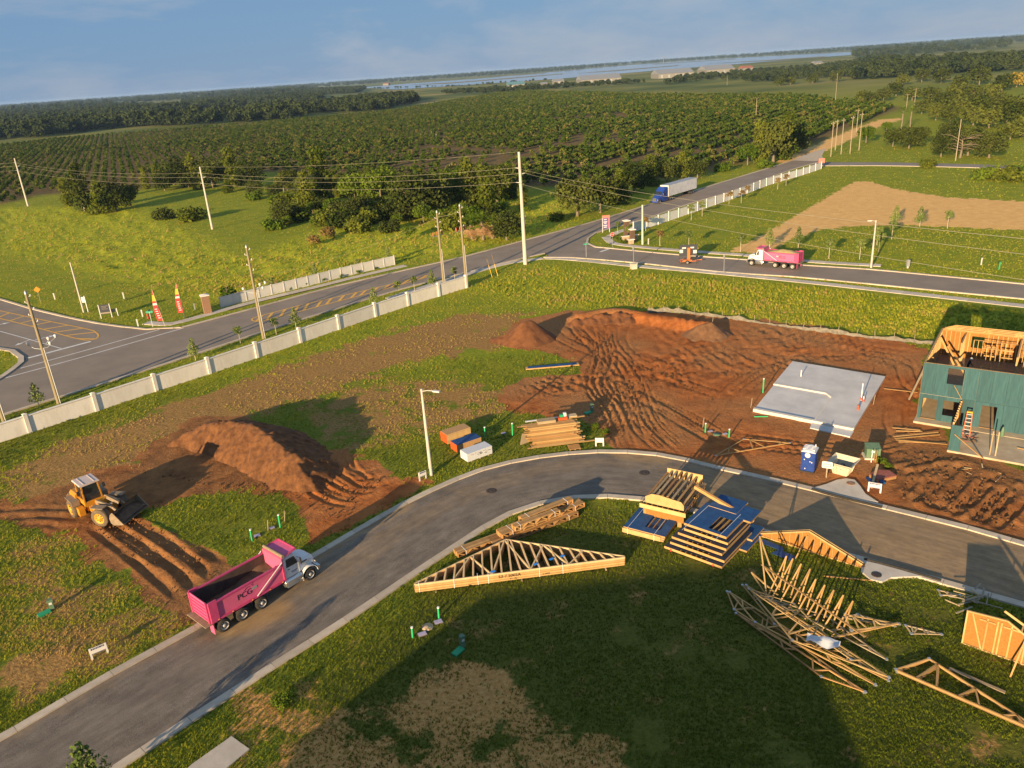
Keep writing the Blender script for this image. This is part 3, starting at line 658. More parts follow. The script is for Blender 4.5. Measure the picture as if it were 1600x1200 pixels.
# ------------------------------------------------------------------ walls, fences, poles, wires, signs
mat('concrete_pole', (0.44, 0.41, 0.35), 0.85, (0.52, 0.48, 0.41), 1.5, 0.05)
mat('wood_pole', (0.20, 0.16, 0.10), 0.9, (0.32, 0.26, 0.15), 2.0, 0.3, stretch=(6, 6, 0.4))
mat('conduit', (0.62, 0.60, 0.54), 0.6)
mat('steel', (0.45, 0.46, 0.47), 0.5, metal=0.6)
mat('insulator', (0.62, 0.60, 0.58), 0.4)
mat('wire', (0.42, 0.38, 0.26), 0.5, metal=0.3)
mat('cutout_red', (0.42, 0.10, 0.05), 0.6)
mat('white_paint', (0.58, 0.57, 0.54), 0.6, (0.64, 0.63, 0.60), 2.0)
mat('navy', (0.045, 0.05, 0.14), 0.6)
mat('dark_panel', (0.045, 0.05, 0.06), 0.55)
mat('sign_red', (0.55, 0.045, 0.035), 0.5)
mat('sign_green', (0.04, 0.33, 0.20), 0.5)
mat('sign_orange', (0.75, 0.25, 0.02), 0.5)
mat('sign_purple', (0.12, 0.10, 0.30), 0.6)
mat('sign_coral', (0.75, 0.20, 0.15), 0.6)
mat('flag_yellow', (0.75, 0.42, 0.03), 0.7)
mat('pipe_green', (0.035, 0.42, 0.16), 0.45)
mat('pipe_white', (0.78, 0.77, 0.74), 0.4)
mat('box_green', (0.09, 0.16, 0.09), 0.6, (0.13, 0.21, 0.12), 3.0)
mat('lid_green', (0.02, 0.30, 0.13), 0.5)
mat('lid_purple', (0.42, 0.36, 0.50), 0.6)
mat('brick_brown', (0.22, 0.12, 0.07), 0.9, (0.38, 0.22, 0.13), 4.0, 0.3)
mat('stone_tan', (0.42, 0.30, 0.19), 0.9, (0.55, 0.42, 0.29), 4.0, 0.3)
mat('stone_dark', (0.10, 0.06, 0.04), 0.9, (0.16, 0.10, 0.06), 4.0, 0.3)
mat('mulch', (0.07, 0.035, 0.02), 0.95, (0.12, 0.06, 0.035), 8.0, 0.5)

def vheight(base, top):
    """height of an upright thing whose foot and head are seen at two pixels"""
    b = G(*base); D = math.hypot(b[0], b[1]); u = (top[0] - 800) / FPX; v = (600 - top[1]) / FPX
    r = FW + (u * cr_ + v * sr_) * RT0 + (-u * sr_ + v * cr_) * UP0
    return H + r[2] / math.hypot(r[0], r[1]) * D

# --- precast white wall along the near side of the main road
def boundary_wall():
    px = [(47, 676), (152, 642), (245, 611), (328, 584), (402, 559), (470, 536), (530, 515), (587, 495), (638, 478), (686, 463), (729, 450)]
    P = [G(*p) for p in px]; d = P[0] - P[1]
    P = [P[0] + d * k for k in (3, 2, 1)] + P
    t = thing('boundary_wall', 'long cream white precast wall with square posts beside the main road', 'wall')
    hs = [2.25] * len(P)
    for i, p in enumerate(P):
        a = P[min(i + 1, len(P) - 1)] - P[max(i - 1, 0)]; rz = math.atan2(a[1], a[0])
        b = MB(); b.box((0, 0, 1.16), (0.42, 0.42, 2.36), 0); po = b.build('post', 'wall_white', t, Vector(p), rz)
        c = MB(); c.box((0, 0, 2.37), (0.5, 0.5, 0.06)); c.add([(-0.25, -0.25, 2.4), (0.25, -0.25, 2.4), (0.25, 0.25, 2.4), (-0.25, 0.25, 2.4), (0, 0, 2.5)], [(0, 1, 4), (1, 2, 4), (2, 3, 4), (3, 0, 4)]); c.build('post_cap', 'wall_white', po)
    for i in range(len(P) - 1):
        a, c = Vector(P[i]), Vector(P[i + 1]); m = (a + c) / 2; L = (c - a).length; rz = math.atan2(c.y - a.y, c.x - a.x)
        b = MB(); b.box((0, 0, 1.03), (L - 0.4, 0.15, 2.1)); pn = b.build('panel', 'wall_white', t, m, rz)
        b = MB(); b.box((0, 0, 2.125), (L - 0.4, 0.34, 0.1)); b.build('coping', 'wall_white', pn)
boundary_wall()
def fence(name, path, step, h, m, label, postw=0.15, proud=0.12, th=0.05):
    P = resample(np.array(path), step); t = thing(name, label, 'fence')
    L0 = float(np.linalg.norm(P[1] - P[0]))
    pb = MB(); pb.box((0, 0, (h + proud) / 2), (postw, postw, h + proud)); pb.add([(-postw * 0.6, -postw * 0.6, h + proud), (postw * 0.6, -postw * 0.6, h + proud), (postw * 0.6, postw * 0.6, h + proud), (-postw * 0.6, postw * 0.6, h + proud), (0, 0, h + proud + 0.08)], [(3, 2, 1, 0), (0, 1, 4), (1, 2, 4), (2, 3, 4), (3, 0, 4)])
    pm = pb.mesh('post', m)
    nb = MB(); nb.box((0, 0, h / 2 + 0.04), (L0 - postw, th, h - 0.12)); nm = nb.mesh('panel', m)
    rb = MB(); rb.box((0, 0, h - 0.03), (L0 - postw, th + 0.05, 0.12)); rm = rb.mesh('rail', m)
    lb = MB(); lb.box((0, 0, 0.1), (L0 - postw, th + 0.05, 0.14)); lm = lb.mesh('rail', m)
    for i, p in enumerate(P):
        a = P[min(i + 1, len(P) - 1)] - P[max(i - 1, 0)]; piece('post', pm, t, p, (0, 0, math.atan2(a[1], a[0])))
        if i < len(P) - 1:
            q = (P[i] + P[i + 1]) / 2; d = P[i + 1] - P[i]; rz = math.atan2(d[1], d[0])
            pn = piece('panel', nm, t, q, (0, 0, rz)); piece('rail', rm, pn); piece('rail', lm, pn)
    return t
fence('vinyl_fence', gpath([(990, 362), (1019, 354), (1060, 340), (1115, 321), (1161, 305), (1202, 289), (1250, 275), (1283, 264)], 5), 4.6, 2.0, 'vinyl', 'white vinyl fence along the right-hand lawn beside the main road', 0.24, 0.22)
fence('vinyl_fence', gpath([(346, 481), (400, 467), (470, 450), (540, 432), (617, 414)], 5), 2.5, 1.9, 'vinyl_grey', 'greyish vinyl fence beside the bright meadow across the main road', 0.16, 0.08)
def silt_fence():
    P = resample(gpath([(1012, 489), (1040, 488), (1080, 490), (1130, 497), (1190, 505), (1250, 514), (1310, 522), (1370, 529), (1420, 534), (1460, 539)], 6), 2.4)
    t = thing('silt_fence', 'sagging pale fabric silt fence along the back of the dirt lot', 'fence')
    k = random.Random(5); sb = MB(); sb.beam((0, 0, 0), (0, 0, 1.05), 0.05, 0.05); sm = sb.mesh('stake', 'lumber_grey')
    tops = []
    for p in P:
        piece('stake', sm, t, p, (k.uniform(-.15, .15), k.uniform(-.15, .15), 0)); tops.append(k.uniform(0.2, 0.85))
    for i in range(len(P) - 1):
        n = 6; v = []; f = []
        nn = np.array([-(P[i + 1] - P[i])[1], (P[i + 1] - P[i])[0], 0]); nn /= np.linalg.norm(nn)
        for j in range(n + 1):
            u = j / n; q = P[i] * (1 - u) + P[i + 1] * u; h = (tops[i] * (1 - u) + tops[i + 1] * u) * (1 - 0.35 * math.sin(math.pi * u) * k.random())
            for w in range(4):
                z = h * w / 3; o = nn * (0.22 * math.sin(w * 2.2 + j + i) * math.sin(math.pi * u) + 0.3 * (1 - w / 3) * k.uniform(0.3, 1) * -1); v.append(q + o + np.array([0, 0, z]))
        for j in range(n):
            for w in range(3): a = j * 4 + w; f.append((a, a + 4, a + 5, a + 1))
        b = MB(); b.add(v, f, True); b.build('fabric', 'silt', t)
mat('lumber_grey', (0.28, 0.23, 0.16), 0.9, (0.36, 0.30, 0.21), 3.0)
mat('silt', (0.13, 0.115, 0.09), 0.9, (0.24, 0.215, 0.17), 2.0, 0.2)
silt_fence()

# --- utility poles
def pole(name, base, top, r0, r1, m, label, cat='pole', h=None, lean=True):
    hh = h or vheight(base, top); t = thing(name, label, cat, GV(*base))
    n = 12; b = MB(); b.tube((0, 0, -0.4), (0, 0, hh), r0, r1, n); b.build('shaft', m, t); return t, hh
def crossarm(t, z, L, rz, m='wood_pole', ins=3):
    b = MB(); b.box((0, 0.14, z), (L, 0.1, 0.12), 0); o = b.build('crossarm', m, t, None, rz)
    for i in range(ins):
        x = (-0.5 + i / max(1, ins - 1)) * L * 0.92; c = MB(); c.lathe([(0.03, z + 0.06), (0.09, z + 0.1), (0.05, z + 0.16), (0.09, z + 0.2), (0.02, z + 0.3)], (x, 0.14, 0), 8); c.build('insulator', 'insulator', o)
    return o
road_rz = ang((300, 555), (633, 450))
tall, th_ = pole('utility_pole', (821, 413), (814, 237), 0.42, 0.24, 'concrete_pole', 'tallest pale concrete utility pole, on the grass corner by the road junction')
midp, mh_ = pole('utility_pole', (332, 358), (317, 260), 0.34, 0.2, 'concrete_pole', 'pale concrete utility pole in the meadow between the tree clumps')
lefp, lh_ = pole('utility_pole', (44, 322), (22, 247), 0.36, 0.22, 'concrete_pole', 'leaning-looking pale concrete utility pole at the far left edge of the meadow')
offp = thing('utility_pole', 'tall concrete utility pole beyond the right edge of the lot', 'pole', (46, 30, 0)); b = MB(); b.tube((0, 0, -0.4), (0, 0, 26), 0.42, 0.24, 12); b.build('shaft', 'concrete_pole', offp)
offl = thing('utility_pole', 'concrete utility pole beyond the left edge of the meadow', 'pole', GV(-330, 320)); b = MB(); b.tube((0, 0, -0.4), (0, 0, 17), 0.36, 0.22, 12); b.build('shaft', 'concrete_pole', offl)
for t, zs in ((tall, (0.86, 0.81, 0.735)), (midp, (0.9, 0.83, 0.74)), (lefp, (0.9, 0.83, 0.74))):
    hh = {tall: th_, midp: mh_, lefp: lh_}[t]
    for i, z in enumerate(zs):
        b = MB(); b.tube((0, 0, hh * z), (0.9 * (1 if i % 2 else -1), 0.25, hh * z + 0.1), 0.09, 0.06, 6); b.build('insulator_arm', 'insulator', t)
def wire(a, c, sag, label, r=0.022, n=14):
    a, c = Vector(a), Vector(c); m = (a + c) / 2; pts = []
    for i in range(n + 1):
        u = i / n; p = a.lerp(c, u); p.z -= 4 * sag * u * (1 - u); pts.append(p - a)
    b = MB(); b.curve(pts, r, 5); return tag(b.build('power_line', 'wire', None, a), label, 'power line', 'overhead power lines')
def onpole(t, h, z, i=0): return t.location + Vector((0.9 * (1 if i % 2 else -1), 0.25, h * z + 0.1))
names3 = ('top', 'middle', 'lowest')
for i in range(3):
    zt, zm = (0.86, 0.81, 0.735)[i], (0.9, 0.83, 0.74)[i]
    wire(onpole(tall, th_, zt, i), onpole(midp, mh_, zm, i), 1.6, f'{names3[i]} conductor between the tallest concrete pole and the meadow pole', 0.022)
    wire(onpole(midp, mh_, zm, i), onpole(lefp, lh_, zm, i), 1.6, f'{names3[i]} conductor between the meadow pole and the far left pole', 0.022)
    wire(onpole(lefp, lh_, zm, i), offl.location + Vector((0, 0, 17 * zm)), 1.2, f'{names3[i]} conductor leaving the picture at the left edge', 0.022)
    wire(onpole(tall, th_, zt, i), offp.location + Vector((0, 0, (24.6, 23.4, 21.6)[i])), 1.5, f'{names3[i]} conductor from the tallest pole over the right-hand lawn', 0.020, 24)
wire(tall.location + Vector((0, 0, th_)), midp.location + Vector((0, 0, mh_)), 1.0, 'thin earth wire between the tops of the tallest pole and the meadow pole', 0.018)
# wooden poles with cut-outs behind the white wall
def wood_pole(base, top, label, arms=True, lamps=False):
    t, hh = pole('utility_pole', base, top, 0.24, 0.15, 'wood_pole', label)
    c = MB(); c.tube((0.25, -0.02, 0), (0.2, -0.02, hh * 0.52), 0.075, 0.07, 8); c.build('conduit', 'conduit', t)
    c = MB(); c.lathe([(0.17, hh - 0.02), (0.15, hh + 0.25), (0.05, hh + 0.4), (0.005, hh + 0.42)], n=8); c.build('pole_cap', 'steel', t)
    k = random.Random(int(base[0]))
    for j in range(5):
        z = hh * (0.97 - 0.055 * j); s = -1 if j % 2 else 1
        b = MB(); b.tube((0, 0, z), (0.42 * s, 0.1, z + 0.12), 0.035, 0.03, 6); b.lathe([(0.03, 0), (0.1, 0.03), (0.06, 0.1), (0.1, 0.14), (0.03, 0.24)], (0.42 * s, 0.1, z + 0.1), 8); b.build('insulator', 'insulator', t)
    if arms:
        o = crossarm(t, hh * 0.70, 2.6, road_rz, 'steel', 0)
        for x in (-1.2, -0.25, 0.9): b = MB(); b.lathe([(0.05, 0), (0.14, 0.05), (0.14, 0.5), (0.04, 0.75)], (x, 0.14, hh * 0.70 + 0.06), 8); b.build('cut_out', 'cutout_red', o)
    if lamps:
        for x, y, z in ((-1.7, 0.2, 0.57), (0.8, 0.5, 0.6), (1.5, 0.9, 0.61), (1.5, -0.6, 0.58)):
            b = MB(); b.curve([(0, 0, hh * (z - 0.06)), (x * 0.6, y * 0.6, hh * (z - 0.05)), (x, y, hh * (z - 0.02))], 0.035, 5); br = b.build('bracket', 'steel', t)
            c = MB(); c.lathe([(0.04, -0.35), (0.16, -0.25), (0.2, 0.0), (0.12, 0.1), (0.01, 0.12)], (x, y, hh * z), 8); c.build('lantern', 'insulator', br)
    return t, hh
wood_pole((92, 631), (36, 460), 'wooden pole with lanterns on brackets behind the left of the white wall', False, True)
wood_pole((6, 658), (-58, 490), 'wooden pole standing at the very left edge of the picture', False)
wp1, wh1 = wood_pole((412, 529), (384, 387), 'wooden pole with small lanterns by the middle of the white wall', False, True)
wp2, wh2 = wood_pole((694, 449), (682, 332), 'left one of two wooden poles with red cut-outs near the wall end')
wp3, wh3 = wood_pole((729, 447), (720, 322), 'right one of two wooden poles with red cut-outs, at the wall end')
wire(wp2.location + Vector((0, 0, wh2 * 0.95)), wp3.location + Vector((0, 0, wh3 * 0.95)), 0.3, 'short slack wire between the two wooden poles with red cut-outs', 0.02)
wire(wp2.location + Vector((0, 0, wh2 * 0.93)), GV(430, 428, 7), 0.8, 'thin guy wire sloping from a wooden pole over the meadow', 0.014)
t, hh = pole('utility_pole', (131, 488), (108, 410), 0.16, 0.12, 'concrete_pole', 'short pale pole with a white cabinet at the street corner lawn')
b = MB(); b.beam((0.75, 0.1, 0), (0.75, 0.1, 3.0), 0.12, 0.12); b.box((0.45, 0.1, 2.3), (0.8, 0.2, 1.0)); b.build('cabinet', 'white_paint', t)
t, hh = pole('utility_pole', (1004, 382), (1005, 320), 0.24, 0.18, 'concrete_pole', 'pale concrete pole beside the brick entrance monument')
def street_lamp(base, top, label, arm, h=None):
    t, hh = pole('street_lamp', base, top, 0.19, 0.11, 'concrete_pole', label, 'street lamp', h)
    a = Vector(arm); b = MB(); b.curve([(0, 0, hh - 0.25), (a.x * 0.5, a.y * 0.5, hh - 0.1), (a.x, a.y, hh - 0.08)], 0.05, 6); ar = b.build('arm', 'concrete_pole', t)
    c = MB(); d = a.normalized(); c.beam(a * 1.0 + Vector((0, 0, hh - 0.08)), a * 1.0 + d * 0.7 + Vector((0, 0, hh - 0.1)), 0.28, 0.12); c.build('lamp_head', 'white_paint', ar); return t
street_lamp((674, 743), (664, 607), 'white street lamp beside the bend of the near road', (1.1, -0.5, 0))
street_lamp((1361, 418), (1367, 344), 'white street lamp behind the loaded pink truck', (-0.6, 0.2, 0))
# distant service poles by the dirt road and in the grove
for i, (b0, t0, lab) in enumerate([((1298, 245), (1304, 190), 'leftmost leaning service pole by the dirt road'), ((1305, 235), (1308, 187), 'thin service pole next to the leftmost one by the dirt road'), ((1314, 241), (1317, 185), 'third service pole from the left by the dirt road'),
        ((1328, 240), (1330, 181), 'fourth service pole from the left by the dirt road'), ((1338, 207), (1342, 171), 'tall service pole right at the dirt road edge'), ((1342, 235), (1346, 176), 'rightmost service pole of the dirt road cluster'), ((1493, 251), (1503, 186), 'leaning wooden pole in front of the dead tree'),
        ((1416, 170), (1419, 147), 'far pole with a crossarm at the bend of the dirt road'), ((1428, 170), (1432, 138), 'far pole with two crossarms at the bend of the dirt road'), ((1181, 187), (1182, 153), 'lone pole standing in the citrus grove'), ((1305, 160), (1311, 114), 'double-height pole at the far edge of the grove'),
        ((1460, 128), (1461, 118), 'small far pole among the right-hand trees'), ((1136, 133), (1137, 118), 'small far pole beyond the grove')]):
    t, hh = pole('service_pole', b0, t0, 0.17, 0.11, 'lumber_grey', lab)
    if i in (7, 8, 11): crossarm(t, hh * 0.97, 3.6, 0.2, 'lumber_grey', 0)
    if i == 8: crossarm(t, hh * 0.62, 3.2, 0.2, 'lumber_grey', 0)
    if i in (0, 1, 2, 3, 4, 5): crossarm(t, hh * 0.94, 1.4, 0.3, 'lumber_grey', 2)

# --- lettering
def lettering(body, size, m, parent, mw, name='lettering', ext=0.004, align='CENTER'):
    c = bpy.data.curves.new(name, 'FONT'); c.body = body; c.size = size; c.extrude = ext; c.align_x = align; c.align_y = 'CENTER'; c.resolution_u = 3
    o = bpy.data.objects.new(name, c); COL.objects.link(o); dg = bpy.context.evaluated_depsgraph_get(); dg.update()
    me = bpy.data.meshes.new_from_object(o.evaluated_get(dg)); bpy.data.objects.remove(o); bpy.data.curves.remove(c)
    me.materials.clear(); me.materials.append(MAT[m]); r = bpy.data.objects.new(name, me); COL.objects.link(r); r.parent = parent; r.matrix_local = mw; return r
RXF = Matrix.Rotation(math.pi / 2, 4, 'X')        # text upright, facing -Y
# --- small signs
def lot_sign(px, py, rz, label, w=0.95, dark='navy', style=0):
    t = thing('lot_sign', label, 'sign', GV(px, py), rz, 'white lot signs along the near road')
    for s in (-1, 1): b = MB(); b.box((s * (w / 2), 0, 0.45), (0.13, 0.05, 0.95)); b.build('leg', 'white_paint', t)
    b = MB(); b.box((0, -0.04, 0.68), (w + 0.1, 0.03, 0.5)); bd = b.build('board', 'white_paint', t)
    if style == 0:
        k = random.Random(px); c = MB(); x = -w / 2 + 0.06
        while x < w / 2 - 0.1: q = k.uniform(0.05, 0.14); c.box((x + q / 2, -0.058, 0.83), (q, 0.006, 0.13)); x += q + 0.03
        c.build('print', dark, bd); c = MB(); c.box((0, -0.058, 0.46), (w * 0.9, 0.006, 0.04)); c.build('print_line', dark, bd)
    return t
lot_sign(157, 1026, ang((146, 1032), (170, 1022)), 'small white lot sign on legs by the kerb left of the pink truck', 1.0)
lot_sign(661, 750, ang((655, 752), (668, 747)), 'small white lot sign at the foot of the near street lamp', 0.7)
lot_sign(937, 697, ang((931, 697), (943, 697)), 'small white lot sign right of the lumber pile', 0.75, style=1)
lot_sign(1366, 769, ang((1358, 768), (1375, 771)), 'small white lot sign beside the red panel stack', 0.95)
t = thing('post_sign', 'white sign with rounded corners on a post beside the blue portable toilet', 'sign', GV(1291, 746), ang((1285, 746), (1298, 748)))
b = MB(); b.box((0, 0, 0.6), (0.1, 0.08, 1.2)); b.build('post', 'lumber_grey', t)
b = MB(); b.prism([(-0.45, -0.25), (-0.38, -0.33), (0.38, -0.33), (0.45, -0.25), (0.45, 0.25), (0.38, 0.33), (-0.38, 0.33), (-0.45, 0.25)], 0, 0.03, Matrix.Translation((0, -0.06, 1.3)) @ RXF); bd = b.build('board', 'white_paint', t)
b = MB(); b.box((0, -0.095, 1.27), (0.62, 0.006, 0.26)); b.build('print_frame', 'navy', bd); b = MB(); b.box((0, -0.1, 1.27), (0.54, 0.006, 0.18)); b.build('print_field', 'white_paint', bd)
def board_sign(px, py, rz, w, h, z0, m, label, legm='white_paint', legw=0.12):
    t = thing('sign_board', label, 'sign', GV(px, py), rz)
    for s in (-1, 1): b = MB(); b.box((s * w / 2, 0, (z0 + h) / 2), (legw, 0.1, z0 + h + 0.1)); b.build('leg', legm, t)
    b = MB(); b.box((0, -0.02, z0 + h / 2), (w - legw, 0.06, h)); return t, b.build('board', m, t)
front = ang((0, 0 + 600), (200, 600))
t, bd = board_sign(167, 497, 0.25, 1.75, 1.7, 0.75, 'dark_panel', 'dark panel sign between two white posts at the street corner')
b = MB(); b.box((0, -0.055, 0.95), (1.5, 0.01, 0.22)); b.build('print_band', 'lumber_grey', bd)
b = MB(); k = random.Random(2)
for z in (2.15, 1.9, 1.65): b.box((k.uniform(-.1, .1), -0.055, z), (k.uniform(.7, 1.1), 0.01, 0.05))
b.build('print', 'lumber_grey', bd)
board_sign(180, 494, 0.25, 1.0, 0.6, 0.75, 'lumber_grey', 'smaller grey sign on two white posts beside the dark panel sign')
t, bd = board_sign(947, 363, 0.15, 1.6, 2.9, 0.9, 'sign_purple', 'tall purple and red banner sign on posts at the entrance corner')
b = MB(); b.box((0, -0.06, 3.55), (1.75, 0.02, 0.6)); b.build('header', 'sign_coral', bd)
b = MB(); b.box((0.72, -0.06, 2.1), (0.25, 0.02, 2.3)); b.build('side_band', 'sign_coral', bd)
b = MB()
for z, w in ((2.9, 0.7), (2.4, 0.9), (2.1, 0.6), (1.6, 0.9), (1.2, 0.7)): b.box((-0.15, -0.065, z), (w, 0.01, 0.18))
b.build('print', 'white_paint', bd)
# stop signs, street names, diamond
def stop_sign(px, py, rz, label, h=2.6, r=0.42):
    t = thing('stop_sign', label, 'sign', GV(px, py), rz); b = MB(); b.beam((0, 0, 0), (0, 0, h), 0.06, 0.06); b.build('post', 'steel', t)
    o = [(r * math.cos(math.pi / 8 + k * math.pi / 4), r * math.sin(math.pi / 8 + k * math.pi / 4)) for k in range(8)]
    b = MB(); b.prism(o, 0, 0.015, Matrix.Translation((0, -0.04, h - 0.1)) @ RXF); bd = b.build('plate', 'white_paint', t)
    b = MB(); b.prism([(x * 0.92, y * 0.92) for x, y in o], 0.016, 0.022, Matrix.Translation((0, -0.04, h - 0.1)) @ RXF); b.build('face', 'sign_red', bd)
    lettering('STOP', 0.3, 'white_paint', bd, Matrix.Translation((0, -0.068, h - 0.1)) @ RXF); return t
stop_sign(957, 386, 0.1, 'red stop sign on a thin post at the entrance corner', 2.75, 0.45)
t = thing('street_sign', 'green street name sign on a post on the near side of the junction', 'sign', GV(916, 402)); b = MB(); b.beam((0, 0, 0), (0, 0, 2.7), 0.07, 0.07); b.build('post', 'steel', t)
b = MB(); b.box((0, 0, 2.65), (1.0, 0.03, 0.25), 0.2); b.build('name_plate', 'sign_green', t); b = MB(); b.box((0, 0, 2.92), (0.9, 0.03, 0.24), 1.7); b.build('name_plate', 'sign_green', t)
t = thing('street_sign', 'green street name sign beside the leaning red flag', 'sign', GV(239, 511)); b = MB(); b.beam((0, 0, 0), (0, 0, 2.6), 0.06, 0.06); b.build('post', 'steel', t)
b = MB(); b.box((0, 0, 2.6), (1.1, 0.04, 0.32), 0.1); b.build('name_plate', 'sign_green', t); b = MB(); b.box((0, 0, 2.9), (0.8, 0.04, 0.26), 1.5); b.build('name_plate', 'sign_green', t)
t = thing('warning_sign', 'orange diamond warning sign on the left meadow corner', 'sign', GV(64, 473), 0.3); b = MB(); b.beam((0, 0, 0), (0, 0, 2.5), 0.09, 0.06); b.build('post', 'lumber_grey', t)
b = MB(); b.prism([(0, -0.6), (0.6, 0), (0, 0.6), (-0.6, 0)], 0, 0.02, Matrix.Translation((0, -0.05, 2.6)) @ RXF); b.build('plate', 'sign_orange', t)
# feather flags
def flag(px, py, top, label, seed):
    h = vheight((px, py), top); t = thing('feather_flag', label, 'flag', GV(px, py), 0.15); lean = -0.11 * h if seed == 1 else -0.03 * h
    b = MB(); b.curve([(0, 0, 0), (lean * 0.5, 0, h * 0.5), (lean, 0, h)], [0.03, 0.025, 0.012], 6); b.build('pole', 'white_paint', t)
    n = 16; parts = {'sign_red': MB(), 'flag_yellow': MB(), 'white_paint': MB()}; pr = None
    for i in range(n):
        u0, u1 = 0.16 + 0.84 * i / n, 0.16 + 0.84 * (i + 1) / n
        w = lambda u: 0.85 * (1 - max(0, (u - 0.25) / 0.75) ** 1.8) * min(1, 0.9 + u) + 0.02
        m = 'flag_yellow' if i in (10, 11, 12) else 'white_paint' if i == 8 else 'sign_red'
        q = [(lean * u0 - 0.02, 0.06 * math.sin(9 * u0), h * u0), (lean * u0 - w(u0), 0.1 * math.sin(7 * u0 + 1), h * u0), (lean * u1 - w(u1), 0.1 * math.sin(7 * u1 + 1), h * u1), (lean * u1 - 0.02, 0.06 * math.sin(9 * u1), h * u1)]
        q2 = [(a, y + 0.012, z) for a, y, z in q]
        parts[m].add(q + q2, [(0, 1, 2, 3), (7, 6, 5, 4), (0, 4, 5, 1), (1, 5, 6, 2), (2, 6, 7, 3), (3, 7, 4, 0)])
    cl = parts['sign_red'].build('sail', 'sign_red', t); parts['flag_yellow'].build('yellow_band', 'flag_yellow', cl); parts['white_paint'].build('white_band', 'white_paint', cl)
    k = MB()
    for i in range(5): u = 0.24 + 0.06 * i; k.box((lean * u - 0.4, 0.1 * math.sin(7 * u + 1) - 0.04, h * u), (0.4, 0.01, 0.13), 0)
    k.build('print', 'white_paint', cl)
flag(258, 510, (231, 453), 'leaning red and yellow feather flag nearest the street name sign', 1)
flag(289, 497, (271, 443), 'red and yellow feather flag nearest the stone pillar', 2)
# entrance pillars: courses of bricks
def pillar(px, py, w, h, label, rz, m='brick_brown', capw=1.25, name='entrance_pillar'):
    t = thing(name, label, 'pillar', GV(px, py), rz); b = MB(); b.box((0, 0, h / 2), (w * 0.94, w * 0.94, h)); core = b.build('core', 'mulch', t)
    bm_ = MB(); bm_.box((0, 0, 0), (0.36, 0.06, 0.15)); me = bm_.mesh('brick', m); k = random.Random(px); n = max(2, int(w / 0.38)); cz = int(h / 0.17)
    for r in range(cz):
        for s in range(4):
            for i in range(n):
                o = (i - (n - 1) / 2) * (w / n) + (0.06 if r % 2 else -0.06); R = s * math.pi / 2
                x, y = o, -w / 2 + 0.01; piece('brick', me, t, (x * math.cos(R) - y * math.sin(R), x * math.sin(R) + y * math.cos(R), 0.09 + r * 0.17), (0, 0, R), (w / n / 0.38, k.uniform(0.7, 1.3), 1))
    b = MB(); b.box((0, 0, h + 0.08), (w * capw, w * capw, 0.16)); b.add([(-w * .6, -w * .6, h + .16), (w * .6, -w * .6, h + .16), (w * .6, w * .6, h + .16), (-w * .6, w * .6, h + .16), (0, 0, h + .34)], [(0, 1, 4), (1, 2, 4), (2, 3, 4), (3, 0, 4)]); b.build('cap', 'wall_white', t); return t
pillar(325, 489, 1.15, 3.1, 'brown brick pillar with a white cap beside the greyish fence', 0.5, 'brick_brown')
pillar(979, 371, 0.9, 3.6, 'taller dark brick pillar of the entrance monument', 0.3, 'stone_dark', 1.5)
pillar(988, 378, 0.8, 2.6, 'shorter dark brick pillar of the entrance monument', 0.3, 'stone_dark', 1.5)
t = thing('entrance_wall', 'low tan stone wall between the two entrance pillars', 'wall', GV(983, 377), 0.3)
bm_ = MB(); bm_.box((0, 0, 0), (0.5, 0.4, 0.26)); me = bm_.mesh('stone', 'stone_tan'); k = random.Random(4)
for r in range(4):
    for i in range(7): piece('stone', me, t, (-1.5 + i * 0.52 + (0.2 if r % 2 else 0), k.uniform(-.04, .04), 0.14 + r * 0.28), (0, 0, 0), (k.uniform(.85, 1), 1, 1))
b = MB(); b.box((0.2, 0, 1.2), (4.0, 0.55, 0.12)); b.build('coping', 'wall_white', t)
t = thing('entrance_planter', 'small tan stone planter in front of the entrance monument', 'planter', GV(986.5, 381), 0.3)
for r in range(3):
    for i in range(2): piece('stone', me, t, (-0.3 + i * 0.52, k.uniform(-.03, .03), 0.14 + r * 0.28), (0, 0, 0), (k.uniform(.9, 1), 1.4, 1))
b = MB(); b.box((0, 0, 0.93), (1.35, 0.8, 0.12)); b.build('coping', 'wall_white', t)
# back-of-sign posts on the branch road
for px, py, top, lab in ((990, 414, (988, 386), 'bare metal sign post by the paved strip of the branch road'), (1131, 426, (1131, 398), 'bare metal sign post near the message board trailer')):
    h = vheight((px, py), top); t = thing('sign_post', lab, 'post', GV(px, py), 0.5); b = MB(); b.beam((0, 0, 0), (0, 0, h), 0.09, 0.09); b.build('post', 'steel', t); b = MB(); b.box((0, 0.06, h - 0.4), (0.5, 0.02, 0.7)); b.build('plate', 'steel', t)
b = MB(); b.box((0, 0, 0.45), (1.1, 0.9, 0.9)); b.box((0, 0, 0.95), (1.2, 1.0, 0.1)); tag(b.build('utility_box', 'walk', None, GV(990, 420), 0.2), 'small pale concrete utility box at the foot of a sign post', 'utility box')
t = thing('road_sign', 'red-topped sign at the far end of the white vinyl fence', 'sign', GV(1283, 262)); b = MB(); b.beam((0, 0, 0), (0, 0, 2.2), 0.15, 0.15); b.build('post', 'white_paint', t); b = MB(); b.box((0, -0.1, 2.2), (1.9, 0.1, 1.4)); b.build('plate', 'sign_coral', t)
t = thing('road_sign', 'white sign by the tree clump at the start of the dirt road', 'sign', GV(1231, 249)); b = MB(); b.beam((-0.5, 0, 0), (-0.5, 0, 3), 0.15, 0.15); b.beam((0.5, 0, 0), (0.5, 0, 3), 0.15, 0.15); b.build('post', 'dark_panel', t); b = MB(); b.box((0, -0.1, 3.2), (2.0, 0.1, 1.3)); b.build('plate', 'white_paint', t)
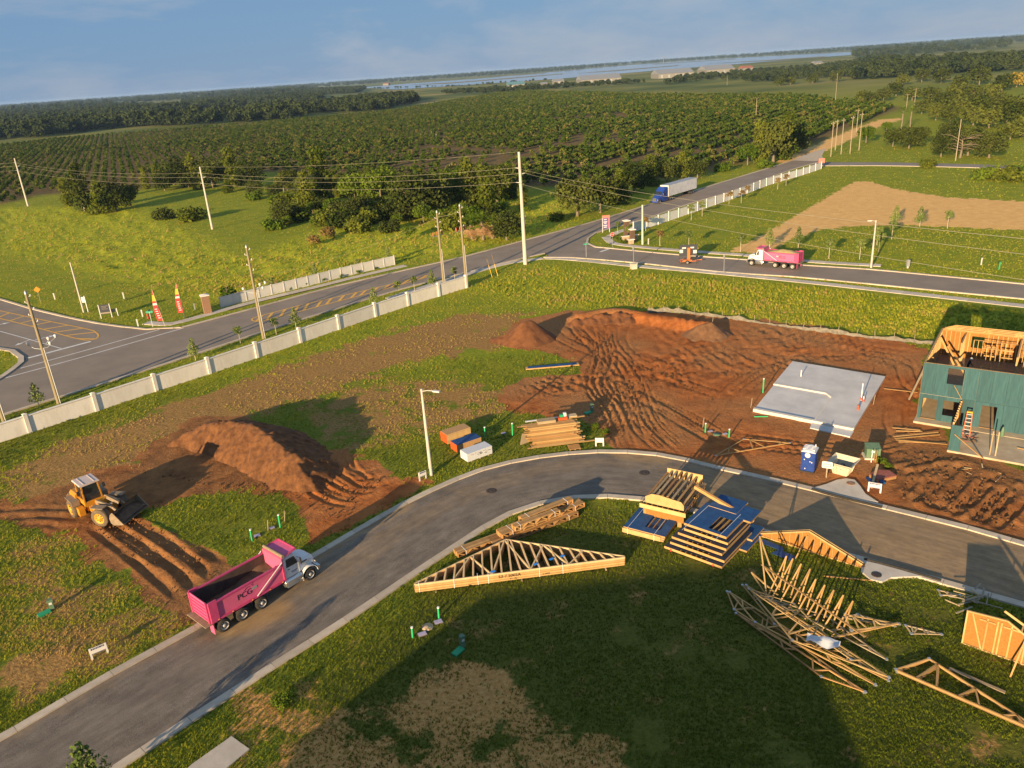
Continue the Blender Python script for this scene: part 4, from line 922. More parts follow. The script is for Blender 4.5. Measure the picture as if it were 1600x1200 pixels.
# --- pipes, meter lids and ground boxes
def riser(px, py, top, label, m='pipe_green', r=0.075):
    h = vheight((px, py), top); t = thing('pipe_riser', label, 'pipe', GV(px, py), 0, 'capped pipe risers'); b = MB(); b.tube((0, 0, -0.1), (0.03, 0.02, h), r, r, 10); b.build('pipe', m, t)
    b = MB(); b.tube((0.03, 0.02, h - 0.02), (0.03, 0.02, h + 0.06), r * 1.25, r * 1.25, 10); b.build('cap', 'pipe_white' if m == 'pipe_green' else 'sign_red', t)
for a in (((1192, 614), (1192, 592), 'tall green pipe riser at the left corner of the concrete slab'), ((438, 824), (435, 805), 'green pipe riser right behind the pink truck cab'), ((394, 845), (391, 828), 'green pipe riser behind the pink truck bed'), ((758, 683), (757, 668), 'green pipe riser behind the blue-topped bundle'),
          ((801, 681), (799, 662), 'green pipe riser left of the lumber pile'), ((1102, 675), (1102, 662), 'green pipe riser nearest the muddy wheel tracks'), ((1139, 684), (1137, 671), 'green pipe riser nearest the single truss on the dirt'), ((686, 967), (684, 950), 'green pipe riser nearest the long truss stack'), ((645, 997), (643, 981), 'green pipe riser nearest the near kerb on the lawn')): riser(*a[0], a[1], a[2])
def lid(px, py, m, label, w=0.5, d=0.35, z=0.1, hd=0.4):
    t = thing('meter_box', label, 'meter box', GV(px, py), hd, 'utility boxes set in the ground'); b = MB(); b.box((0, 0, z / 2), (w, d, z)); b.build('body', 'joint', t); b = MB(); b.box((0, 0, z + 0.012), (w * 0.92, d * 0.9, 0.02)); b.build('lid', m, t)
lid(402, 838, 'lid_purple', 'purplish meter lid just behind the pink truck bed', 0.55, 0.4); lid(425, 826, 'lid_purple', 'purplish meter lid between the two risers behind the truck', 0.5, 0.35)
lid(787, 678, 'lid_purple', 'purplish meter lid left of the lumber pile'); lid(1110, 675, 'lid_purple', 'purplish meter lid by the risers near the wheel tracks'); lid(1133, 679, 'lid_purple', 'purplish meter lid beside the riser near the single truss')
lid(660, 992, 'lid_purple', 'white meter lid on the lawn by the near kerb', 0.6, 0.4); lid(685, 973, 'lid_purple', 'open purplish meter box on the lawn', 0.6, 0.45)
b = MB(); b.lathe([(0.42, 0), (0.42, 0.05), (0.001, 0.06)], n=18); tag(b.build('round_lid', 'stone_tan', None, GV(668, 980, 0.03)), 'round tan cover between the risers on the lawn', 'cover')
b = MB(); b.lathe([(0.4, 0), (0.4, 0.05), (0.001, 0.06)], n=18); tag(b.build('round_lid', 'box_green', None, GV(1120, 679, 0.05)), 'round dark cover between the risers on the dirt', 'cover')
def pedestal(px, py, label, hd, flat=True):
    t = thing('utility_pedestal', label, 'utility pedestal', GV(px, py), hd, 'green utility pedestals'); b = MB(); b.prism([(-0.16, -0.14), (0.16, -0.14), (0.16, 0.14), (-0.16, 0.14)], 0, 0.75); b.prism([(-0.2, -0.18), (0.2, -0.18), (0.14, 0.18), (-0.14, 0.18)], 0.75, 0.92); b.build('post', 'box_green', t)
    if flat: b = MB(); b.box((-0.55, -0.3, 0.08), (0.85, 0.5, 0.14), 0.3); b.build('ground_box', 'lid_green', t)
    b = MB(); b.box((0, -0.15, 0.6), (0.2, 0.02, 0.18)); b.build('label_plate', 'white_paint', t)
pedestal(82, 952, 'green pedestal and ground box on the patchy grass at far left', 0.5); pedestal(723, 1010, 'green pedestal with turquoise ground box on the shaded lawn', 0.6); pedestal(925, 643, 'green pedestal with green box behind the lumber pile', 0.2)
t = thing('utility_pedestal', 'grey meter post in the grass right of the far street lamp', 'utility pedestal', GV(1418, 419), 0, 'green utility pedestals'); b = MB(); b.box((0, 0, 0.9), (0.5, 0.35, 1.1)); b.build('post', 'steel', t); b = MB(); b.beam((0, 0, 0), (0, 0, 0.5), 0.2, 0.2); b.build('foot', 'white_paint', t)
for px, py, lab in ((86, 468, 'white marker post in the left meadow near the diamond sign'), (194, 467, 'small white marker post in the left meadow behind the signs'), (223, 495, 'white marker post left of the street name sign'), (216, 510, 'low pale green marker by the street corner kerb'), (1013, 382, 'small pale marker on the lawn right of the entrance pole'), (1561, 421, 'pale green marker post in the right-hand rough grass'), (1533, 414, 'small white marker post in the right-hand rough grass'), (305, 485, 'grey-green marker post beside the brown brick pillar')):
    b = MB(); b.prism([(-0.1, -0.05), (0.1, -0.05), (0.1, 0.05), (-0.1, 0.05)], 0, 1.1); b.prism([(-0.13, -0.07), (0.13, -0.07), (0.09, 0.07), (-0.09, 0.07)], 1.1, 1.25); tag(b.build('marker_post', 'white_paint' if px not in (1561, 305) else 'pipe_green' if px == 1561 else 'steel', None, GV(px, py), 0.4), lab, 'marker post')
b = MB(); b.lathe([(0.2, 0), (0.22, 0.15), (0.14, 0.2), (0.14, 0.6), (0.2, 0.62), (0.16, 0.8), (0.02, 0.9)], n=10); tag(b.build('fire_hydrant', 'sign_red', None, GV(232, 498)), 'red hydrant beside the street name sign post', 'hydrant')
# yellow guy guards by the wall end
for dx, lab in ((0, 'left yellow guy guard in the grass below the tallest pole'), (9, 'right yellow guy guard in the grass below the tallest pole')):
    a = GV(769 + dx, 433 - dx * 0.2); b = MB(); b.tube((0, 0, 0), (-0.5, 0.4, 2.2), 0.06, 0.06, 6); b.tube((-0.5, 0.4, 2.2), (-0.9, 0.72, 4), 0.012, 0.012, 4); tag(b.build('guy_guard', 'flag_yellow', None, a), lab, 'guy wire')
# ------------------------------------------------------------------ vehicles (x forward, y left, origin on the ground)
mat('pink', (0.54, 0.11, 0.19), 0.5, (0.68, 0.11, 0.26), 1.1, detail=9, spec=0.4)
mat('pink_trim', (0.56, 0.065, 0.18), 0.5, (0.46, 0.05, 0.14), 2.0)
mat('truck_white', (0.62, 0.61, 0.58), 0.35, (0.74, 0.75, 0.75), 1.5, detail=8, spec=0.6)
mat('chrome', (0.62, 0.62, 0.60), 0.25, metal=0.9)
mat('rubber', (0.02, 0.019, 0.018), 0.9, (0.045, 0.038, 0.03), 6.0)
mat('rubber_dusty', (0.10, 0.075, 0.05), 0.95, (0.17, 0.125, 0.08), 3.0)
mat('rim_grey', (0.42, 0.40, 0.37), 0.5, (0.55, 0.53, 0.49), 5.0, metal=0.4)
mat('rim_yellow', (0.62, 0.30, 0.02), 0.5)
mat('glass_dark', (0.02, 0.025, 0.03), 0.08, spec=0.8)
mat('chassis', (0.025, 0.025, 0.026), 0.7)
mat('bed_inside', (0.05, 0.035, 0.03), 0.9, (0.09, 0.06, 0.045), 2.0)
mat('load_dark', (0.085, 0.05, 0.03), 0.95, (0.16, 0.095, 0.055), 2.5, 0.6)
mat('load_tan', (0.33, 0.24, 0.10), 0.95, (0.42, 0.32, 0.15), 2.5, 0.6)
mat('black_print', (0.015, 0.012, 0.015), 0.6)
mat('amber', (0.8, 0.35, 0.05), 0.4)
mat('yellow_machine', (0.62, 0.27, 0.015), 0.5, (0.46, 0.20, 0.02), 2.0)
mat('bucket_steel', (0.20, 0.15, 0.10), 0.8, (0.30, 0.22, 0.14), 3.0, 0.2)
mat('cab_roof', (0.52, 0.42, 0.38), 0.7, (0.60, 0.50, 0.46), 3.0)
mat('blue_tractor', (0.015, 0.05, 0.28), 0.3, spec=0.6)
mat('trailer_white', (0.56, 0.56, 0.56), 0.5, (0.72, 0.72, 0.72), 0.6)
mat('orange_machine', (0.55, 0.17, 0.05), 0.6)

def wheel(parent, x, y, r=0.53, w=0.28, rim='rim_grey', tyre='rubber', dual=False, out=1, n=22):
    """out: +1 rim faces +y, -1 faces -y"""
    ww = w * (2.1 if dual else 1); t = bpy.data.objects.new('wheel', None)
    b = MB(); b.lathe([(r * 0.58, -ww / 2), (r * 0.93, -ww / 2), (r, -ww * 0.38), (r, ww * 0.38), (r * 0.93, ww / 2), (r * 0.58, ww / 2), (r * 0.58, -ww / 2)], n=n, axis='Y')
    o = b.build('wheel', tyre, parent, (x, y, r))
    c = MB(); c.lathe([(0.001, 0.10 * out), (r * 0.22, 0.10 * out), (r * 0.24, 0.02 * out), (r * 0.46, -0.02 * out), (r * 0.56, 0.05 * out), (r * 0.60, 0.07 * out)] if out > 0 else [(r * 0.60, 0.07 * out), (r * 0.56, 0.05 * out), (r * 0.46, -0.02 * out), (r * 0.24, 0.02 * out), (r * 0.22, 0.10 * out), (0.001, 0.10 * out)], (0, out * (ww / 2 - 0.06), 0), 16, 'Y'); rm = c.build('rim', rim, o)
    d = MB()
    for k in range(8): a = k * math.pi / 4; d.tube((r * 0.36 * math.cos(a), out * (ww / 2 - 0.07), r * 0.36 * math.sin(a)), (r * 0.36 * math.cos(a), out * (ww / 2 - 0.02), r * 0.36 * math.sin(a)), 0.045, 0.045, 6)
    d.build('wheel_nuts', 'chassis', o); return o
def hull(name, m, parent, sections, smooth_=False, caps=True):
    """loft through sections (x, [(y,z)...])"""
    b = MB(); n = len(sections[0][1]); v = []
    for x, pts in sections: v += [(x, y, z) for y, z in pts]
    f = []
    for i in range(len(sections) - 1):
        for k in range(n): A, B = i * n + k, i * n + (k + 1) % n; f.append((A, A + n, B + n, B))
    if caps: f += [tuple(range(n)), tuple(reversed(range((len(sections) - 1) * n, len(sections) * n)))]
    b.add(v, f, smooth_); return b.build(name, m, parent)
def rr(w, z0, z1, c=0.08):
    """rounded rectangle section, half width w"""
    return [(-w + c, z0), (w - c, z0), (w, z0 + c), (w, z1 - c), (w - c, z1), (-w + c, z1), (-w, z1 - c), (-w, z0 + c)]

def dump_truck(label, loc, rz, load, lettered=True):
    t = thing('dump_truck', label, 'dump truck', loc, rz, 'pink dump trucks')
    ax = (-3.7, -2.2, -0.6, 3.75)
    for x in ax[:3]:
        for s in (-1, 1): wheel(t, x, s * 0.98, dual=True, out=s)
    for s in (-1, 1): wheel(t, ax[3], s * 1.08, w=0.34, out=s)
    b = MB()
    for s in (-1, 1): b.box((0.0, s * 0.42, 0.95), (8.6, 0.12, 0.32))
    for x in ax: b.tube((x, -0.95, 0.53), (x, 0.95, 0.53), 0.09, 0.09, 8)
    for x in ax[:3]: b.box((x, 0, 0.6), (0.4, 0.4, 0.36))
    b.build('chassis', 'chassis', t)
    # tipping body: floor, ribbed sides, front wall with cab shield
    zf, zt, x0, x1, w = 1.32, 2.72, -4.55, 1.62, 1.24
    b = MB(); b.box(((x0 + x1) / 2, 0, zf), (x1 - x0, 2 * w - 0.1, 0.12)); b.box(((x0 + x1) / 2, 0, zf - 0.14), (x1 - x0, 1.1, 0.16)); b.build('bed_floor', 'bed_inside', t)
    for s in (-1, 1):
        b = MB(); b.box(((x0 + x1) / 2, s * (w - 0.03), (zf + zt) / 2), (x1 - x0, 0.06, zt - zf)); sd = b.build('bed_side', 'pink', t)
        b = MB(); b.box(((x0 + x1) / 2, s * (w - 0.075), (zf + zt) / 2 + 0.02), (x1 - x0 - 0.1, 0.02, zt - zf - 0.12)); b.build('liner', 'bed_inside', sd)
        b = MB(); b.box(((x0 + x1) / 2, s * (w + 0.02), zt), (x1 - x0, 0.16, 0.12)); b.box(((x0 + x1) / 2, s * (w + 0.02), zf - 0.02), (x1 - x0, 0.14, 0.16)); b.build('rail', 'pink_trim', sd)
        b = MB(); b.box((x0 + 0.32, s * (w + 0.045), (zf + zt) / 2 + 0.05), (0.62, 0.1, zt - zf + 0.3)); b.build('corner_post', 'pink_trim', sd); b = MB(); b.box((x1 - 0.06, s * (w + 0.03), (zf + zt) / 2), (0.14, 0.08, zt - zf)); b.build('corner_post', 'pink_trim', sd)
        b = MB()
        for x in (-4.0, -2.9, -1.3, 0.2, 1.3): b.box((x, s * (w + 0.1), zf - 0.02), (0.1, 0.03, 0.07))
        b.build('marker_light', 'amber', sd)
        b = MB(); b.beam((1.5, s * (w + 0.12), zt + 0.18), (-0.9, s * (w + 0.12), zf + 0.05), 0.05, 0.06); b.build('tarp_arm', 'truck_white', t)
        if lettered:
            Rm = Matrix.Rotation(math.pi if s > 0 else 0, 4, 'Z')
            for body, size, x, z in (('PCG', 0.62, -1.75, 2.0),):
                lettering(body, size, 'black_print', sd, Matrix.Translation((x * 1.0, s * (w + 0.012), z)) @ Rm @ RXF)
            q = MB()   # sketchy roof-line strokes of the emblem and the grey plate beside it
            for a, c in (((-1.75, 2.3), (-1.45, 2.45)), ((-1.45, 2.45), (-1.25, 2.38)), ((-1.15, 2.5), (-1.0, 2.36)), ((-0.98, 2.5), (-1.02, 2.56))): q.beam((a[0], s * (w + 0.012), a[1]), (c[0], s * (w + 0.012), c[1]), 0.01, 0.03)
            q.build('emblem', 'black_print', sd)
            q = MB(); q.box((-0.92, s * (w + 0.01), 2.12), (0.42, 0.012, 0.2)); q.build('emblem_plate', 'steel', sd)
    b = MB(); b.box((x1 - 0.04, 0, 2.2), (0.08, 2 * w, 1.8)); fw_ = b.build('bed_front', 'pink', t)
    sh = hull('cab_shield', 'pink', t, [(x1 - 0.05, rr(w, 3.05, 3.15, 0.02)), (x1 + 0.3, rr(w, 3.12, 3.22, 0.02)), (x1 + 1.35, rr(w * 0.93, 3.18, 3.27, 0.02))])
    b = MB()
    for s in (-1, 1): b.beam((x1 + 0.1, s * (w - 0.06), 3.18), (x1 + 1.35, s * (w * 0.93 - 0.06), 3.3), 0.08, 0.1)
    b.beam((x1 + 1.33, -w * 0.9, 3.29), (x1 + 1.33, w * 0.9, 3.29), 0.08, 0.08); b.build('shield_rail', 'pink_trim', sh)
    b = MB(); b.tube((x1 + 0.12, -w - 0.02, 3.26), (x1 + 0.12, w + 0.02, 3.26), 0.13, 0.13, 10); b.build('tarp_roll', 'bucket_steel', t)
    # tailgate: frame, horizontal ribs
    b = MB(); b.box((x0 - 0.03, 0, (zf + zt) / 2 + 0.05), (0.06, 2 * w - 0.05, zt - zf + 0.25)); tg = b.build('tailgate', 'pink', t)
    b = MB()
    for z in (1.45, 1.75, 2.05, 2.35, 2.65): b.box((x0 - 0.085, 0, z), (0.06, 2 * w - 0.2, 0.13))
    for s in (-1, 1): b.box((x0 - 0.08, s * (w - 0.1), (zf + zt) / 2 + 0.05), (0.09, 0.16, zt - zf + 0.3))
    b.build('rib', 'pink_trim', tg)
    b = MB(); b.box((x0 - 0.25, 0, 1.16), (0.5, 2 * w + 0.1, 0.07)); b.build('spill_plate', 'bucket_steel', t)
    for s in (-1, 1): b = MB(); b.box((x0 + 0.1, s * 0.95, 0.6), (0.04, 0.55, 0.75)); b.build('mud_flap', 'pink', t)
    # load
    n, m_ = 26, 14; v = []; f = []
    for i in range(n + 1):
        for j in range(m_ + 1):
            u, q = i / n, j / m_; x = x0 + 0.06 + u * (x1 - x0 - 0.16); y = (q - 0.5) * (2 * w - 0.18)
            nz = float(fbm(np.array([x * 1.4 + 9]), np.array([y * 1.4]), 5, 4)[0]) - 0.5
            if load == 'full': z = 2.55 + 0.62 * math.sin(math.pi * min(1, u * 1.08)) ** 0.7 * math.sin(math.pi * q) ** 0.8 + 0.2 * nz
            else: z = 1.42 + 0.30 * smooth(0.35, 1.0, np.array(u)) * (0.5 + abs(q - 0.5)) * 2 + 0.55 * max(0, 1 - ((u - 0.86) / 0.14) ** 2 - ((q - 0.25) / 0.3) ** 2) + 0.25 * nz
            v.append((x, y, float(z)))
    for i in range(n):
        for j in range(m_): a = i * (m_ + 1) + j; f.append((a, a + m_ + 1, a + m_ + 2, a + 1))
    b = MB(); b.add(v, f, True); b.build('soil_load', 'load_tan' if load == 'full' else 'load_dark', t)
    # cab, bonnet, fenders
    cb = hull('cab', 'truck_white', t, [(1.78, rr(1.05, 1.05, 2.95, 0.12)), (2.45, rr(1.05, 1.05, 2.98, 0.12)), (2.75, rr(1.03, 1.05, 2.9, 0.12)), (3.2, rr(1.0, 1.05, 2.1, 0.1))])
    b = MB(); b.add([(2.79, -0.86, 2.74), (2.79, 0.86, 2.74), (3.19, 0.88, 2.12), (3.19, -0.88, 2.12)], [(0, 1, 2, 3), (3, 2, 1, 0)]); b.v = [(x + 0.025, y, z + 0.02) for x, y, z in b.v]; b.build('windscreen', 'glass_dark', cb)
    for s in (-1, 1):
        b = MB(); b.prism([(1.95, 2.05), (2.98, 2.0), (2.72, 2.72), (2.0, 2.74)], 0, 0.02, Matrix.Translation((0, s * 1.055 + (0.01 if s < 0 else -0.01), 0)) @ RXF); b.build('side_window', 'glass_dark', cb)
        b = MB(); b.box((2.45, s * 1.06, 1.6), (1.15, 0.012, 0.85)); d = b.build('door', 'truck_white', cb)
        b = MB(); b.box((2.1, s * 1.075, 1.85), (0.18, 0.03, 0.05)); b.build('handle', 'chassis', d)
        b = MB(); b.box((2.55, s * 1.07, 1.55), (0.55, 0.006, 0.05)); b.box((2.55, s * 1.07, 1.45), (0.4, 0.006, 0.04)); b.build('print', 'navy', d)
        b = MB(); b.box((3.05, s * 1.34, 2.25), (0.08, 0.2, 0.5)); b.tube((3.0, s * 1.0, 2.5), (3.05, s * 1.34, 2.45), 0.02, 0.02, 5); b.build('mirror', 'chassis', cb)
        b = MB(); b.tube((1.64, s * 1.0, 1.0), (1.64, s * 1.0, 3.1), 0.1, 0.1, 10); b.build('exhaust_stack', 'chrome', t)
        b = MB(); b.lathe([(0.01, -0.75), (0.3, -0.75), (0.33, -0.7), (0.33, 0.7), (0.3, 0.75), (0.01, 0.75)], (2.3, s * 0.98, 0.82), 14, 'X'); tk = b.build('fuel_tank', 'chrome', t)
        b = MB(); b.box((2.4, s * 1.22, 0.55), (1.5, 0.22, 0.06)); b.box((2.4, s * 1.2, 0.95), (1.4, 0.22, 0.05)); b.build('step', 'chrome', tk)
        # fender arch over the front wheel
        v = []; f = []; R = 0.68
        for i in range(11):
            a = math.radians(-18 + i * 19.6); x, z = ax[3] - R * 1.05 * math.cos(a), 0.56 + R * math.sin(a)
            v += [(x, s * 0.82, z), (x, s * 1.28, z), (x, s * 1.28, z + 0.05), (x, s * 0.82, z + 0.05)]
        for i in range(10):
            for k in range(4): A, B = i * 4 + k, i * 4 + (k + 1) % 4; f.append((A, B, B + 4, A + 4))
        b = MB(); b.add(v, f, True); b.build('fender', 'truck_white' if load != 'full' else 'chassis', t)
        b = MB(); b.lathe([(0.001, 0.04), (0.13, 0.03), (0.15, 0.0)], (4.52, s * 0.86, 1.12), 10, 'X'); b.build('headlight', 'insulator', t)
    hd_ = hull('bonnet', 'truck_white', t, [(3.05, rr(0.98, 1.0, 2.1, 0.16)), (3.7, rr(0.93, 1.0, 2.0, 0.2)), (4.25, rr(0.82, 0.95, 1.85, 0.22)), (4.55, rr(0.7, 0.9, 1.62, 0.2))])
    b = MB(); b.box((4.57, 0, 1.25), (0.04, 1.1, 0.62)); b.build('grille', 'chrome', hd_)
    for s in (-1, 1): b = MB(); b.box((3.6, s * 0.96, 1.75), (0.45, 0.02, 0.1)); b.build('vent', 'chassis', hd_)
    b = MB(); b.box((4.62, 0, 0.72), (0.22, 2.4, 0.32)); b.build('bumper', 'chrome', t)
    return t
p = GV(352, 988); hd = math.radians(48.3); dump_truck('pink dump truck with white cab parked on the near road, nearly empty bed', p + Vector((math.cos(hd), math.sin(hd), 0)) * 3.75 + Vector((-math.sin(hd), math.cos(hd), 0)) * 1.2 + Vector((0, 0, 0.06)), hd, 'low')
p = GV(1237, 421.5); hd = math.radians(140.5); dump_truck('pink dump truck heaped with tan soil on the branch road', p + Vector((math.cos(hd), math.sin(hd), 0)) * 3.6 + Vector((math.sin(hd), -math.cos(hd), 0)) * 1.2 + Vector((0, 0, 0.04)), hd, 'full')

def semi():
    hd = math.radians(-132.6); p = GV(1031, 318); loc = p + Vector((math.sin(hd), -math.cos(hd), 0)) * 1.05
    t = thing('semi_truck', 'blue tractor pulling a long white box trailer along the main road', 'truck', loc + Vector((0, 0, 0.04)), hd)
    for s in (-1, 1):
        wheel(t, 0, s * 1.05, 0.5, 0.3, 'chrome', out=s)
        for x in (-4.9, -6.2): wheel(t, x, s * 0.95, 0.5, 0.28, 'chrome', dual=True, out=s)
    b = MB()
    for s in (-1, 1): b.box((-3.0, s * 0.4, 0.9), (7.6, 0.12, 0.3))
    b.build('chassis', 'chassis', t)
    cb = hull('cab', 'blue_tractor', t, [(-3.7, rr(1.2, 0.9, 3.85, 0.25)), (-2.2, rr(1.2, 0.6, 3.75, 0.3)), (-1.35, rr(1.15, 0.6, 2.95, 0.3)), (-0.75, rr(1.1, 0.6, 2.1, 0.25))])
    hull('bonnet', 'blue_tractor', t, [(-0.8, rr(1.08, 0.5, 2.05, 0.3)), (0.3, rr(1.0, 0.45, 1.75, 0.3)), (1.0, rr(0.9, 0.4, 1.45, 0.25))])
    b = MB(); b.add([(-1.33, -0.95, 2.86), (-1.33, 0.95, 2.86), (-0.78, 1.0, 2.12), (-0.78, -1.0, 2.12)], [(0, 1, 2, 3)]); b.v = [(x + .04, y, z + .03) for x, y, z in b.v]; b.build('windscreen', 'glass_dark', cb)
    for s in (-1, 1):
        b = MB(); b.prism([(-2.1, 2.1), (-1.0, 2.0), (-1.35, 2.75), (-2.1, 2.85)], 0, 0.02, Matrix.Translation((0, s * 1.2, 0)) @ RXF); b.build('side_window', 'glass_dark', cb)
        b = MB(); b.box((-2.6, s * 1.15, 0.6), (2.6, 0.1, 0.6)); b.build('side_skirt', 'blue_tractor', t)
        b = MB(); b.box((0.85, s * 0.85, 1.0), (0.2, 0.3, 0.25)); b.build('headlight', 'insulator', t)
        b = MB(); b.box((-1.1, s * 1.45, 2.3), (0.12, 0.2, 0.55)); b.build('mirror', 'chrome', t)
    b = MB(); b.box((1.02, 0, 1.05), (0.08, 1.1, 0.8)); b.build('grille', 'chrome', t)
    b = MB(); b.box((1.08, 0, 0.5), (0.25, 2.3, 0.4)); b.build('bumper', 'blue_tractor', t)
    r = thing('box_trailer', 'long white box trailer behind the blue tractor', 'trailer', loc + Vector((0, 0, 0.04)), hd)
    b = MB(); b.box((-11.7, 0, 2.65), (15.2, 2.55, 2.85)); bx = b.build('box', 'trailer_white', r)
    b = MB(); b.box((-11.7, 0, 4.1), (15.1, 2.45, 0.06)); b.build('roof', 'steel', bx)
    for s in (-1, 1):
        b = MB()
        for k in range(20): b.box((-4.6 - k * 0.75, s * 1.285, 1.3), (0.4, 0.02, 0.08))
        b.build('reflective_strip', 'white_paint', bx)
        b = MB(); b.box((-4.05 - 0.03, s * 1.2, 2.65), (0.14, 0.2, 2.9)); b.build('corner_post', 'white_paint', bx)
        for x in (-16.2, -17.4): wheel(r, x, s * 0.95, 0.5, 0.28, 'chrome', dual=True, out=s)
        b = MB(); b.box((-7.6, s * 0.7, 0.75), (0.12, 0.12, 1.0)); b.build('landing_leg', 'chassis', r)
    b = MB(); b.box((-16.8, 0, 1.0), (3.2, 1.2, 0.35)); b.build('bogie', 'chassis', r)
    b = MB(); b.box((-19.31, 0, 2.65), (0.03, 2.4, 2.7)); b.build('rear_door', 'trailer_white', bx)
semi()

def loader():
    A, B = math.radians(-45), math.radians(-15); p = GV(139, 826); loc = p + Vector((-math.sin(A), math.cos(A), 0)) * 1.35 - Vector((math.cos(A), math.sin(A), 0)) * 1.6
    t = thing('wheel_loader', 'yellow wheel loader with a brown bucket by the scooped dirt mound', 'wheel loader', loc, A); t.scale = (1.12,) * 3
    for s in (-1, 1): wheel(t, -1.55, s * 1.12, 0.78, 0.6, 'rim_yellow', 'rubber_dusty', out=s, n=26)
    b = MB(); b.box((-1.4, 0, 1.0), (2.4, 1.0, 0.7)); b.box((-0.2, 0, 0.9), (1.0, 0.7, 0.5)); b.build('rear_frame', 'yellow_machine', t)
    hull('engine_cover', 'yellow_machine', t, [(-3.05, rr(0.8, 1.0, 1.75, 0.15)), (-2.6, rr(0.88, 1.0, 2.0, 0.15)), (-1.2, rr(0.9, 1.1, 2.1, 0.15))])
    hull('counterweight', 'bucket_steel', t, [(-3.25, rr(1.0, 0.8, 1.5, 0.15)), (-2.8, rr(1.15, 0.8, 1.6, 0.15))])
    for s in (-1, 1):
        b = MB(); b.box((-1.5, s * 1.12, 1.66), (1.5, 0.62, 0.07)); b.box((-0.72, s * 1.12, 1.45), (0.07, 0.62, 0.45)); b.build('fender', 'bucket_steel', t)
        b = MB(); b.box((-0.35, s * 0.95, 0.85), (0.55, 0.45, 0.7)); b.build('step_box', 'yellow_machine', t)
    # cab: pillars, glass, roof
    hull('cab_base', 'yellow_machine', t, [(-1.25, rr(0.72, 1.4, 1.75, 0.05)), (0.35, rr(0.72, 1.3, 1.75, 0.1))])
    b = MB()
    for x, x2 in ((-1.15, -1.1), (0.2, 0.32)):
        for s in (-1, 1): b.beam((x2, s * 0.68, 1.7), (x, s * 0.62, 3.15), 0.1, 0.1)
    b.build('cab_pillar', 'yellow_machine', t)
    hull('cab_glass', 'glass_dark', t, [(-1.1, rr(0.63, 1.75, 3.12, 0.04)), (0.18, rr(0.63, 1.75, 3.12, 0.04)), (0.3, rr(0.63, 1.75, 2.2, 0.04))])
    rf = hull('cab_roof', 'cab_roof', t, [(-1.35, rr(0.78, 3.14, 3.3, 0.05)), (0.4, rr(0.78, 3.16, 3.3, 0.05))])
    b = MB()
    for y in (-0.4, 0.4): b.box((-0.45, y, 3.31), (1.6, 0.05, 0.04))
    b.build('roof_rib', 'cab_roof', rf)
    b = MB(); b.tube((-1.9, 0.3, 1.9), (-1.9, 0.3, 2.9), 0.07, 0.07, 8); b.build('exhaust', 'chassis', t)
    for s in (-1, 1): b = MB(); b.box((0.45, s * 0.98, 2.75), (0.08, 0.22, 0.38)); b.tube((0.3, s * 0.65, 2.95), (0.45, s * 0.98, 2.9), 0.02, 0.02, 5); b.build('mirror', 'chassis', t)
    # front half, steered towards the tipping truck
    d = B - A; M = Matrix.Rotation(d, 4, 'Z')
    def fr(b): b.v = [tuple(M @ Vector(q)) for q in b.v]; return b
    b = MB(); b.box((1.0, 0, 0.95), (1.7, 0.9, 0.75)); b.box((0.9, 0, 1.5), (0.6, 0.8, 0.6)); fr(b).build('front_frame', 'yellow_machine', t)
    for s in (-1, 1):
        q = M @ Vector((1.55, s * 1.12, 0)); w = wheel(t, q.x, q.y, 0.78, 0.6, 'rim_yellow', 'rubber_dusty', out=s, n=26); w.rotation_euler = (0, 0, d)
        b = MB(); b.box((1.5, s * 1.12, 1.68), (1.2, 0.6, 0.06)); fr(b).build('fender', 'bucket_steel', t)
        b = MB(); b.beam((0.8, s * 0.45, 1.75), (2.2, s * 0.5, 1.35), 0.14, 0.34); b.beam((2.2, s * 0.5, 1.35), (2.85, s * 0.5, 0.75), 0.14, 0.3); fr(b).build('lift_arm', 'bucket_steel', t)
        b = MB(); b.tube((0.9, s * 0.25, 1.3), (2.1, s * 0.3, 1.6), 0.07, 0.07, 8); fr(b).build('cylinder', 'chrome', t)
    b = MB(); b.beam((1.5, 0, 2.0), (2.5, 0, 1.5), 0.16, 0.3); fr(b).build('tilt_link', 'bucket_steel', t)
    W = 1.5; prof = [(3.9, 0.45), (2.9, 0.35), (2.7, 0.55), (2.65, 0.95), (2.8, 1.3), (3.05, 1.5)]; v = []; f = []; n = len(prof)
    inn = [(x + 0.07 if 0 < i else x, z + (0.05 if i < 2 else 0)) for i, (x, z) in enumerate(prof)]
    for y in (-W, W): v += [(x, y, z) for x, z in prof] + [(x, y, z) for x, z in inn]
    N2 = 2 * n
    for i in range(n - 1): f += [(i, i + 1, N2 + i + 1, N2 + i), (n + i + 1, n + i, N2 + n + i, N2 + n + i + 1)]
    b = MB(); b.add(v, f)
    for s in (-1, 1): b.prism(prof, -0.03, 0.03, Matrix.Translation((0, s * W, 0)) @ RXF)
    bk = fr(b).build('bucket', 'bucket_steel', t)
    v = []; f = []
    for i in range(9):
        for j in range(15):
            u, q = i / 8, j / 14; v.append((2.74 + 1.05 * u, (q - 0.5) * 2 * W * 0.97, 0.55 + (0.7 - 0.55 * u) * math.sin(math.pi * (0.12 + 0.76 * q)) * (1 - abs(u - 0.4) * 0.5) + 0.1 * rnd.random()))
    for i in range(8):
        for j in range(14): a = i * 15 + j; f.append((a, a + 15, a + 16, a + 1))
    b = MB(); b.add(v, f, True); fr(b).build('soil_load', 'load_dark', bk)
loader()

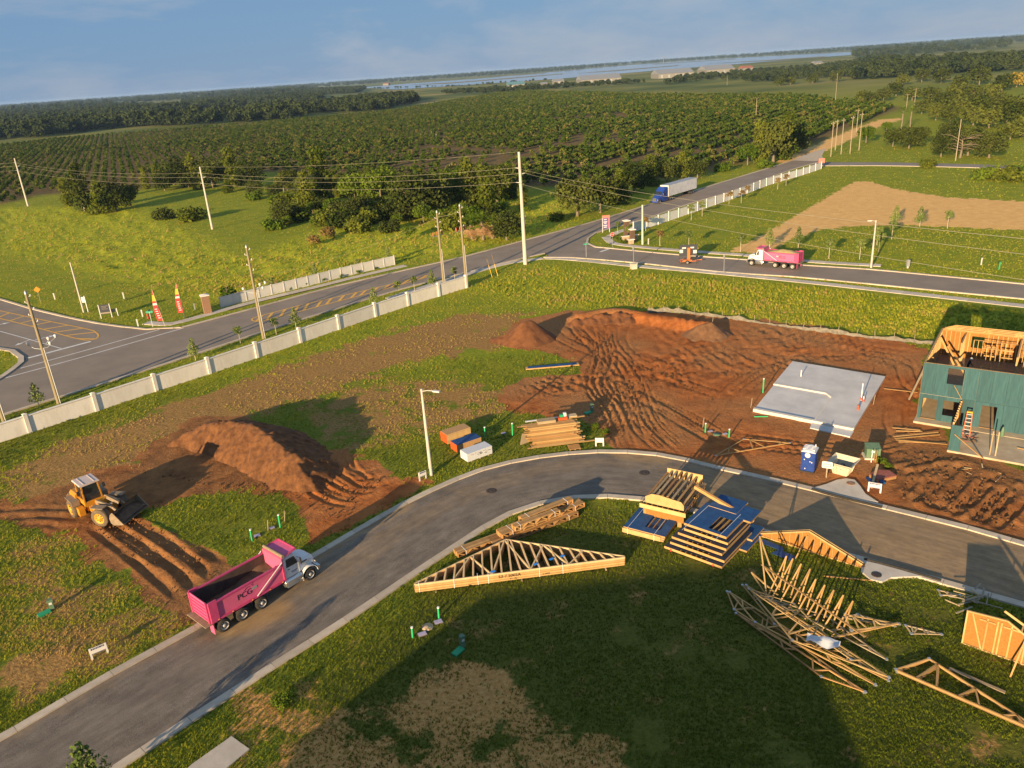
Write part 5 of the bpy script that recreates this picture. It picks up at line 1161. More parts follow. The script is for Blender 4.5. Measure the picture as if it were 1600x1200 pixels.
def message_board():
    hd = math.radians(-2); t = thing('message_trailer', 'orange trailer with a dark message board parked on the branch road', 'trailer', GV(1075, 411), hd)
    for s in (-1, 1): wheel(t, -0.35, s * 0.95, 0.36, 0.22, 'rim_grey', out=s)
    b = MB(); b.box((0, 0.7, 0.5), (3.0, 0.1, 0.12)); b.box((0, -0.7, 0.5), (3.0, 0.1, 0.12)); b.box((-1.45, 0, 0.5), (0.1, 1.4, 0.12)); b.box((1.45, 0, 0.5), (0.1, 1.4, 0.12)); b.beam((1.4, 0, 0.5), (2.6, 0, 0.5), 0.12, 0.12); b.box((-0.2, 0, 0.62), (1.6, 1.2, 0.16)); b.build('frame', 'orange_machine', t)
    b = MB(); b.box((0.1, 0, 1.7), (0.5, 0.3, 2.4)); b.build('mast', 'orange_machine', t)
    b = MB(); b.box((0.05, 0.32, 2.35), (3.3, 0.14, 2.1)); bd = b.build('board', 'dark_panel', t)
    b = MB()
    for x, z in ((-1.25, 2.25), (1.3, 2.05)): b.box((x, 0.22, z), (0.62, 0.12, 0.6))
    for x in (-0.75, 0.75): b.box((x, 0.22, 2.85), (0.7, 0.1, 0.25))
    b.build('battery_box', 'white_paint', bd)
    for x in (-1.4, 1.4):
        for y in (-0.9, 0.9): b = MB(); b.beam((x, y, 0), (x, y, 0.9), 0.06, 0.06); b.build('jack', 'chassis', t)
    b = MB(); b.box((0.9, -0.2, 0.95), (0.6, 0.5, 0.5)); b.build('controller', 'chassis', t)
message_board()
# ------------------------------------------------------------------ building site
mat('lumber', (0.40, 0.23, 0.075), 0.8, (0.50, 0.30, 0.115), 1.5, 0.08, stretch=(1, 1, 1))
mat('lumber_pale', (0.46, 0.29, 0.11), 0.8, (0.55, 0.37, 0.16), 1.5, 0.08)
mat('lumber_red', (0.36, 0.185, 0.06), 0.85, (0.45, 0.245, 0.09), 1.5, 0.08)
mat('lumber_aged', (0.40, 0.29, 0.16), 0.85, (0.50, 0.38, 0.22), 1.5, 0.08)
mat('lumber_lit', (0.58, 0.40, 0.19), 0.8, (0.68, 0.49, 0.26), 1.5)  # paler copy: brightens the top trusses, whose flat faces catch little sun
mat('osb', (0.25, 0.105, 0.018), 0.85, (0.36, 0.165, 0.036), 7.0, 0.1, contrast=(0.3, 0.7))
mat('slab_dusty', (0.40, 0.30, 0.19), 0.9, (0.52, 0.42, 0.29), 0.8, 0.1, detail=8)
mat('deck', (0.20, 0.13, 0.075), 0.9, (0.28, 0.19, 0.11), 3.0)
mat('zip_teal', (0.018, 0.062, 0.074), 0.75, (0.040, 0.112, 0.122), 1.6, 0.05, stretch=(3.5, 3.5, 0.35), detail=9, contrast=(0.3, 0.7))
mat('zip_blue', (0.008, 0.050, 0.15), 0.7, (0.016, 0.080, 0.21), 2.0)
mat('zip_dark', (0.012, 0.018, 0.035), 0.7, (0.02, 0.032, 0.06), 2.0)
mat('strap', (0.75, 0.75, 0.75), 0.5)
mat('tag_blue', (0.03, 0.25, 0.75), 0.6)
mat('potty_blue', (0.008, 0.035, 0.20), 0.45, (0.012, 0.05, 0.25), 2.0)
mat('potty_roof', (0.561, 0.578, 0.612), 0.5)
mat('bin_cream', (0.512, 0.448, 0.320), 0.8, (0.576, 0.512, 0.384), 3.0, 0.1)
mat('film_white', (0.561, 0.570, 0.578), 0.45, (0.629, 0.629, 0.629), 4.0, 0.1)
mat('wrap_orange', (0.544, 0.080, 0.016), 0.6)
mat('film_blue', (0.008, 0.045, 0.15), 0.6, (0.014, 0.065, 0.20), 3.0)
mat('chip_tan', (0.400, 0.224, 0.088), 0.8, (0.464, 0.280, 0.128), 8.0)
mat('board_red', (0.26, 0.07, 0.05), 0.8, (0.36, 0.12, 0.08), 4.0)
mat('ladder_red', (0.70, 0.12, 0.03), 0.5)
mat('soil_mound', (0.085, 0.033, 0.011), 0.95, (0.205, 0.084, 0.026), 1.3, 1.0, bscale=4)
mat('soil_cone', (0.12, 0.043, 0.014), 0.95, (0.205, 0.080, 0.026), 1.2, 0.5, bscale=9)
mat('soil_clod', (0.09, 0.038, 0.014), 0.95, (0.17, 0.078, 0.028), 1.2, 0.5)
mat('soil_grey', (0.13, 0.062, 0.026), 0.95, (0.20, 0.10, 0.045), 1.2, 0.5, bscale=9)

vary(['lumber', 'lumber_pale', 'lumber_red', 'lumber_aged', 'lumber_lit'], 0.72, 1.2); vary(['zip_teal', 'osb', 'deck'], 0.84, 1.14)
# --- mounds of earth: height fields of their own
def mound(name, label, x0, x1, y0, y1, step, zf, m):
    nx, ny = int((x1 - x0) / step), int((y1 - y0) / step); X, Y = np.meshgrid(np.linspace(x0, x1, nx), np.linspace(y0, y1, ny), indexing='ij')
    Z = zf(X, Y); cx, cy = (x0 + x1) / 2, (y0 + y1) / 2
    ed = np.minimum.reduce([X - x0, x1 - X, Y - y0, y1 - Y]); Z = np.where(ed < step * 1.5, -0.6, Z)
    keep = np.zeros((nx - 1, ny - 1), bool)
    for a in (0, 1):
        for c in (0, 1): keep |= Z[a:nx - 1 + a, c:ny - 1 + c] > -0.25
    b = MB(); idx = np.arange(nx * ny).reshape(nx, ny); q = np.stack([idx[:-1, :-1], idx[1:, :-1], idx[1:, 1:], idx[:-1, 1:]], -1)[keep]
    b.v = np.stack([X - cx, Y - cy, Z], -1).reshape(-1, 3).tolist(); b.f = q.tolist(); b.sm = [True] * len(b.f)
    return tag(b.build(name, m, None, (cx, cy, 0)), label, 'dirt mound')
def ridge(X, Y, pts, slope_in, slope_out, nz, seed=3):
    """pts: (x,y,h) crest; earth falls away at its angle of repose, steeper on the dug side"""
    Z = np.full(X.shape, -1.0); TT = np.zeros(X.shape); acc = 0.0; DD = np.full(X.shape, 9e9)
    for i in range(len(pts) - 1):
        a, c = np.array(pts[i]), np.array(pts[i + 1]); e = c[:2] - a[:2]; l = e @ e + 1e-9
        t = np.clip(((X - a[0]) * e[0] + (Y - a[1]) * e[1]) / l, 0, 1)
        dx, dy = X - a[0] - t * e[0], Y - a[1] - t * e[1]; d = np.hypot(dx, dy)
        side = dx * e[1] - dy * e[0]
        s = np.where(side > 0, slope_in, slope_out); h = a[2] * (1 - t) + c[2] * t
        Z = np.maximum(Z, h - np.where(d < 0.35, 0.5 * d, 0.175 + s * (d - 0.35))); q = d < DD; DD[q] = d[q]; TT[q] = (acc + t * math.sqrt(l))[q]; acc += math.sqrt(l)
    n1 = fbm(X * 0.8, Y * 0.8, seed, 4) - 0.5; n2 = fbm(X * 3.1, Y * 3.1, seed + 9, 3) - 0.5
    rib = (fbm(TT * 1.1, DD * 0.12, seed + 21, 3) - 0.5) * np.clip(DD, 0, 1.2)          # slips and gullies running down the slope
    return Z + nz * (1.1 * n1 + 0.35 * n2 + 1.0 * rib) * np.clip(Z + 0.6, 0, 1)
crest = [(262, 694, 0.2), (285, 680, 0.9), (305, 670, 1.6), (330, 660, 2.4), (365, 658, 2.9), (402, 668, 3.1), (432, 688, 2.9), (455, 712, 2.4), (474, 740, 1.3), (482, 760, 0.2)]
cw = [tuple(G(x, y, h)[:2]) + (h,) for x, y, h in crest]
def zf_big(X, Y):
    z = ridge(X, Y, cw, 0.95, 0.55, 0.75, 13) + 0.25 * (fbm(X * 1.7, Y * 1.7, 18, 4) - 0.5)
    th = vnoise(X * 2.2 + Y * 0.4, Y * 0.15, 8)                       # gullies running down the dug face
    return z + 0.16 * (th - 0.5) * np.clip(z, 0, 1)
xs = [c[0] for c in cw]; ys = [c[1] for c in cw]
mound('dirt_mound', 'large scooped horseshoe mound of orange soil beside the wheel loader', min(xs) - 5, max(xs) + 6, min(ys) - 6, max(ys) + 6, 0.16, zf_big, 'soil_mound')
pk = G(822, 499, 3.0)
mound('dirt_mound', 'pointed reddish cone of soil at the left end of the dirt lot', pk[0] - 8, pk[0] + 8, pk[1] - 8, pk[1] + 8, 0.16, lambda X, Y: np.maximum(ridge(X, Y, [(pk[0] - 0.3, pk[1] - 0.2, 2.8), (pk[0] + 0.5, pk[1] + 0.3, 2.8)], 0.8, 0.8, 0.25, 23), ridge(X, Y, [(pk[0] - 4, pk[1] + 0.5, 0.6), (pk[0] - 1, pk[1], 1.6)], 0.4, 0.4, 0.4, 29)), 'soil_cone')
pk2 = G(1105, 506, 1.6)
mound('dirt_mound', 'small tan heap of soil on the rim of the excavation', pk2[0] - 6, pk2[0] + 6, pk2[1] - 5, pk2[1] + 5, 0.16, lambda X, Y: ridge(X, Y, [(pk2[0] - 1.2, pk2[1] + 0.2, 1.3), (pk2[0] + 0.6, pk2[1], 1.7)], 0.6, 0.6, 0.4, 33), 'soil_grey')
pk3 = G(965, 488, 1.2)
mound('dirt_mound', 'long low bank of reddish soil along the back grass edge', pk3[0] - 9, pk3[0] + 7, pk3[1] - 5, pk3[1] + 5, 0.18, lambda X, Y: ridge(X, Y, [(pk3[0] - 7, pk3[1] - 0.5, 0.4), (pk3[0] - 3, pk3[1] + 0.4, 0.9), (pk3[0] + 1, pk3[1], 1.2), (pk3[0] + 5, pk3[1] - 0.3, 0.5)], 0.5, 0.55, 0.8, 43), 'soil_cone')
# clods strewn over the churned ground
def clods():
    k = random.Random(12); b = MB()
    areas = [([(1395, 705), (1480, 712), (1590, 752), (1590, 832), (1500, 812), (1410, 785)], 300, 0.30), ([(830, 560), (960, 500), (1000, 620), (1060, 690), (960, 690), (900, 640)], 200, 0.20), ([(1080, 520), (1400, 545), (1420, 640), (1180, 720), (1060, 650)], 130, 0.14), ([(200, 735), (480, 765), (600, 745), (540, 820), (470, 790)], 240, 0.22), ([(120, 800), (200, 800), (340, 890), (300, 950), (200, 880)], 220, 0.2)]
    for poly, n, s in areas:
        P = [G(*p) for p in poly]; xs = [p[0] for p in P]; ys = [p[1] for p in P]; c = 0
        while c < n:
            x, y = k.uniform(min(xs), max(xs)), k.uniform(min(ys), max(ys))
            if not inpoly(np.array([x]), np.array([y]), P)[0]: continue
            c += 1; r = 0.42 * s * k.uniform(0.25, 1) ** 1.6; R = Euler((k.uniform(0, 6), k.uniform(0, 6), k.uniform(0, 6))).to_matrix()
            v = [Vector((x, y, 0.08)) + R @ Vector((a * r * k.uniform(.6, 1.2), e * r * k.uniform(.6, 1.2), g * r * k.uniform(.5, 1))) for g in (-1, 1) for a, e in ((-1, -1), (1, -1), (1, 1), (-1, 1))]
            b.add(v, [(3, 2, 1, 0), (4, 5, 6, 7), (0, 1, 5, 4), (1, 2, 6, 5), (2, 3, 7, 6), (3, 0, 4, 7)])
    tag(b.build('soil_clods', 'soil_clod'), 'loose clods of soil strewn over the churned dirt', 'soil', kind='stuff')
clods()

# --- fresh concrete slab
def new_slab():
    c = GV(1280, 625); t = thing('foundation_slab', 'fresh grey concrete slab with a lowered corner on the dirt lot', 'slab', c)
    def P(pts, z0, z1, name, m):
        q = [G(*p) - np.array(c) for p in pts]; poly = [(a[0], a[1]) for a in q]
        if sum(poly[i][0] * poly[(i + 1) % len(poly)][1] - poly[(i + 1) % len(poly)][0] * poly[i][1] for i in range(len(poly))) < 0: poly.reverse()
        b = MB(); b.prism(poly, z0, z1); return b.build(name, m, t)
    P([(1238, 568), (1383, 592), (1334, 673), (1178, 642)], -0.1, 0.20, 'base', 'slab')
    P([(1238, 568), (1383, 592), (1334, 673), (1273, 660), (1300, 625), (1291, 618), (1208, 604)], 0.2, 0.32, 'upper_floor', 'slab')
    P([(1210, 602), (1291, 616.5), (1302, 624.5), (1274, 660), (1272, 659.5), (1298.5, 625), (1290, 618.5), (1208.5, 604)], 0.2, 0.345, 'step_edge', 'slab_edge')
    P([(1178, 641), (1333.5, 672), (1332.5, 674.5), (1176.5, 643.5)], -0.1, 0.345, 'front_edge', 'slab_edge')
    P([(1265.5, 670), (1268, 662), (1334, 675), (1328, 684)], -0.1, 0.12, 'apron', 'slab')
    P([(1293, 575), (1308, 577.5), (1306, 581), (1291, 578.5)], -0.1, 0.16, 'back_step', 'slab')
    return t
new_slab()
def marked_pipe(px, py, h, label, bands):
    t = thing('vent_pipe', label, 'pipe', GV(px, py, 0.32)); b = MB(); b.tube((0, 0, -0.3), (0.02, 0.03, h), 0.055, 0.055, 10); o = b.build('pipe', 'pipe_white', t)
    for z in bands: b = MB(); b.tube((0, 0, z - 0.12), (0, 0, z + 0.12), 0.12, 0.12, 10); b.build('red_coupling', 'cutout_red', o)
marked_pipe(1345.5, 626, 2.0, 'tall white pipe with a red coupling standing on the slab', (0.25,)); marked_pipe(1349, 627.5, 0.6, 'short white pipe with a red coupling beside the tall pipe', (0.15,)); marked_pipe(1340.5, 640, 0.45, 'short red and white pipe stub nearest the slab front', (0.12, 0.4)); marked_pipe(1251.5, 588, 0.75, 'short white pipe stub at the back left of the slab', ())
b = MB(); b.tube((-0.7, 0.1, 0.08), (0.7, -0.1, 0.08), 0.06, 0.06, 8); tag(b.build('loose_pipe', 'pipe_green', None, GV(1189, 652)), 'short green pipe lying on dirt in front of the slab', 'pipe')
for a, lab in (((1173, 637), 'white survey stake at the front left corner of the slab'), ((1364.5, 632), 'survey stake beside the right edge of the slab'), ((1098, 668), 'survey stake beside the risers near the wheel tracks'), ((419, 830), 'thin survey stake among the risers behind the truck'), ((445, 815), 'leaning survey stake nearest the pink truck cab'), ((1113, 505), 'thin survey stake on top of the tan heap')):
    b = MB(); b.beam((0, 0, 0), (0.12, 0.05, 1.1), 0.05, 0.05); tag(b.build('survey_stake', 'lumber_grey', None, GV(*a, 1.3 if a[0] == 1113 else 0)), lab, 'stake', 'survey stakes')

# --- house under construction
HX, HY = math.radians(-35.6), None
def rects_minus(r, holes):
    out = [r]
    for h in holes:
        nxt = []
        for (a0, a1, c0, c1) in out:
            if h[0] >= a1 or h[1] <= a0 or h[2] >= c1 or h[3] <= c0: nxt.append((a0, a1, c0, c1)); continue
            if h[0] > a0: nxt.append((a0, h[0], c0, c1))
            if h[1] < a1: nxt.append((h[1], a1, c0, c1))
            m0, m1 = max(a0, h[0]), min(a1, h[1])
            if h[2] > c0: nxt.append((m0, m1, c0, h[2]))
            if h[3] < c1: nxt.append((m0, m1, h[3], c1))
        out = nxt
    return [q for q in out if q[1] - q[0] > 0.03 and q[3] - q[2] > 0.03]
def framed_house():
    t = thing('framed_house', 'two-storey house frame with teal sheathing and open top at the right edge', 'house', (41.2, 73.0, 0), HX)
    Wd, Dp, Z1, Z2 = 17.0, 12.0, 3.0, 6.2; k = random.Random(8)
    b = MB(); b.box((Wd / 2, Dp / 2 - 0.5, 0.06), (Wd + 0.3, Dp + 1.3, 0.3)); b.build('floor_slab', 'slab_dusty', t)
    b = MB(); b.box((3.6 + 6.7, -3.9, 0.05), (13.4, 5.3, 0.26)); gs = b.build('garage_slab', 'slab_dusty', t)
    sk = [0]
    holes = [(2.2, 3.6, 4.3, 5.95), (0.3, 1.65, 0.2, 2.45), (2.2, 3.5, 0.9, 2.5), (5.5, 6.8, 0.2, 2.6), (9.6, 11.4, 4.2, 5.6), (10.2, 14.8, 0.2, 2.5)]
    def sheets(y, cols, z0, z1, m, hol, th=0.03, along='x', x0=0, parent=t, name='sheathing_panel'):
        n = int(math.ceil((cols[1] - cols[0]) / 1.22))
        for i in range(n):
            u0, u1 = cols[0] + i * 1.22, min(cols[1], cols[0] + (i + 1) * 1.22) - 0.012
            for (a0, a1, c0, c1) in rects_minus((u0, u1, z0, z1), hol):
                q = MB(); j = k.uniform(-.004, .004)
                if along == 'x': q.box((0, 0, 0), (a1 - a0, th, c1 - c0)); loc = ((a0 + a1) / 2, y + j, (c0 + c1) / 2)
                else: q.box((0, 0, 0), (th, a1 - a0, c1 - c0)); loc = (x0 + j, (a0 + a1) / 2, (c0 + c1) / 2)
                q.build(name, m, parent, loc)
    sheets(-0.06, (0, Wd), 0.2, Z1 - 0.1, 'zip_teal', holes); sheets(-0.06, (0, Wd), Z1 - 0.085, Z2, 'zip_teal', holes)
    b = MB(); b.box((1.85, -0.08, Z1 - 0.09), (3.7, 0.02, 0.03)); b.build('seam_tape', 'lumber_grey', t)
    sheets(None, (0, Dp), 0.2, Z2, 'deck', [], x0=-0.03, along='y')
    sheets(Dp + 0.05, (0, Wd), 0.2, Z2, 'osb', [(3.0, 4.2, 4.3, 5.6)])
    st1 = MB(); st1.box((0, 0, 0), (0.045, 0.14, 2.75)); m1 = st1.mesh('stud', 'lumber_pale')
    def studs(u0, u1, y, zc, hol, step=0.4, par=t, skip=0.0, rot=0):
        u = u0
        while u <= u1 + 1e-3:
            if not any(h[0] < u < h[1] and h[2] < zc < h[3] for h in hol) and k.random() >= skip: piece('stud', m1, par, (u, y, zc) if not rot else (y, u, zc), (0, 0, rot), (k.choice((1, 1, 1, 1.8)), 1, 1))
            u += step
    def plate(x0, y0, x1, y1, z, w=0.14, h=0.05, name='plate'):
        q = MB(); q.beam((x0, y0, z), (x1, y1, z), w, h); q.build(name, 'lumber', t)
    for zc, z0 in ((1.65, 0.22), (4.6, Z1 + 0.05)):
        studs(0.05, Wd, 0.05, zc, holes, 0.6); studs(0.05, Wd, Dp - 0.06, zc, [(3.0, 4.2, 4.3, 5.6)], 0.45); studs(0.5, Dp, 0.06, zc, [], 0.6, rot=math.pi / 2)
        for y in (0.05, Dp - 0.06): plate(0, y, Wd, y, z0)
    for y in (0.05, Dp - 0.06): plate(0, y, Wd, y, Z2 - 0.16); plate(0, y, Wd, y, Z2 - 0.02)
    plate(0.06, 0, 0.06, Dp, Z2 - 0.02)
    b = MB(); b.box((Wd / 2, Dp / 2, Z1 - 0.05), (Wd - 0.1, Dp - 0.1, 0.2)); b.build('upper_deck', 'deck', t)
    # partitions on the upper floor, some only half clad
    for (x0, x1, y) in ((3.4, 7.4, 9.6), (8.0, 15.0, 8.6), (8.2, 14.5, 5.2), (4.4, 6.2, 7.2)):
        studs(x0, x1, y, 4.6, [], 0.42, skip=0.1); plate(x0, y, x1, y, Z2 - 0.2); plate(x0, y, x1, y, Z1 + 0.08)
    for (y0, y1, x) in ((5.4, Dp, 7.6), (8.0, Dp, 2.4)): studs(y0, y1, x, 4.6, [], 0.42, rot=math.pi / 2); plate(x, y0, x, y1, Z2 - 0.2)
    for (u, z) in ((5.0, 5.4), (5.0, 4.4), (6.6, 5.2), (6.6, 4.4), (10.2, 4.3), (11.2, 4.3), (12.4, 4.3)): q = MB(); q.box((u, 9.55 if u < 8 else 5.15, z), (1.0, 0.1, 0.14)); q.build('header', 'lumber', t)
    for a, c in (((1.2, 7.0, Z2 - 0.4), (3.4, 6.0, Z1 + 0.1)), ((0.2, 9.5, Z2 - 0.3), (1.9, 9.0, Z1 + 0.1)), ((0.3, 3.5, Z2 - 0.6), (1.5, 3.2, Z1 + 0.1)), ((4.6, 4.5, 5.0), (5.4, 2.2, Z1 + 0.1))): q = MB(); q.beam(a, c, 0.05, 0.2); q.build('brace', 'lumber', t)
    q = MB(); q.box((7.2, 4.2, 3.9), (1.0, 0.08, 1.5)); q.build('opening_shade_panel', 'chassis', t)  # solid black panel standing in for the shade inside an opening
    q = MB(); q.box((7.0, 2.5, Z1 + 0.35), (0.8, 0.6, 0.6)); q.build('tool_chest', 'chassis', t)
    # trusses lying along the back wall
    for j in range(3):
        q = MB(); y = Dp - 0.2 - j * 0.16
        q.beam((0.3, y, Z2 + 0.08), (Wd, y, Z2 + 0.08), 0.04, 0.09); q.beam((1.4, y, Z2 + 0.5 - 0.1 * j), (Wd, y, Z2 + 0.5 - 0.1 * j), 0.04, 0.09); q.beam((0.3, y, Z2 + 0.1), (1.4, y, Z2 + 0.5 - 0.1 * j), 0.04, 0.09)
        for u in np.arange(1.4, Wd - 1, 2.9): q.beam((u, y, Z2 + 0.46 - 0.1 * j), (u + 0.55, y, Z2 + 0.1), 0.04, 0.09); q.beam((u, y, Z2 + 0.46 - 0.1 * j), (u - 0.3, y, Z2 + 0.1), 0.04, 0.09)
        q.build('roof_truss', 'lumber', t)
    # garage return wall with its front stub
    sheets(None, (-6.3, -0.1), 0.2, 2.75, 'zip_teal', [], x0=3.68, along='y'); sheets(None, (-2.9, -0.1), 0.2, 2.75, 'osb', [], x0=3.86, along='y')
    studs(-6.2, -0.3, 3.77, 1.6, [], 0.6, rot=math.pi / 2); q = MB(); q.beam((3.77, -6.3, 2.77), (3.77, 0, 2.77), 0.14, 0.05); q.build('plate', 'lumber', t)
    sheets(-6.38, (3.65, 4.6), 0.18, 2.75, 'zip_teal', [])
    for a, c in (((4.0, -6.5, 1.9), (6.6, -6.9, 0.15)), ((11.5, -3.6, 0.3), (15.5, -1.2, 2.6)), ((9.0, -3.4, 0.25), (14.5, -3.8, 0.25))): q = MB(); q.beam(a, c, 0.14, 0.05); q.build('brace', 'lumber', t)
    for x in (7.0, 7.45): q = MB(); q.beam((x, -5.9, 0.2), (x, -5.9, 2.6), 0.14, 0.1); q.build('post', 'lumber_aged', t)
    q = MB(); q.beam((-0.1, 2.5, 5.0), (-1.5, 4.6, 0.1), 0.1, 0.18); q.build('wall_brace', 'lumber_grey', t)
    q = MB(); q.beam((2.9, -0.15, 4.25), (3.75, -0.2, 2.9), 0.08, 0.04); q.build('wall_brace', 'lumber', t)
    return t
house = framed_house()
def HP(x, y, z=0.0): return Vector((41.2 + x * math.cos(HX) - y * math.sin(HX), 73.0 + x * math.sin(HX) + y * math.cos(HX), z))
def ladder():
    t = thing('step_ladder', 'orange step ladder standing open in front of the teal wall', 'ladder', HP(4.7, -2.1, 0.18), HX)
    for s in (-1, 1): b = MB(); b.beam((s * 0.32, -0.6, 0), (s * 0.2, 0, 2.3), 0.06, 0.09); b.build('rail', 'ladder_red', t); b = MB(); b.beam((s * 0.3, 0.7, 0), (s * 0.2, 0.05, 2.3), 0.05, 0.06); b.build('rear_leg', 'ladder_red', t)
    for i in range(6): z = 0.3 + i * 0.36; b = MB(); b.box((0, -0.6 + 0.6 * z / 2.3, z), (0.56 - 0.08 * z / 2.3, 0.1, 0.05)); b.build('step', 'white_paint', t)
    b = MB(); b.box((0, 0.02, 2.33), (0.5, 0.3, 0.1)); b.build('cap', 'flag_yellow', t)
ladder()
def jumble(name, label, cat, loc, n, size, mats, seed, flat=0.3):
    k = random.Random(seed); t = thing(name, label, cat, loc)
    for i in range(n):
        a = k.uniform(0, 6.28); L = size * k.uniform(0.3, 1); c = Vector((k.gauss(0, size * 0.35), k.gauss(0, size * 0.3), 0.05 + flat * k.random())); d = Vector((math.cos(a), math.sin(a), k.uniform(-.1, .15))) * L / 2
        b = MB(); b.beam(c - d, c + d, k.uniform(.06, .14), 0.045); b.build('offcut', k.choice(mats), t)
    return t
jumble('offcut_pile', 'messy heap of cables and offcuts beside the orange ladder', 'debris', HP(5.2, -3.6, 0.18), 12, 0.9, ['board_red', 'chassis', 'deck'], 3, 0.4)
jumble('offcut_pile', 'scatter of pale offcuts on the garage slab at the right edge', 'debris', HP(13.2, -5.6, 0.18), 16, 1.3, ['lumber', 'lumber_pale'], 4, 0.3)
jumble('offcut_pile', 'scattered offcuts on the soil in front of the house slab', 'debris', GV(1535, 738), 9, 2.2, ['lumber', 'lumber_aged'], 5, 0.12)
b = MB(); b.lathe([(0.16, 0), (0.2, 0.12), (0.17, 0.5), (0.12, 0.75), (0.06, 0.95), (0.02, 1.0)], n=10); tag(b.build('work_bag', 'box_green', None, HP(7.6, -1.2, 0.18)), 'dark green bag standing on the garage slab', 'bag')
def person():
    p = HP(3.35, 6.9, 3.06); t = thing('person', 'worker in black clothes and white hard hat on the upper floor', 'person', p, HX + 0.4)
    J = {'pelvis': (0, 0, .95), 'chest': (.10, 0, 1.32), 'neck': (.17, 0, 1.47), 'head': (.22, 0, 1.60), 'top': (.23, 0, 1.72)}
    for s, n in ((1, 'l'), (-1, 'r')):
        J.update({n + 'hip': (0, s * .10, .90), n + 'knee': (.10 if s > 0 else -.02, s * .13, .48), n + 'ank': (.0 if s > 0 else -.14, s * .14, .08), n + 'toe': (.18 if s > 0 else .04, s * .15, .04), n + 'sho': (.12, s * .19, 1.40), n + 'elb': (.20, s * .27, 1.14), n + 'wri': (.40, s * .20, 1.02), n + 'pal': (.46, s * .17, 1.0)})
    R = dict(pelvis=.15, chest=.17, neck=.065, head=.105, top=.085); rl = dict(hip=.11, knee=.075, ank=.05, toe=.04, sho=.07, elb=.052, wri=.036, pal=.04)
    E = [('pelvis', 'chest'), ('chest', 'neck'), ('neck', 'head'), ('head', 'top')]
    for n in 'lr': E += [('pelvis', n + 'hip'), (n + 'hip', n + 'knee'), (n + 'knee', n + 'ank'), (n + 'ank', n + 'toe'), ('chest', n + 'sho'), (n + 'sho', n + 'elb'), (n + 'elb', n + 'wri'), (n + 'wri', n + 'pal')]
    for n, s in (('l', 1), ('r', -1)):
        px, py, pz = J[n + 'pal']
        for f in range(4):
            a = f'{n}f{f}'; y = py + s * (0.03 - 0.02 * f); J[a + 'a'] = (px + .05, y, pz - .01); J[a + 'b'] = (px + .085 - .006 * abs(f - 1), y, pz - .04); E += [(n + 'pal', a + 'a'), (a + 'a', a + 'b')]
        J[n + 'tha'] = (px + .01, py - s * .045, pz); J[n + 'thb'] = (px + .045, py - s * .06, pz - .015); E += [(n + 'pal', n + 'tha'), (n + 'tha', n + 'thb')]
    names = list(J); me = bpy.data.meshes.new('body'); me.from_pydata([J[n] for n in names], [(names.index(a), names.index(c)) for a, c in E], [])
    o = bpy.data.objects.new('body', me); COL.objects.link(o); md = o.modifiers.new('skin', 'SKIN'); sv = me.skin_vertices[0].data
    for i, n in enumerate(names):
        r = R.get(n) or rl.get(n[1:], 0.010 if 'f' in n[1:2] or 'th' in n else 0.05); sv[i].radius = (r, r * (0.8 if n in ('pelvis', 'chest') else 1)); sv[i].use_root = n == 'pelvis'
    if any(n in ('pelvis', 'chest') for n in names):
        for n in ('pelvis', 'chest'): sv[names.index(n)].radius = (R[n], R[n] * 0.75)
    s2 = o.modifiers.new('sub', 'SUBSURF'); s2.levels = s2.render_levels = 1
    dg = bpy.context.evaluated_depsgraph_get(); dg.update(); m2 = bpy.data.meshes.new_from_object(o.evaluated_get(dg)); bpy.data.objects.remove(o)
    m2.materials.clear()
    for m in ('cloth_black', 'skin', 'jeans_dark'): m2.materials.append(MAT[m])
    for p_ in m2.polygons:
        c = p_.center; p_.use_smooth = True; p_.material_index = 1 if c.z > 1.5 or (c.x > 0.38 and 0.85 < c.z < 1.1) else (2 if c.z < 0.86 else 0)
    bo = bpy.data.objects.new('body', m2); COL.objects.link(bo); bo.parent = t
    b = MB(); b.lathe([(0.165, 0), (0.15, 0.015), (0.13, 0.02), (0.125, 0.07), (0.09, 0.13), (0.03, 0.155), (0.001, 0.157)], (0.235, 0, 1.665), 14); b.build('hard_hat', 'white_paint', t)
mat('cloth_black', (0.015, 0.015, 0.018), 0.9); mat('skin', (0.35, 0.19, 0.12), 0.6); mat('jeans_dark', (0.04, 0.045, 0.07), 0.9)
person()

# --- trusses and bundles
TW, TD = 0.042, 0.092       # timber section
def roof_truss_mesh(span, rise, m, left=0.5, webs=10, heel=0.15, flat=True, name='truss'):
    """truss in the XY plane (lying flat), bottom chord along X from 0 to span"""
    b = MB(); ap = span * left; up = (0, 0, 1); bm_ = lambda p, q, w=TD: b.beam((p[0], p[1], 0), (q[0], q[1], 0), w, TW)
    bm_((0, 0), (span, 0)); bm_((0, heel), (ap, rise)); bm_((ap, rise), (span, heel)); bm_((0, 0), (0, heel)); bm_((span, 0), (span, heel))
    top = lambda x: heel + (rise - heel) * (x / ap if x < ap else (span - x) / (span - ap))
    for i in range(1, webs):
        x = span * i / webs; bm_((x, 0), (x + (0.25 if x < ap else -0.25), top(x + (0.25 if x < ap else -0.25))))
    n = max(2, webs // 3)
    for i in range(n):
        x0, x1 = span * (0.18 + 0.64 * i / n), span * (0.18 + 0.64 * (i + 1) / n); bm_((x0, 0), (x1, top(x1)) if i % 2 == 0 else (x1, 0)) if i % 2 == 0 else bm_((x0, top(x0)), (x1, 0))
    return b.mesh(name, m)
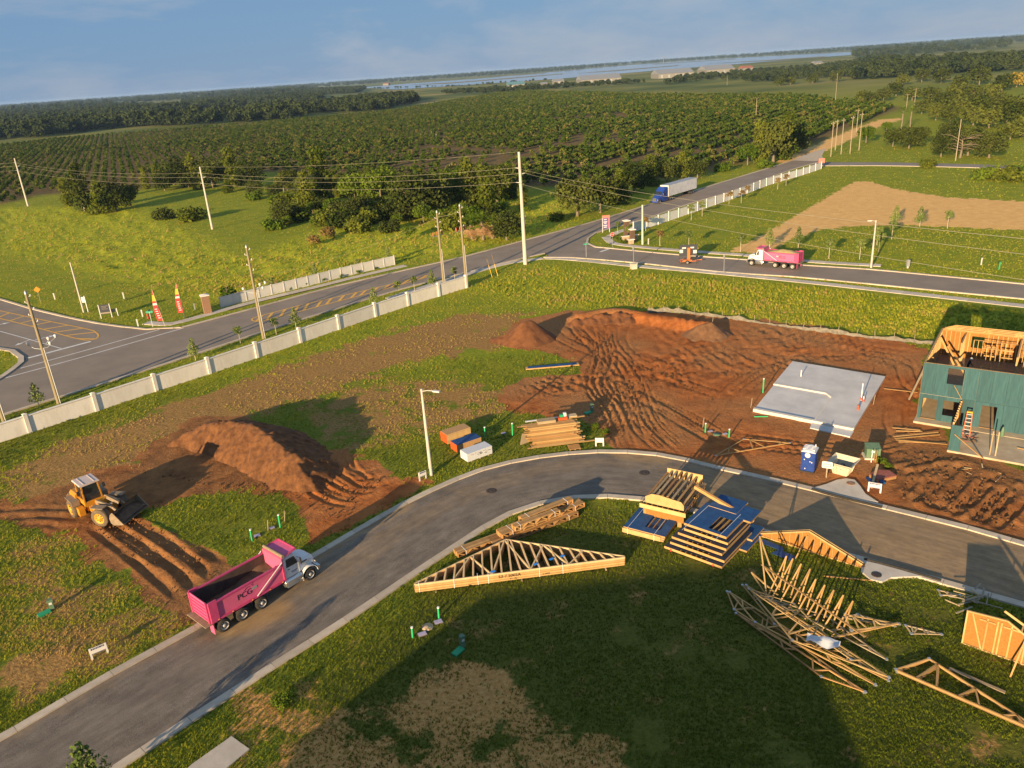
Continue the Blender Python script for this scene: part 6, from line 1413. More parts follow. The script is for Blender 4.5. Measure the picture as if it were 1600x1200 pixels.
def truss_stack():
    hd = math.radians(5.9); o = GV(650, 927); t = thing('truss_stack', 'long flat stack of triangular roof trusses with blue tags on the lawn', 'truss stack', o, hd)
    ms = [roof_truss_mesh(16.0, 4.5, m, 0.46, 22) for m in ('lumber', 'lumber_pale', 'lumber_red', 'lumber_lit')]; k = random.Random(1)
    for i in range(17): piece('truss', ms[3 if i > 12 else k.choice((0, 0, 1, 1, 2))], t, (k.uniform(-.03, .03), k.uniform(-.025, .025), 0.1 + i * 0.044))
    for x in (0.3, 2.9, 4.7, 5.5, 9.4, 11.2): b = MB(); b.box((x, -0.065, 0.48), (0.035, 0.02, 0.84)); b.box((x, 0.1, 0.84 + 0.035), (0.035, 0.35, 0.01)); b.build('strap', 'strap', t)
    for x, y in ((5.9, 0.25), (9.2, 0.5), (10.5, 0.9), (11.4, 1.1)): b = MB(); b.box((x, y, 0.865), (0.35, 0.22, 0.015), 0.4); b.build('tag', 'tag_blue', t)
    for x in (1.5, 8, 14.5): b = MB(); b.box((x, 0.3, 0.04), (0.1, 1.2, 0.09)); b.build('bearer', 'lumber_aged', t)
    lettering('53-7 5005A', 0.36, 'black_print', t, Matrix.Translation((7.1, -0.075, 0.52)) @ RXF); lettering('F1 10a', 0.2, 'black_print', t, Matrix.Translation((7.4, -0.075, 0.24)) @ RXF)
    lettering('E 10/00', 0.18, 'black_print', t, Matrix.Translation((9.9, -0.075, 0.3)) @ RXF)
truss_stack()
def floor_truss_mesh(L, m, h=0.42):
    b = MB(); b.box((L / 2, 0, 0.02), (L, TD, TW)); b.box((L / 2, 0, h - 0.02), (L, TD, TW)); b.box((0.03, 0, h / 2), (0.06, TD, h - 0.09)); b.box((L - 0.03, 0, h / 2), (0.06, TD, h - 0.09))
    n = int(L / 0.62)
    for i in range(n): x0, x1 = L * i / n, L * (i + 1) / n; b.beam((x0 + 0.05, 0, 0.05 if i % 2 else h - 0.05), (x1 - 0.05, 0, h - 0.05 if i % 2 else 0.05), 0.08, TW, (0, 1, 0))
    return b.mesh('truss', m)
def floor_bundle(px, py, L, n, z, label, off=0.0, seed=0, hd=28.7):
    a = math.radians(hd); p = GV(px, py, 0); p.z = z; t = thing('floor_truss_bundle', label, 'truss bundle', p, a, 'floor truss bundles by the kerb'); k = random.Random(seed)
    ms = [floor_truss_mesh(L, m) for m in ('lumber_red', 'lumber')]
    for i in range(n): piece('truss', ms[k.randint(0, 1)], t, (k.uniform(-.05, .05), i * 0.098, 0))
    for u in (0.12, 0.88): b = MB(); b.box((L * u, (n - 1) * 0.049, 0.432), (0.04, n * 0.1, 0.012)); b.box((L * u, -0.055, 0.21), (0.04, 0.012, 0.44)); b.build('strap', 'strap', t)
floor_bundle(716, 873, 6.0, 9, 0.08, 'lowest short bundle of floor trusses nearest the kerb bend', seed=1)
floor_bundle(772, 858, 8.3, 12, 0.08, 'long bottom bundle of floor trusses beside the near kerb', seed=2)
floor_bundle(786, 851, 8.3, 11, 0.52, 'long upper bundle of floor trusses with loose ends', seed=3, hd=30.5)
floor_bundle(818, 833, 5.2, 7, 0.96, 'short topmost bundle of floor trusses on the back row', seed=4, hd=31)
floor_bundle(806, 846, 4.4, 6, 0.96, 'second topmost bundle of floor trusses on the front row', seed=5, hd=29)
# wall panels: blue sheathing on timber frames
def wall_panel(parent, x, y, z, w, d, hole=None, th=0.15, sheath='zip_blue'):
    """lying flat: frame of plates and studs, sheathed on top; x,y = front left corner"""
    b = MB(); zc = th / 2
    b.box((w / 2, 0.02, zc), (w, 0.045, th)); b.box((w / 2, d - 0.02, zc), (w, 0.045, th)); n = max(2, int(w / 0.42))
    for i in range(n + 1): b.box((0.025 + (w - 0.05) * i / n, d / 2, zc), (0.045, d - 0.09, th))
    f = b.build('wall_panel', 'lumber', parent, (x, y, z))
    for (a0, a1, c0, c1) in rects_minus((0, w, 0.0, d), [hole] if hole else []): q = MB(); q.box(((a0 + a1) / 2, (c0 + c1) / 2, th + 0.008), (a1 - a0, c1 - c0, 0.014)); q.build('sheathing', sheath, f)
    return f
def big_stack():
    o = GV(1038, 858); hd = math.radians(-41.5); t = thing('wall_panel_stack', 'large stepped stack of blue sheathed wall panels with white straps', 'panel stack', o, hd)
    spec = [(0, 0, 4.9, 4.9), (0.3, 0.38, 4.6, 4.8), (0.25, 0.7, 4.3, 4.6), (0.6, 1.05, 4.1, 4.2), (0.95, 1.4, 3.7, 3.9), (0.8, 1.65, 3.6, 3.8)]; k = random.Random(3)
    z = 0.1
    for i, (x, y, w, d) in enumerate(spec):
        if i: 
            for yy in (0.3, d - 0.5): b = MB(); b.box((x + w / 2, y + yy, z + 0.045), (w * 0.9, 0.09, 0.085)); b.build('spacer', 'lumber_pale', t)
            z += 0.09
        wall_panel(t, x, y, z, w, d, (1.9, 3.1, 0.35, 2.4) if i == 5 else (1.2, w - 1.3, -0.1, 0.25) if i < 5 else None, 0.2, 'zip_blue' if i == 5 else 'zip_dark'); z += 0.22
    wall_panel(t, 3.7, 3.0, 0.1, 1.8, 3.4); wall_panel(t, 3.6, 4.4, 0.27, 1.7, 2.2)
    wall_panel(t, 1.2, 5.0, z - 0.12, 2.4, 2.2); wall_panel(t, 3.4, 4.6, z - 0.16, 1.6, 2.0)
    for x in (1.2, 3.9): b = MB(); b.box((x, 2.9, z + 0.02), (0.03, 4.6, 0.01)); b.build('strap', 'strap', t)
    for x, y, zz in ((0.6, -0.02, 0.12), (4.2, -0.02, 0.12), (1.3, 0.93, 0.62), (3.7, 0.93, 0.62)): b = MB(); b.box((x, y - 0.02, zz), (0.1, 0.03, 0.28), 0.3); b.build('ribbon', 'sign_red', t)
big_stack()
def small_stack():
    o = GV(972, 832); hd = math.radians(-33); t = thing('wall_panel_stack', 'small neat stack of blue wall panels left of the big stack', 'panel stack', o, hd); z = 0.08
    for i in range(3): wall_panel(t, 0.05 * i, 0.04 * i, z, 3.6, 3.6, (1.6, 2.9, 0.7, 2.7) if i == 2 else None); z += 0.17
    b = MB(); b.box((1.7, -0.03, 0.3), (3.3, 0.04, 0.42)); b.build('end_board', 'lumber_pale', t)
    for x in (0.5, 2.8): b = MB(); b.box((x, 1.7, z + 0.02), (0.03, 3.4, 0.01)); b.box((x, -0.06, z / 2), (0.03, 0.012, z)); b.build('strap', 'strap', t)
small_stack()
def hip_pile():
    o = GV(1004, 812); hd = math.radians(-33); t = thing('hip_truss_pile', 'tall stack of yellow hip frames standing between the panel stacks and the road', 'truss pile', o, hd); k = random.Random(6)
    for x, d in ((0.2, 0), (3.2, 0), (0.2, 3.6), (3.2, 3.6)): b = MB(); b.box((x, d + 0.3, 0.62), (0.35, 0.35, 1.24)); b.build('support', 'lumber', t)
    b = MB(); b.box((1.9, 0.15, 0.85), (3.3, 0.06, 0.7)); b.build('skirt', 'osb', t)
    # lower tier: long frames on edge, laid front to back
    for i in range(9):
        x = -0.1 + i * 0.47; b = MB(); b.beam((x, -0.1, 1.3), (x, 4.9, 1.3), TW, TD); b.beam((x, -0.1, 1.62), (x, 4.9, 1.62), TW, TD)
        for y in np.arange(0, 4.9, 0.8): b.beam((x, y, 1.3), (x, y + 0.35, 1.62), TW, TD * 0.8)
        b.build('frame', k.choice(('lumber', 'lumber_red')), t)
    b = MB(); b.box((1.8, -0.14, 1.46), (4.0, 0.05, 0.38)); b.build('end_board', 'lumber_pale', t)
    # upper tier: hip shaped
    hs = [0.5, 0.78, 0.85, 0.88, 0.88, 0.85, 0.7, 0.45]
    for i in range(8):
        x = 0.35 + i * 0.44; h = hs[i]; b = MB(); b.beam((x, 0.2, 1.74), (x, 4.8, 1.74), TW, TD); b.beam((x, 0.2, 1.74 + h), (x, 4.8, 1.74 + h), 0.19, TW)
        for y in np.arange(0.3, 4.7, 1.1): b.beam((x, y, 1.74), (x, y + 0.3, 1.74 + h - 0.05), TW, TD)
        b.beam((x, 4.75, 1.74), (x, 4.75, 1.74 + h), TW, TD); b.build('frame', k.choice(('lumber_red', 'lumber_aged', 'lumber')), t)
    b = MB(); b.prism([(0.2, 0), (3.55, 0), (3.55, 0.45), (3.3, 0.74), (1.4, 0.94), (0.75, 0.9), (0.2, 0.55)], 0, 0.05, Matrix.Translation((0, 0.16, 1.7)) @ RXF); b.build('hip_face', 'lumber_pale', t)
    b = MB(); b.box((1.9, 4.85, 2.25), (3.2, 0.05, 0.8)); b.build('back_face', 'lumber_pale', t)
hip_pile()
t = thing('leaning_beam', 'long doubled timber beam leaning from the yellow frames over the blue panels', 'beam', (0, 0, 0))
a, c = GV(1085, 761, 2.6), GV(1176, 815, 1.35); t.location = a
b = MB(); b.beam((0, 0, 0), c - a, 0.1, 0.26); b.build('plank', 'lumber', t); b = MB(); b.beam(Vector((0.13, 0.05, 0.02)), c - a + Vector((0.13, 0.05, 0.02)), 0.1, 0.24); b.build('plank', 'lumber_red', t)

def px_beams(name, label, cat, members, m='lumber', group=None, w=TD, d=TW):
    """timbers between surveyed points (px, py, height)"""
    o = GV(*members[0][0][:2], 0); t = thing(name, label, cat, o, 0, group)
    for mm in members:
        a, c = GV(*mm[0]), GV(*mm[1]); q = MB(); q.beam(a - o, c - o, mm[3] if len(mm) > 3 else w, mm[4] if len(mm) > 4 else d); q.build(mm[2] if len(mm) > 2 and mm[2] else 'member', m if not (len(mm) > 5) else mm[5], t)
    return t
# the sheathed gable standing along the kerb
def gable():
    A, C = GV(1189, 838), GV(1351, 889); d = C - A; L = d.length; hd = math.atan2(d.y, d.x); t = thing('gable_panel', 'long low sheathed gable frame standing along the inner kerb', 'gable', A, hd); ap = L * 0.47; hgt = 1.75
    top = lambda x: 0.25 + (hgt - 0.25) * (x / ap if x < ap else (L - x) / (L - ap))
    b = MB(); b.prism([(0, 0.05), (L, 0.05), (L, 0.25), (ap, hgt), (0, 0.25)], 0, 0.02, Matrix.Translation((0, 0, 0)) @ RXF); b.build('sheathing', 'osb', t)
    for y in (-0.09, 0.14):
        for p, q in (((0, 0.3), (ap, hgt + 0.05)), ((ap, hgt + 0.05), (L, 0.3))): b = MB(); b.beam((p[0], y, p[1]), (q[0], y, q[1]), TW, TD * 1.3); b.build('rake', 'lumber_pale', t)
    b = MB(); b.box((L / 2, -0.09, 0.08), (L, TW, TD)); b.build('bottom_chord', 'lumber', t)
    for i in range(1, 17):
        x = L * i / 17; b = MB(); b.beam((x, -0.07, 0.1), (x, -0.07, top(x)), TD, TW); b.build('stud', 'lumber', t); b = MB(); b.beam((x, -0.09, top(x) + 0.03), (x, 0.14, top(x) + 0.03), 0.05, 0.05); b.build('lookout', 'lumber', t)
    b = MB(); b.beam((ap * 0.98, -0.1, hgt * 0.8), (ap * 0.9, -1.5, 0.02), 0.09, 0.04); b.build('prop', 'lumber', t)
gable()
# tarpaulin scraps beside the gable
for px, py, w, d, lab in ((1206, 852, 2.2, 0.7, 'blue sheet scrap lying on the grass left of the gable'), (1226, 868, 1.8, 0.9, 'blue sheet scrap lying on the grass below the gable')):
    b = MB(); b.prism([(-w / 2, -d / 2), (w / 2, -d / 2 + 0.2), (w / 2 - 0.3, d / 2), (-w / 2 + 0.2, d / 2 - 0.1)], 0, 0.03); tag(b.build('sheet_scrap', 'film_blue', None, GV(px, py, 0.1), -0.9), lab, 'sheet')
# upright V frames with their ridge board
def v_frames():
    t = px_beams('v_frame_row', 'row of upright V-shaped truss webs tied by one long board', 'truss row', [((1190, 882, 1.5), (1352, 995, 1.5), 'tie_board', 0.14, 0.05, 'lumber')])
    ap = [(1229, 869), (1239, 873), (1252, 881), (1266, 889), (1275, 905), (1289, 914), (1303, 922), (1318, 930), (1333, 939)]; ft = [(1201, 929), (1207, 933), (1219, 941), (1232, 951), (1244, 960), (1257, 969), (1270, 977), (1284, 986), (1300, 995)]
    for (ax_, ay), (fx, fy) in zip(ap, ft):
        for q, nm in (((fx, fy, 0.25), 'web'), ((fx + 16, fy - 7, 0.2), 'web')):
            a, c = GV(ax_, ay, 2.2), GV(*q); b = MB(); b.beam(a - t.location, c - t.location, TD, 0.06); b.build(nm, 'lumber', t)
    for p, q in (((1187, 838, 3.1), (1198, 934, 0.2)), ((1187, 838, 3.1), (1214, 915, 0.3)), ((1194, 885, 1.6), (1215, 918, 0.3)), ((1194, 885, 1.6), (1196, 893, 1.2)), ((1174, 894, 1.0), (1197, 930, 0.2)), ((1174, 894, 1.0), (1192, 910, 0.8)), ((1192, 910, 0.8), (1216, 930, 0.2))):
        a, c = GV(*p), GV(*q); b = MB(); b.beam(a - t.location, c - t.location, TD, 0.06); b.build('web', 'lumber_pale', t)
v_frames()
# roof trusses dropped in a heap: each is a thing of its own
def loose_truss(corners, m, label, webs=9, z=0.15, dz=0.0, name='roof_truss', group='loose roof trusses', apex_at=0.5, dbl=1):
    """corners: left end, right end, apex (px,py,height)"""
    A, C, P = GV(*corners[0]), GV(*corners[1]), GV(*corners[2]); t = thing(name, label, 'truss', Vector((A.x, A.y, 0)), 0, group); o = t.location
    nrm = (C - A).cross(P - A).normalized()
    def add(p, q, nm): b = MB(); b.beam(p - o, q - o, TD, 0.05, nrm); b.build(nm, m, t)
    L = (C - A).length
    for j in range(dbl): s = nrm * (0.06 * j); add(A + s, C + s, 'bottom_chord'); add(A + s, P + s, 'top_chord'); add(P + s, C + s, 'top_chord')
    u = (P - A).dot((C - A).normalized()) / L
    def top(x): return A.lerp(P, x / u) if x < u else P.lerp(C, (x - u) / (1 - u))
    for i in range(1, webs):
        x0 = i / webs; x1 = min(0.97, max(0.03, x0 + (0.5 / webs) * (1 if i % 2 else -1))); add(A.lerp(C, x0), top(x1), 'web')
    for e in (A, C, P): b = MB(); b.beam(e - o - nrm * 0.03, e - o + nrm * 0.035, 0.18, 0.16); b.build('nail_plate', 'steel', t)
loose_truss(((1136, 924, 0.25), (1350, 1082, 0.1), (1147, 952, 0.2)), 'lumber', 'outermost of the heaped roof trusses, nearest the camera', 10)
loose_truss(((1150, 958, 0.25), (1352, 1081, 0.15), (1283, 1057, 0.2)), 'lumber_red', 'lower heaped truss with its peak towards the camera', 8)
loose_truss(((1140, 925, 0.5), (1368, 1070, 0.3), (1180, 972, 0.35)), 'lumber', 'second of the heaped roof trusses from the camera', 10)
loose_truss(((1160, 914, 0.55), (1388, 1063, 0.3), (1210, 975, 0.4)), 'lumber', 'middle one of the heaped roof trusses', 11)
loose_truss(((1166, 914, 0.7), (1389, 1058, 0.35), (1238, 1000, 0.55)), 'lumber_pale', 'topmost of the heaped roof trusses under the white sheet', 12)
loose_truss(((1170, 920, 0.9), (1330, 1030, 0.8), (1240, 943, 0.5)), 'lumber_pale', 'heaped roof truss lying against the V-shaped webs', 9)
loose_truss(((1200, 935, 0.3), (1385, 1030, 0.15), (1290, 962, 0.15)), 'lumber_aged', 'flat aged truss under the row of V-shaped webs', 9)
loose_truss(((1330, 985, 0.5), (1405, 975, 0.25), (1320, 960, 0.6)), 'lumber_pale', 'slender truss pointing right from the end of the V row', 6)
loose_truss(((1318, 965, 0.2), (1398, 978, 0.15), (1340, 960, 0.2)), 'lumber_aged', 'small aged truss behind the end of the V row', 5)
px_beams('loose_plank', 'long loose plank leaning across the end of the V row', 'plank', [((1303, 996, 0.3), (1403, 974, 0.4), 'plank', 0.14, 0.05)], 'lumber')
px_beams('loose_plank', 'thin plank lying on the grass beside the inlet apron', 'plank', [((1287, 900, 0.1), (1362, 907, 0.1), 'plank', 0.1, 0.05)], 'lumber_red')
loose_truss(((1415, 977, 0.12), (1471, 991, 0.12), (1424, 990, 0.12)), 'lumber_aged', 'small flat truss alone on the shaded grass', 6)
b = MB(); v = []; f = []; k = random.Random(9)
for i in range(7):
    for j in range(5): v.append(((i - 3) * 0.33 + k.uniform(-.06, .06), (j - 2) * 0.22 + k.uniform(-.05, .05), 0.1 + 0.22 * math.sin(i * 1.3) * math.cos(j * 1.1) + k.uniform(0, .08)))
for i in range(6):
    for j in range(4): a = i * 5 + j; f.append((a, a + 5, a + 6, a + 1))
b.add(v, f, True); tag(b.build('plastic_sheet', 'film_white', None, GV(1285, 1004, 0.85), -0.5), 'crumpled white plastic sheet on top of the heaped trusses', 'sheet')
# right-hand framed panel and trusses
def osb_panel():
    A, C = GV(1502, 1004), GV(1640, 1052); d = C - A; L = d.length; hd = math.atan2(d.y, d.x); t = thing('gable_panel', 'tall bright sheathed gable panel with studs at the right edge', 'panel', A, hd); h0, ap, h1 = 2.55, 2.2, 2.75
    b = MB(); b.prism([(0, 0), (L, 0), (L, 1.2), (ap, h1), (0, h0)], 0, 0.02, RXF); b.build('sheathing', 'osb', t)
    for p, q in (((0.06, 0), (0.06, h0)), ((0, h0), (ap, h1)), ((ap, h1), (L, 1.2)), ((0, 0.05), (L, 0.05))): b = MB(); b.beam((p[0], -0.08, p[1]), (q[0], -0.08, q[1]), 0.09, 0.1, (0, 1, 0)); b.build('plate', 'lumber_pale', t)
    for x, x2 in ((0.35, 1.1), (1.2, 1.2), (1.75, 1.75), (1.95, 1.95), (2.5, 2.5), (3.3, 3.3), (3.9, 3.9)): b = MB(); b.beam((x2, -0.07, 0.08), (x, -0.07, 2.5 if x < 2.4 else 2.75 - (x - 2.2) * 0.5), 0.09, 0.06, (0, 1, 0)); b.build('stud', 'lumber', t)
    for x in (0.9, 2.2): b = MB(); b.box((x + 0.3, -0.07, 2.25), (0.9, 0.06, 0.1)); b.build('blocking', 'lumber', t)
    for x in (3.0, 3.6, 4.2): b = MB(); b.beam((x, 0, 2.3), (x, 0.55, 2.35), 0.09, 0.05); b.build('lookout', 'lumber', t)
    b = MB(); b.beam((1.9, 0.55, 2.95), (L, 0.55, 1.5), 0.05, 0.14); b.build('fly_rafter', 'lumber_pale', t)
    b = MB(); b.beam((3.3, -0.1, 2.1), (3.0, -1.7, 0.02), 0.09, 0.05); b.build('prop', 'lumber', t)
osb_panel()
def flat_pair():
    for i, lab in enumerate(('topmost of three flat trusses at the lower right corner', 'middle one of three flat trusses at the lower right corner', 'lowest of three flat trusses at the lower right corner')):
        z = 0.32 - 0.1 * i; loose_truss(((1400 + i, 1046 + 2 * i, z), (1640, 1150 + 2 * i, z), (1452, 1029 + i, z)), ('lumber', 'lumber_pale', 'lumber_red')[i], lab, 7, dbl=1)
flat_pair()
px_beams('loose_plank', 'brown plank lying beside the lower right trusses', 'plank', [((1483, 1044, 0.12), (1571, 1082, 0.12), 'plank', 0.22, 0.05)], 'lumber_aged')
t = jumble('offcut_pile', 'tangle of grey-brown web offcuts behind the bright panel', 'debris', GV(1515, 942), 18, 1.9, ['lumber_aged', 'lumber_grey'], 7, 0.7)
loose_truss(((1466, 922, 0.1), (1500, 930, 0.1), (1470, 930, 0.1)), 'lumber_aged', 'short pale offcut truss at the kerb behind the bright panel', 3)
# single truss on the dirt by the road
loose_truss(((1118, 712, 0.2), (1234, 692, 0.2), (1162, 686, 0.3)), 'lumber', 'single roof truss lying on dirt beside the outer kerb', 6)
# boards by the house
px_beams('board_pile', 'spread of yellow boards on the soil left of the house slab', 'boards', [((1394, 668, 0.15), (1438, 672, 0.2), 'board'), ((1400, 673, 0.1), (1441, 674, 0.15), 'board'), ((1396, 682, 0.2), (1466, 675, 0.3), 'board'), ((1398, 685, 0.1), (1468, 679, 0.2), 'board'), ((1400, 687, 0.1), (1480, 694, 0.15), 'board'), ((1404, 690, 0.05), (1478, 692, 0.1), 'board')], 'lumber', None, 0.16, 0.05)
px_beams('loose_plank', 'long thin plank on dirt between slab and house', 'plank', [((1381, 607, 0.1), (1434, 613, 0.1), 'plank', 0.14, 0.05)], 'lumber')
# blue panel strip on the back grass
t = thing('panel_strip', 'narrow blue sheathed panel lying on the grass before the dirt lot', 'panel', GV(822, 577), ang((822, 577), (905, 570)))
b = MB(); b.box((3.4, 0, 0.12), (6.9, 0.8, 0.14)); f = b.build('frame', 'lumber', t); b = MB(); b.box((3.4, 0.06, 0.2), (6.3, 0.7, 0.02)); b.build('sheathing', 'zip_blue', f)

# --- bundles of sheet goods beside the street lamp
def sheet_bundle(px, py, m_top, m_side, m_end, label, n=14, L=2.9, W=1.35, hgt=0.95):
    t = thing('sheet_bundle', label, 'sheet bundle', GV(px, py), math.radians(33), 'sheet bundles by the street lamp'); k = random.Random(int(px)); th = (hgt - 0.1) / n
    me = MB(); me.box((0, 0, 0), (L, W, th * 0.93)); ms = me.mesh('sheet', m_side)
    for i in range(n): piece('sheet', ms, t, (k.uniform(-.012, .012), k.uniform(-.012, .012), 0.1 + th * (i + 0.5)))
    for x in (-1, 0, 1): b = MB(); b.box((x, 0, 0.05), (0.09, W, 0.09)); b.build('bearer', 'lumber_aged', t)
    b = MB(); b.box((0, 0, hgt + 0.012), (L * 0.99, W * 0.99, 0.02)); b.build('cover', m_top, t)
    b = MB(); b.box((-L / 2 - 0.02, 0, hgt / 2 + 0.06), (0.02, W * 0.98, hgt - 0.14)); b.build('end_wrap', m_end, t)
    if m_side == 'film_white':
        q = MB()
        for j in range(12): q.box((k.uniform(-L * .42, L * .42), -W / 2 - 0.02, k.uniform(.3, .8)), (k.uniform(.1, .3), 0.01, k.uniform(.03, .09)))
        q.build('print', 'steel', t); lettering('SD', 0.26, 'chassis', t, Matrix.Translation((0.1, -W / 2 - 0.03, 0.6)) @ RXF)
    return t
sheet_bundle(713, 686, 'chip_tan', 'lumber_pale', 'wrap_orange', 'tan-topped bundle of sheets with orange end, furthest from the road', hgt=1.15)
sheet_bundle(729, 699, 'film_blue', 'chip_tan', 'wrap_orange', 'blue-topped bundle of sheets with orange end, middle of three', hgt=0.95)
sheet_bundle(745, 713, 'film_white', 'film_white', 'film_white', 'white wrapped bundle of sheets nearest the road', hgt=0.95)
# --- lumber pile
def lumber_pile():
    A = GV(826, 703); hd = ang((826, 703), (920, 691)); t = thing('lumber_pile', 'big yellow pile of planks beside the outer kerb with clutter on top', 'lumber pile', A, hd); k = random.Random(2)
    base = MB(); base.box((0, 0, 0), (1, 0.24, 0.05)); mm = {m: (lambda q: q.mesh('plank', m))(MB().box((0, 0, 0), (1, 0.24, 0.05))) for m in ('lumber', 'lumber_pale', 'lumber_red')}
    for r in range(22):
        y0 = 0.15 + r * 0.085; z = 0.12 + r * 0.068; n = 3 if r < 18 else 4
        for j in range(n):
            L = k.uniform(4.6, 5.6); 
            if r in (0,) and j == 0: L = 7.0
            x = 2.9 + k.uniform(-.35, .35) + (0.2 if r < 5 else -0.1); piece('plank', mm[k.choice(('lumber', 'lumber', 'lumber_pale', 'lumber_red'))], t, (x, y0 + j * 0.27 + k.uniform(-.03, .03), z), (0, 0, k.uniform(-.015, .015)), (L, 1, 1.15))
    for y in np.arange(0.5, 3.0, 0.6):
        for x in (1.2, 4.2): b = MB(); b.box((x, y, 0.04), (0.1, 0.5, 0.1)); b.build('bearer', 'lumber_aged', t)
    for (x, y, L, z, m) in ((0.4, 2.6, 2.2, 1.5, 'lumber'), (5.6, 3.0, 2.0, 1.62, 'lumber'), (2.0, 3.3, 3.4, 1.68, 'trailer_white')): piece('plank', (mm[m] if m in mm else MB().box((0, 0, 0), (1, 0.24, 0.05)).mesh('plank', m)), t, (x, y, z), (0, 0, 0.03), (L, 1, 1))
    b = MB(); b.box((2.4, 2.6, 1.78), (1.9, 0.8, 0.3)); b.build('crate', 'lumber_aged', t)
    b = MB(); b.box((4.2, 2.9, 1.74), (1.0, 0.5, 0.24)); b.build('carton', 'wrap_orange', t); b = MB(); b.box((4.1, 3.0, 1.98), (0.35, 0.3, 0.25)); b.build('carton', 'lid_green', t); b = MB(); b.box((4.5, 3.1, 2.0), (0.3, 0.3, 0.45)); b.build('carton', 'white_paint', t)
    b = MB(); b.box((5.2, 3.3, 1.72), (1.2, 0.7, 0.1)); b.build('tray', 'lumber_aged', t)
    b = MB(); b.prism([(0, 0), (1.1, 0.3), (1.2, 1.5), (0.5, 1.6)], 0, 0.03, Matrix.Translation((-0.7, 1.2, 0.05)) @ Matrix.Rotation(0.35, 4, 'X')); b.build('leaning_sheet', 'lumber_aged', t)
lumber_pile()
t = thing('pallet', 'broken brown pallet lying in front of the lumber pile', 'pallet', GV(897, 700), ang((880, 701), (905, 698)))
for i in range(6): b = MB(); b.box((0, -0.5 + i * 0.2, 0.14), (1.2, 0.12, 0.025)); b.build('slat', 'lumber_red', t)
for x in (-.5, 0, .5): b = MB(); b.box((x, 0, 0.07), (0.08, 1.15, 0.1)); b.build('bearer', 'lumber_red', t)
# --- portable toilet, bin, transformer
def portable_toilet():
    t = thing('portable_toilet', 'dark blue portable toilet with a white roof by the outer kerb', 'portable toilet', GV(1263, 734), math.radians(-33)); W = 0.58
    b = MB(); b.box((0, 0, 0.08), (1.25, 1.25, 0.14)); b.build('skid', 'chassis', t)
    hull('body', 'potty_blue', t, [(-W, rr(W, 0.12, 2.08, 0.05)), (W, rr(W, 0.12, 2.08, 0.05))])
    for s in (-1, 1):
        for y in (-0.35, 0, 0.35): b = MB(); b.box((s * (W + 0.012), y, 1.1), (0.03, 0.1, 1.8)); b.build('rib', 'potty_blue', t)
    b = MB(); b.box((0, -W - 0.015, 1.08), (0.92, 0.03, 1.8)); d = b.build('door', 'potty_blue', t)
    b = MB(); b.box((0.36, -W - 0.04, 1.1), (0.08, 0.03, 0.12)); b.build('handle', 'white_paint', d); b = MB(); b.lathe([(0.24, -W - 0.036), (0.001, -W - 0.04)], (-0.05, 0, 1.75), 16, 'Y'); pl = b.build('logo_plate', 'white_paint', d); pl.scale = (1, 1, 1)
    for x, z in ((-0.3, 1.3), (0.2, 1.15), (-0.2, 0.4)): b = MB(); b.box((x, -W - 0.036, z), (0.09, 0.008, 0.1)); b.build('sticker', 'white_paint', d)
    v = []; f = []
    for i in range(9):
        a = (i / 8 - 0.5) * 2; z = 2.30 - 0.2 * a * a; v += [(a * 0.64, -0.66, z), (a * 0.64, 0.66, z), (a * 0.64, 0.66, 2.06), (a * 0.64, -0.66, 2.06)]
    for i in range(8):
        for k2 in range(4): A, B = i * 4 + k2, i * 4 + (k2 + 1) % 4; f.append((A, A + 4, B + 4, B))
    f += [(0, 1, 2, 3), (35, 34, 33, 32)]; b = MB(); b.add(v, f); rf = b.build('roof', 'potty_roof', t)
    for y in (-0.4, -0.13, 0.13, 0.4): b = MB(); b.beam((-0.5, y, 2.25), (0.5, y, 2.25), 0.07, 0.14); b.build('roof_rib', 'potty_roof', rf)
    b = MB(); b.tube((0.4, 0.4, 2.1), (0.4, 0.4, 2.5), 0.05, 0.05, 8); b.build('vent', 'white_paint', rf)
portable_toilet()
def waste_bin():
    t = thing('waste_bin', 'cream plastic site waste bin with flared sides beside the toilet', 'bin', GV(1316, 738), math.radians(2)); v = []; f = []
    def ring(w, z): return [(-w, -w, z), (w, -w, z), (w, w, z), (-w, w, z)]
    a = math.pi / 4; prof = [(0.62, 0.0), (0.85, 0.95), (1.15, 1.2), (1.1, 1.25), (0.82, 1.0), (0.58, 0.1)]
    R = Matrix.Rotation(a, 3, 'Z')
    for w, z in prof: v += [R @ Vector(q) for q in ring(w, z)]
    for i in range(len(prof) - 1):
        for k2 in range(4): A, B = i * 4 + k2, i * 4 + (k2 + 1) % 4; f.append((A, B, B + 4, A + 4))
    f.append((20, 21, 22, 23)); f.append((3, 2, 1, 0)); b = MB(); b.add(v, f); o = b.build('shell', 'bin_cream', t)
    for s in range(4):
        for i in range(5):
            u = -0.5 + i * 0.25; q = MB(); p0 = R @ Matrix.Rotation(s * math.pi / 2, 3, 'Z') @ Vector((u, -0.66, 0.1)); p1 = R @ Matrix.Rotation(s * math.pi / 2, 3, 'Z') @ Vector((u * 1.2, -0.87, 0.92)); q.beam(p0, p1, 0.08, 0.08); q.build('rib', 'bin_cream', o)
    k = random.Random(4)
    for i in range(9): b = MB(); c = Vector((k.uniform(-.4, .4), k.uniform(-.4, .4), 0.55 + .3 * k.random())); d = Vector((k.uniform(-.4, .4), k.uniform(-.4, .4), k.uniform(-.1, .2))); b.beam(c - d, c + d, 0.12, 0.04); b.build('rubbish', k.choice(['chassis', 'deck', 'film_blue', 'lumber_aged']), t)
waste_bin()
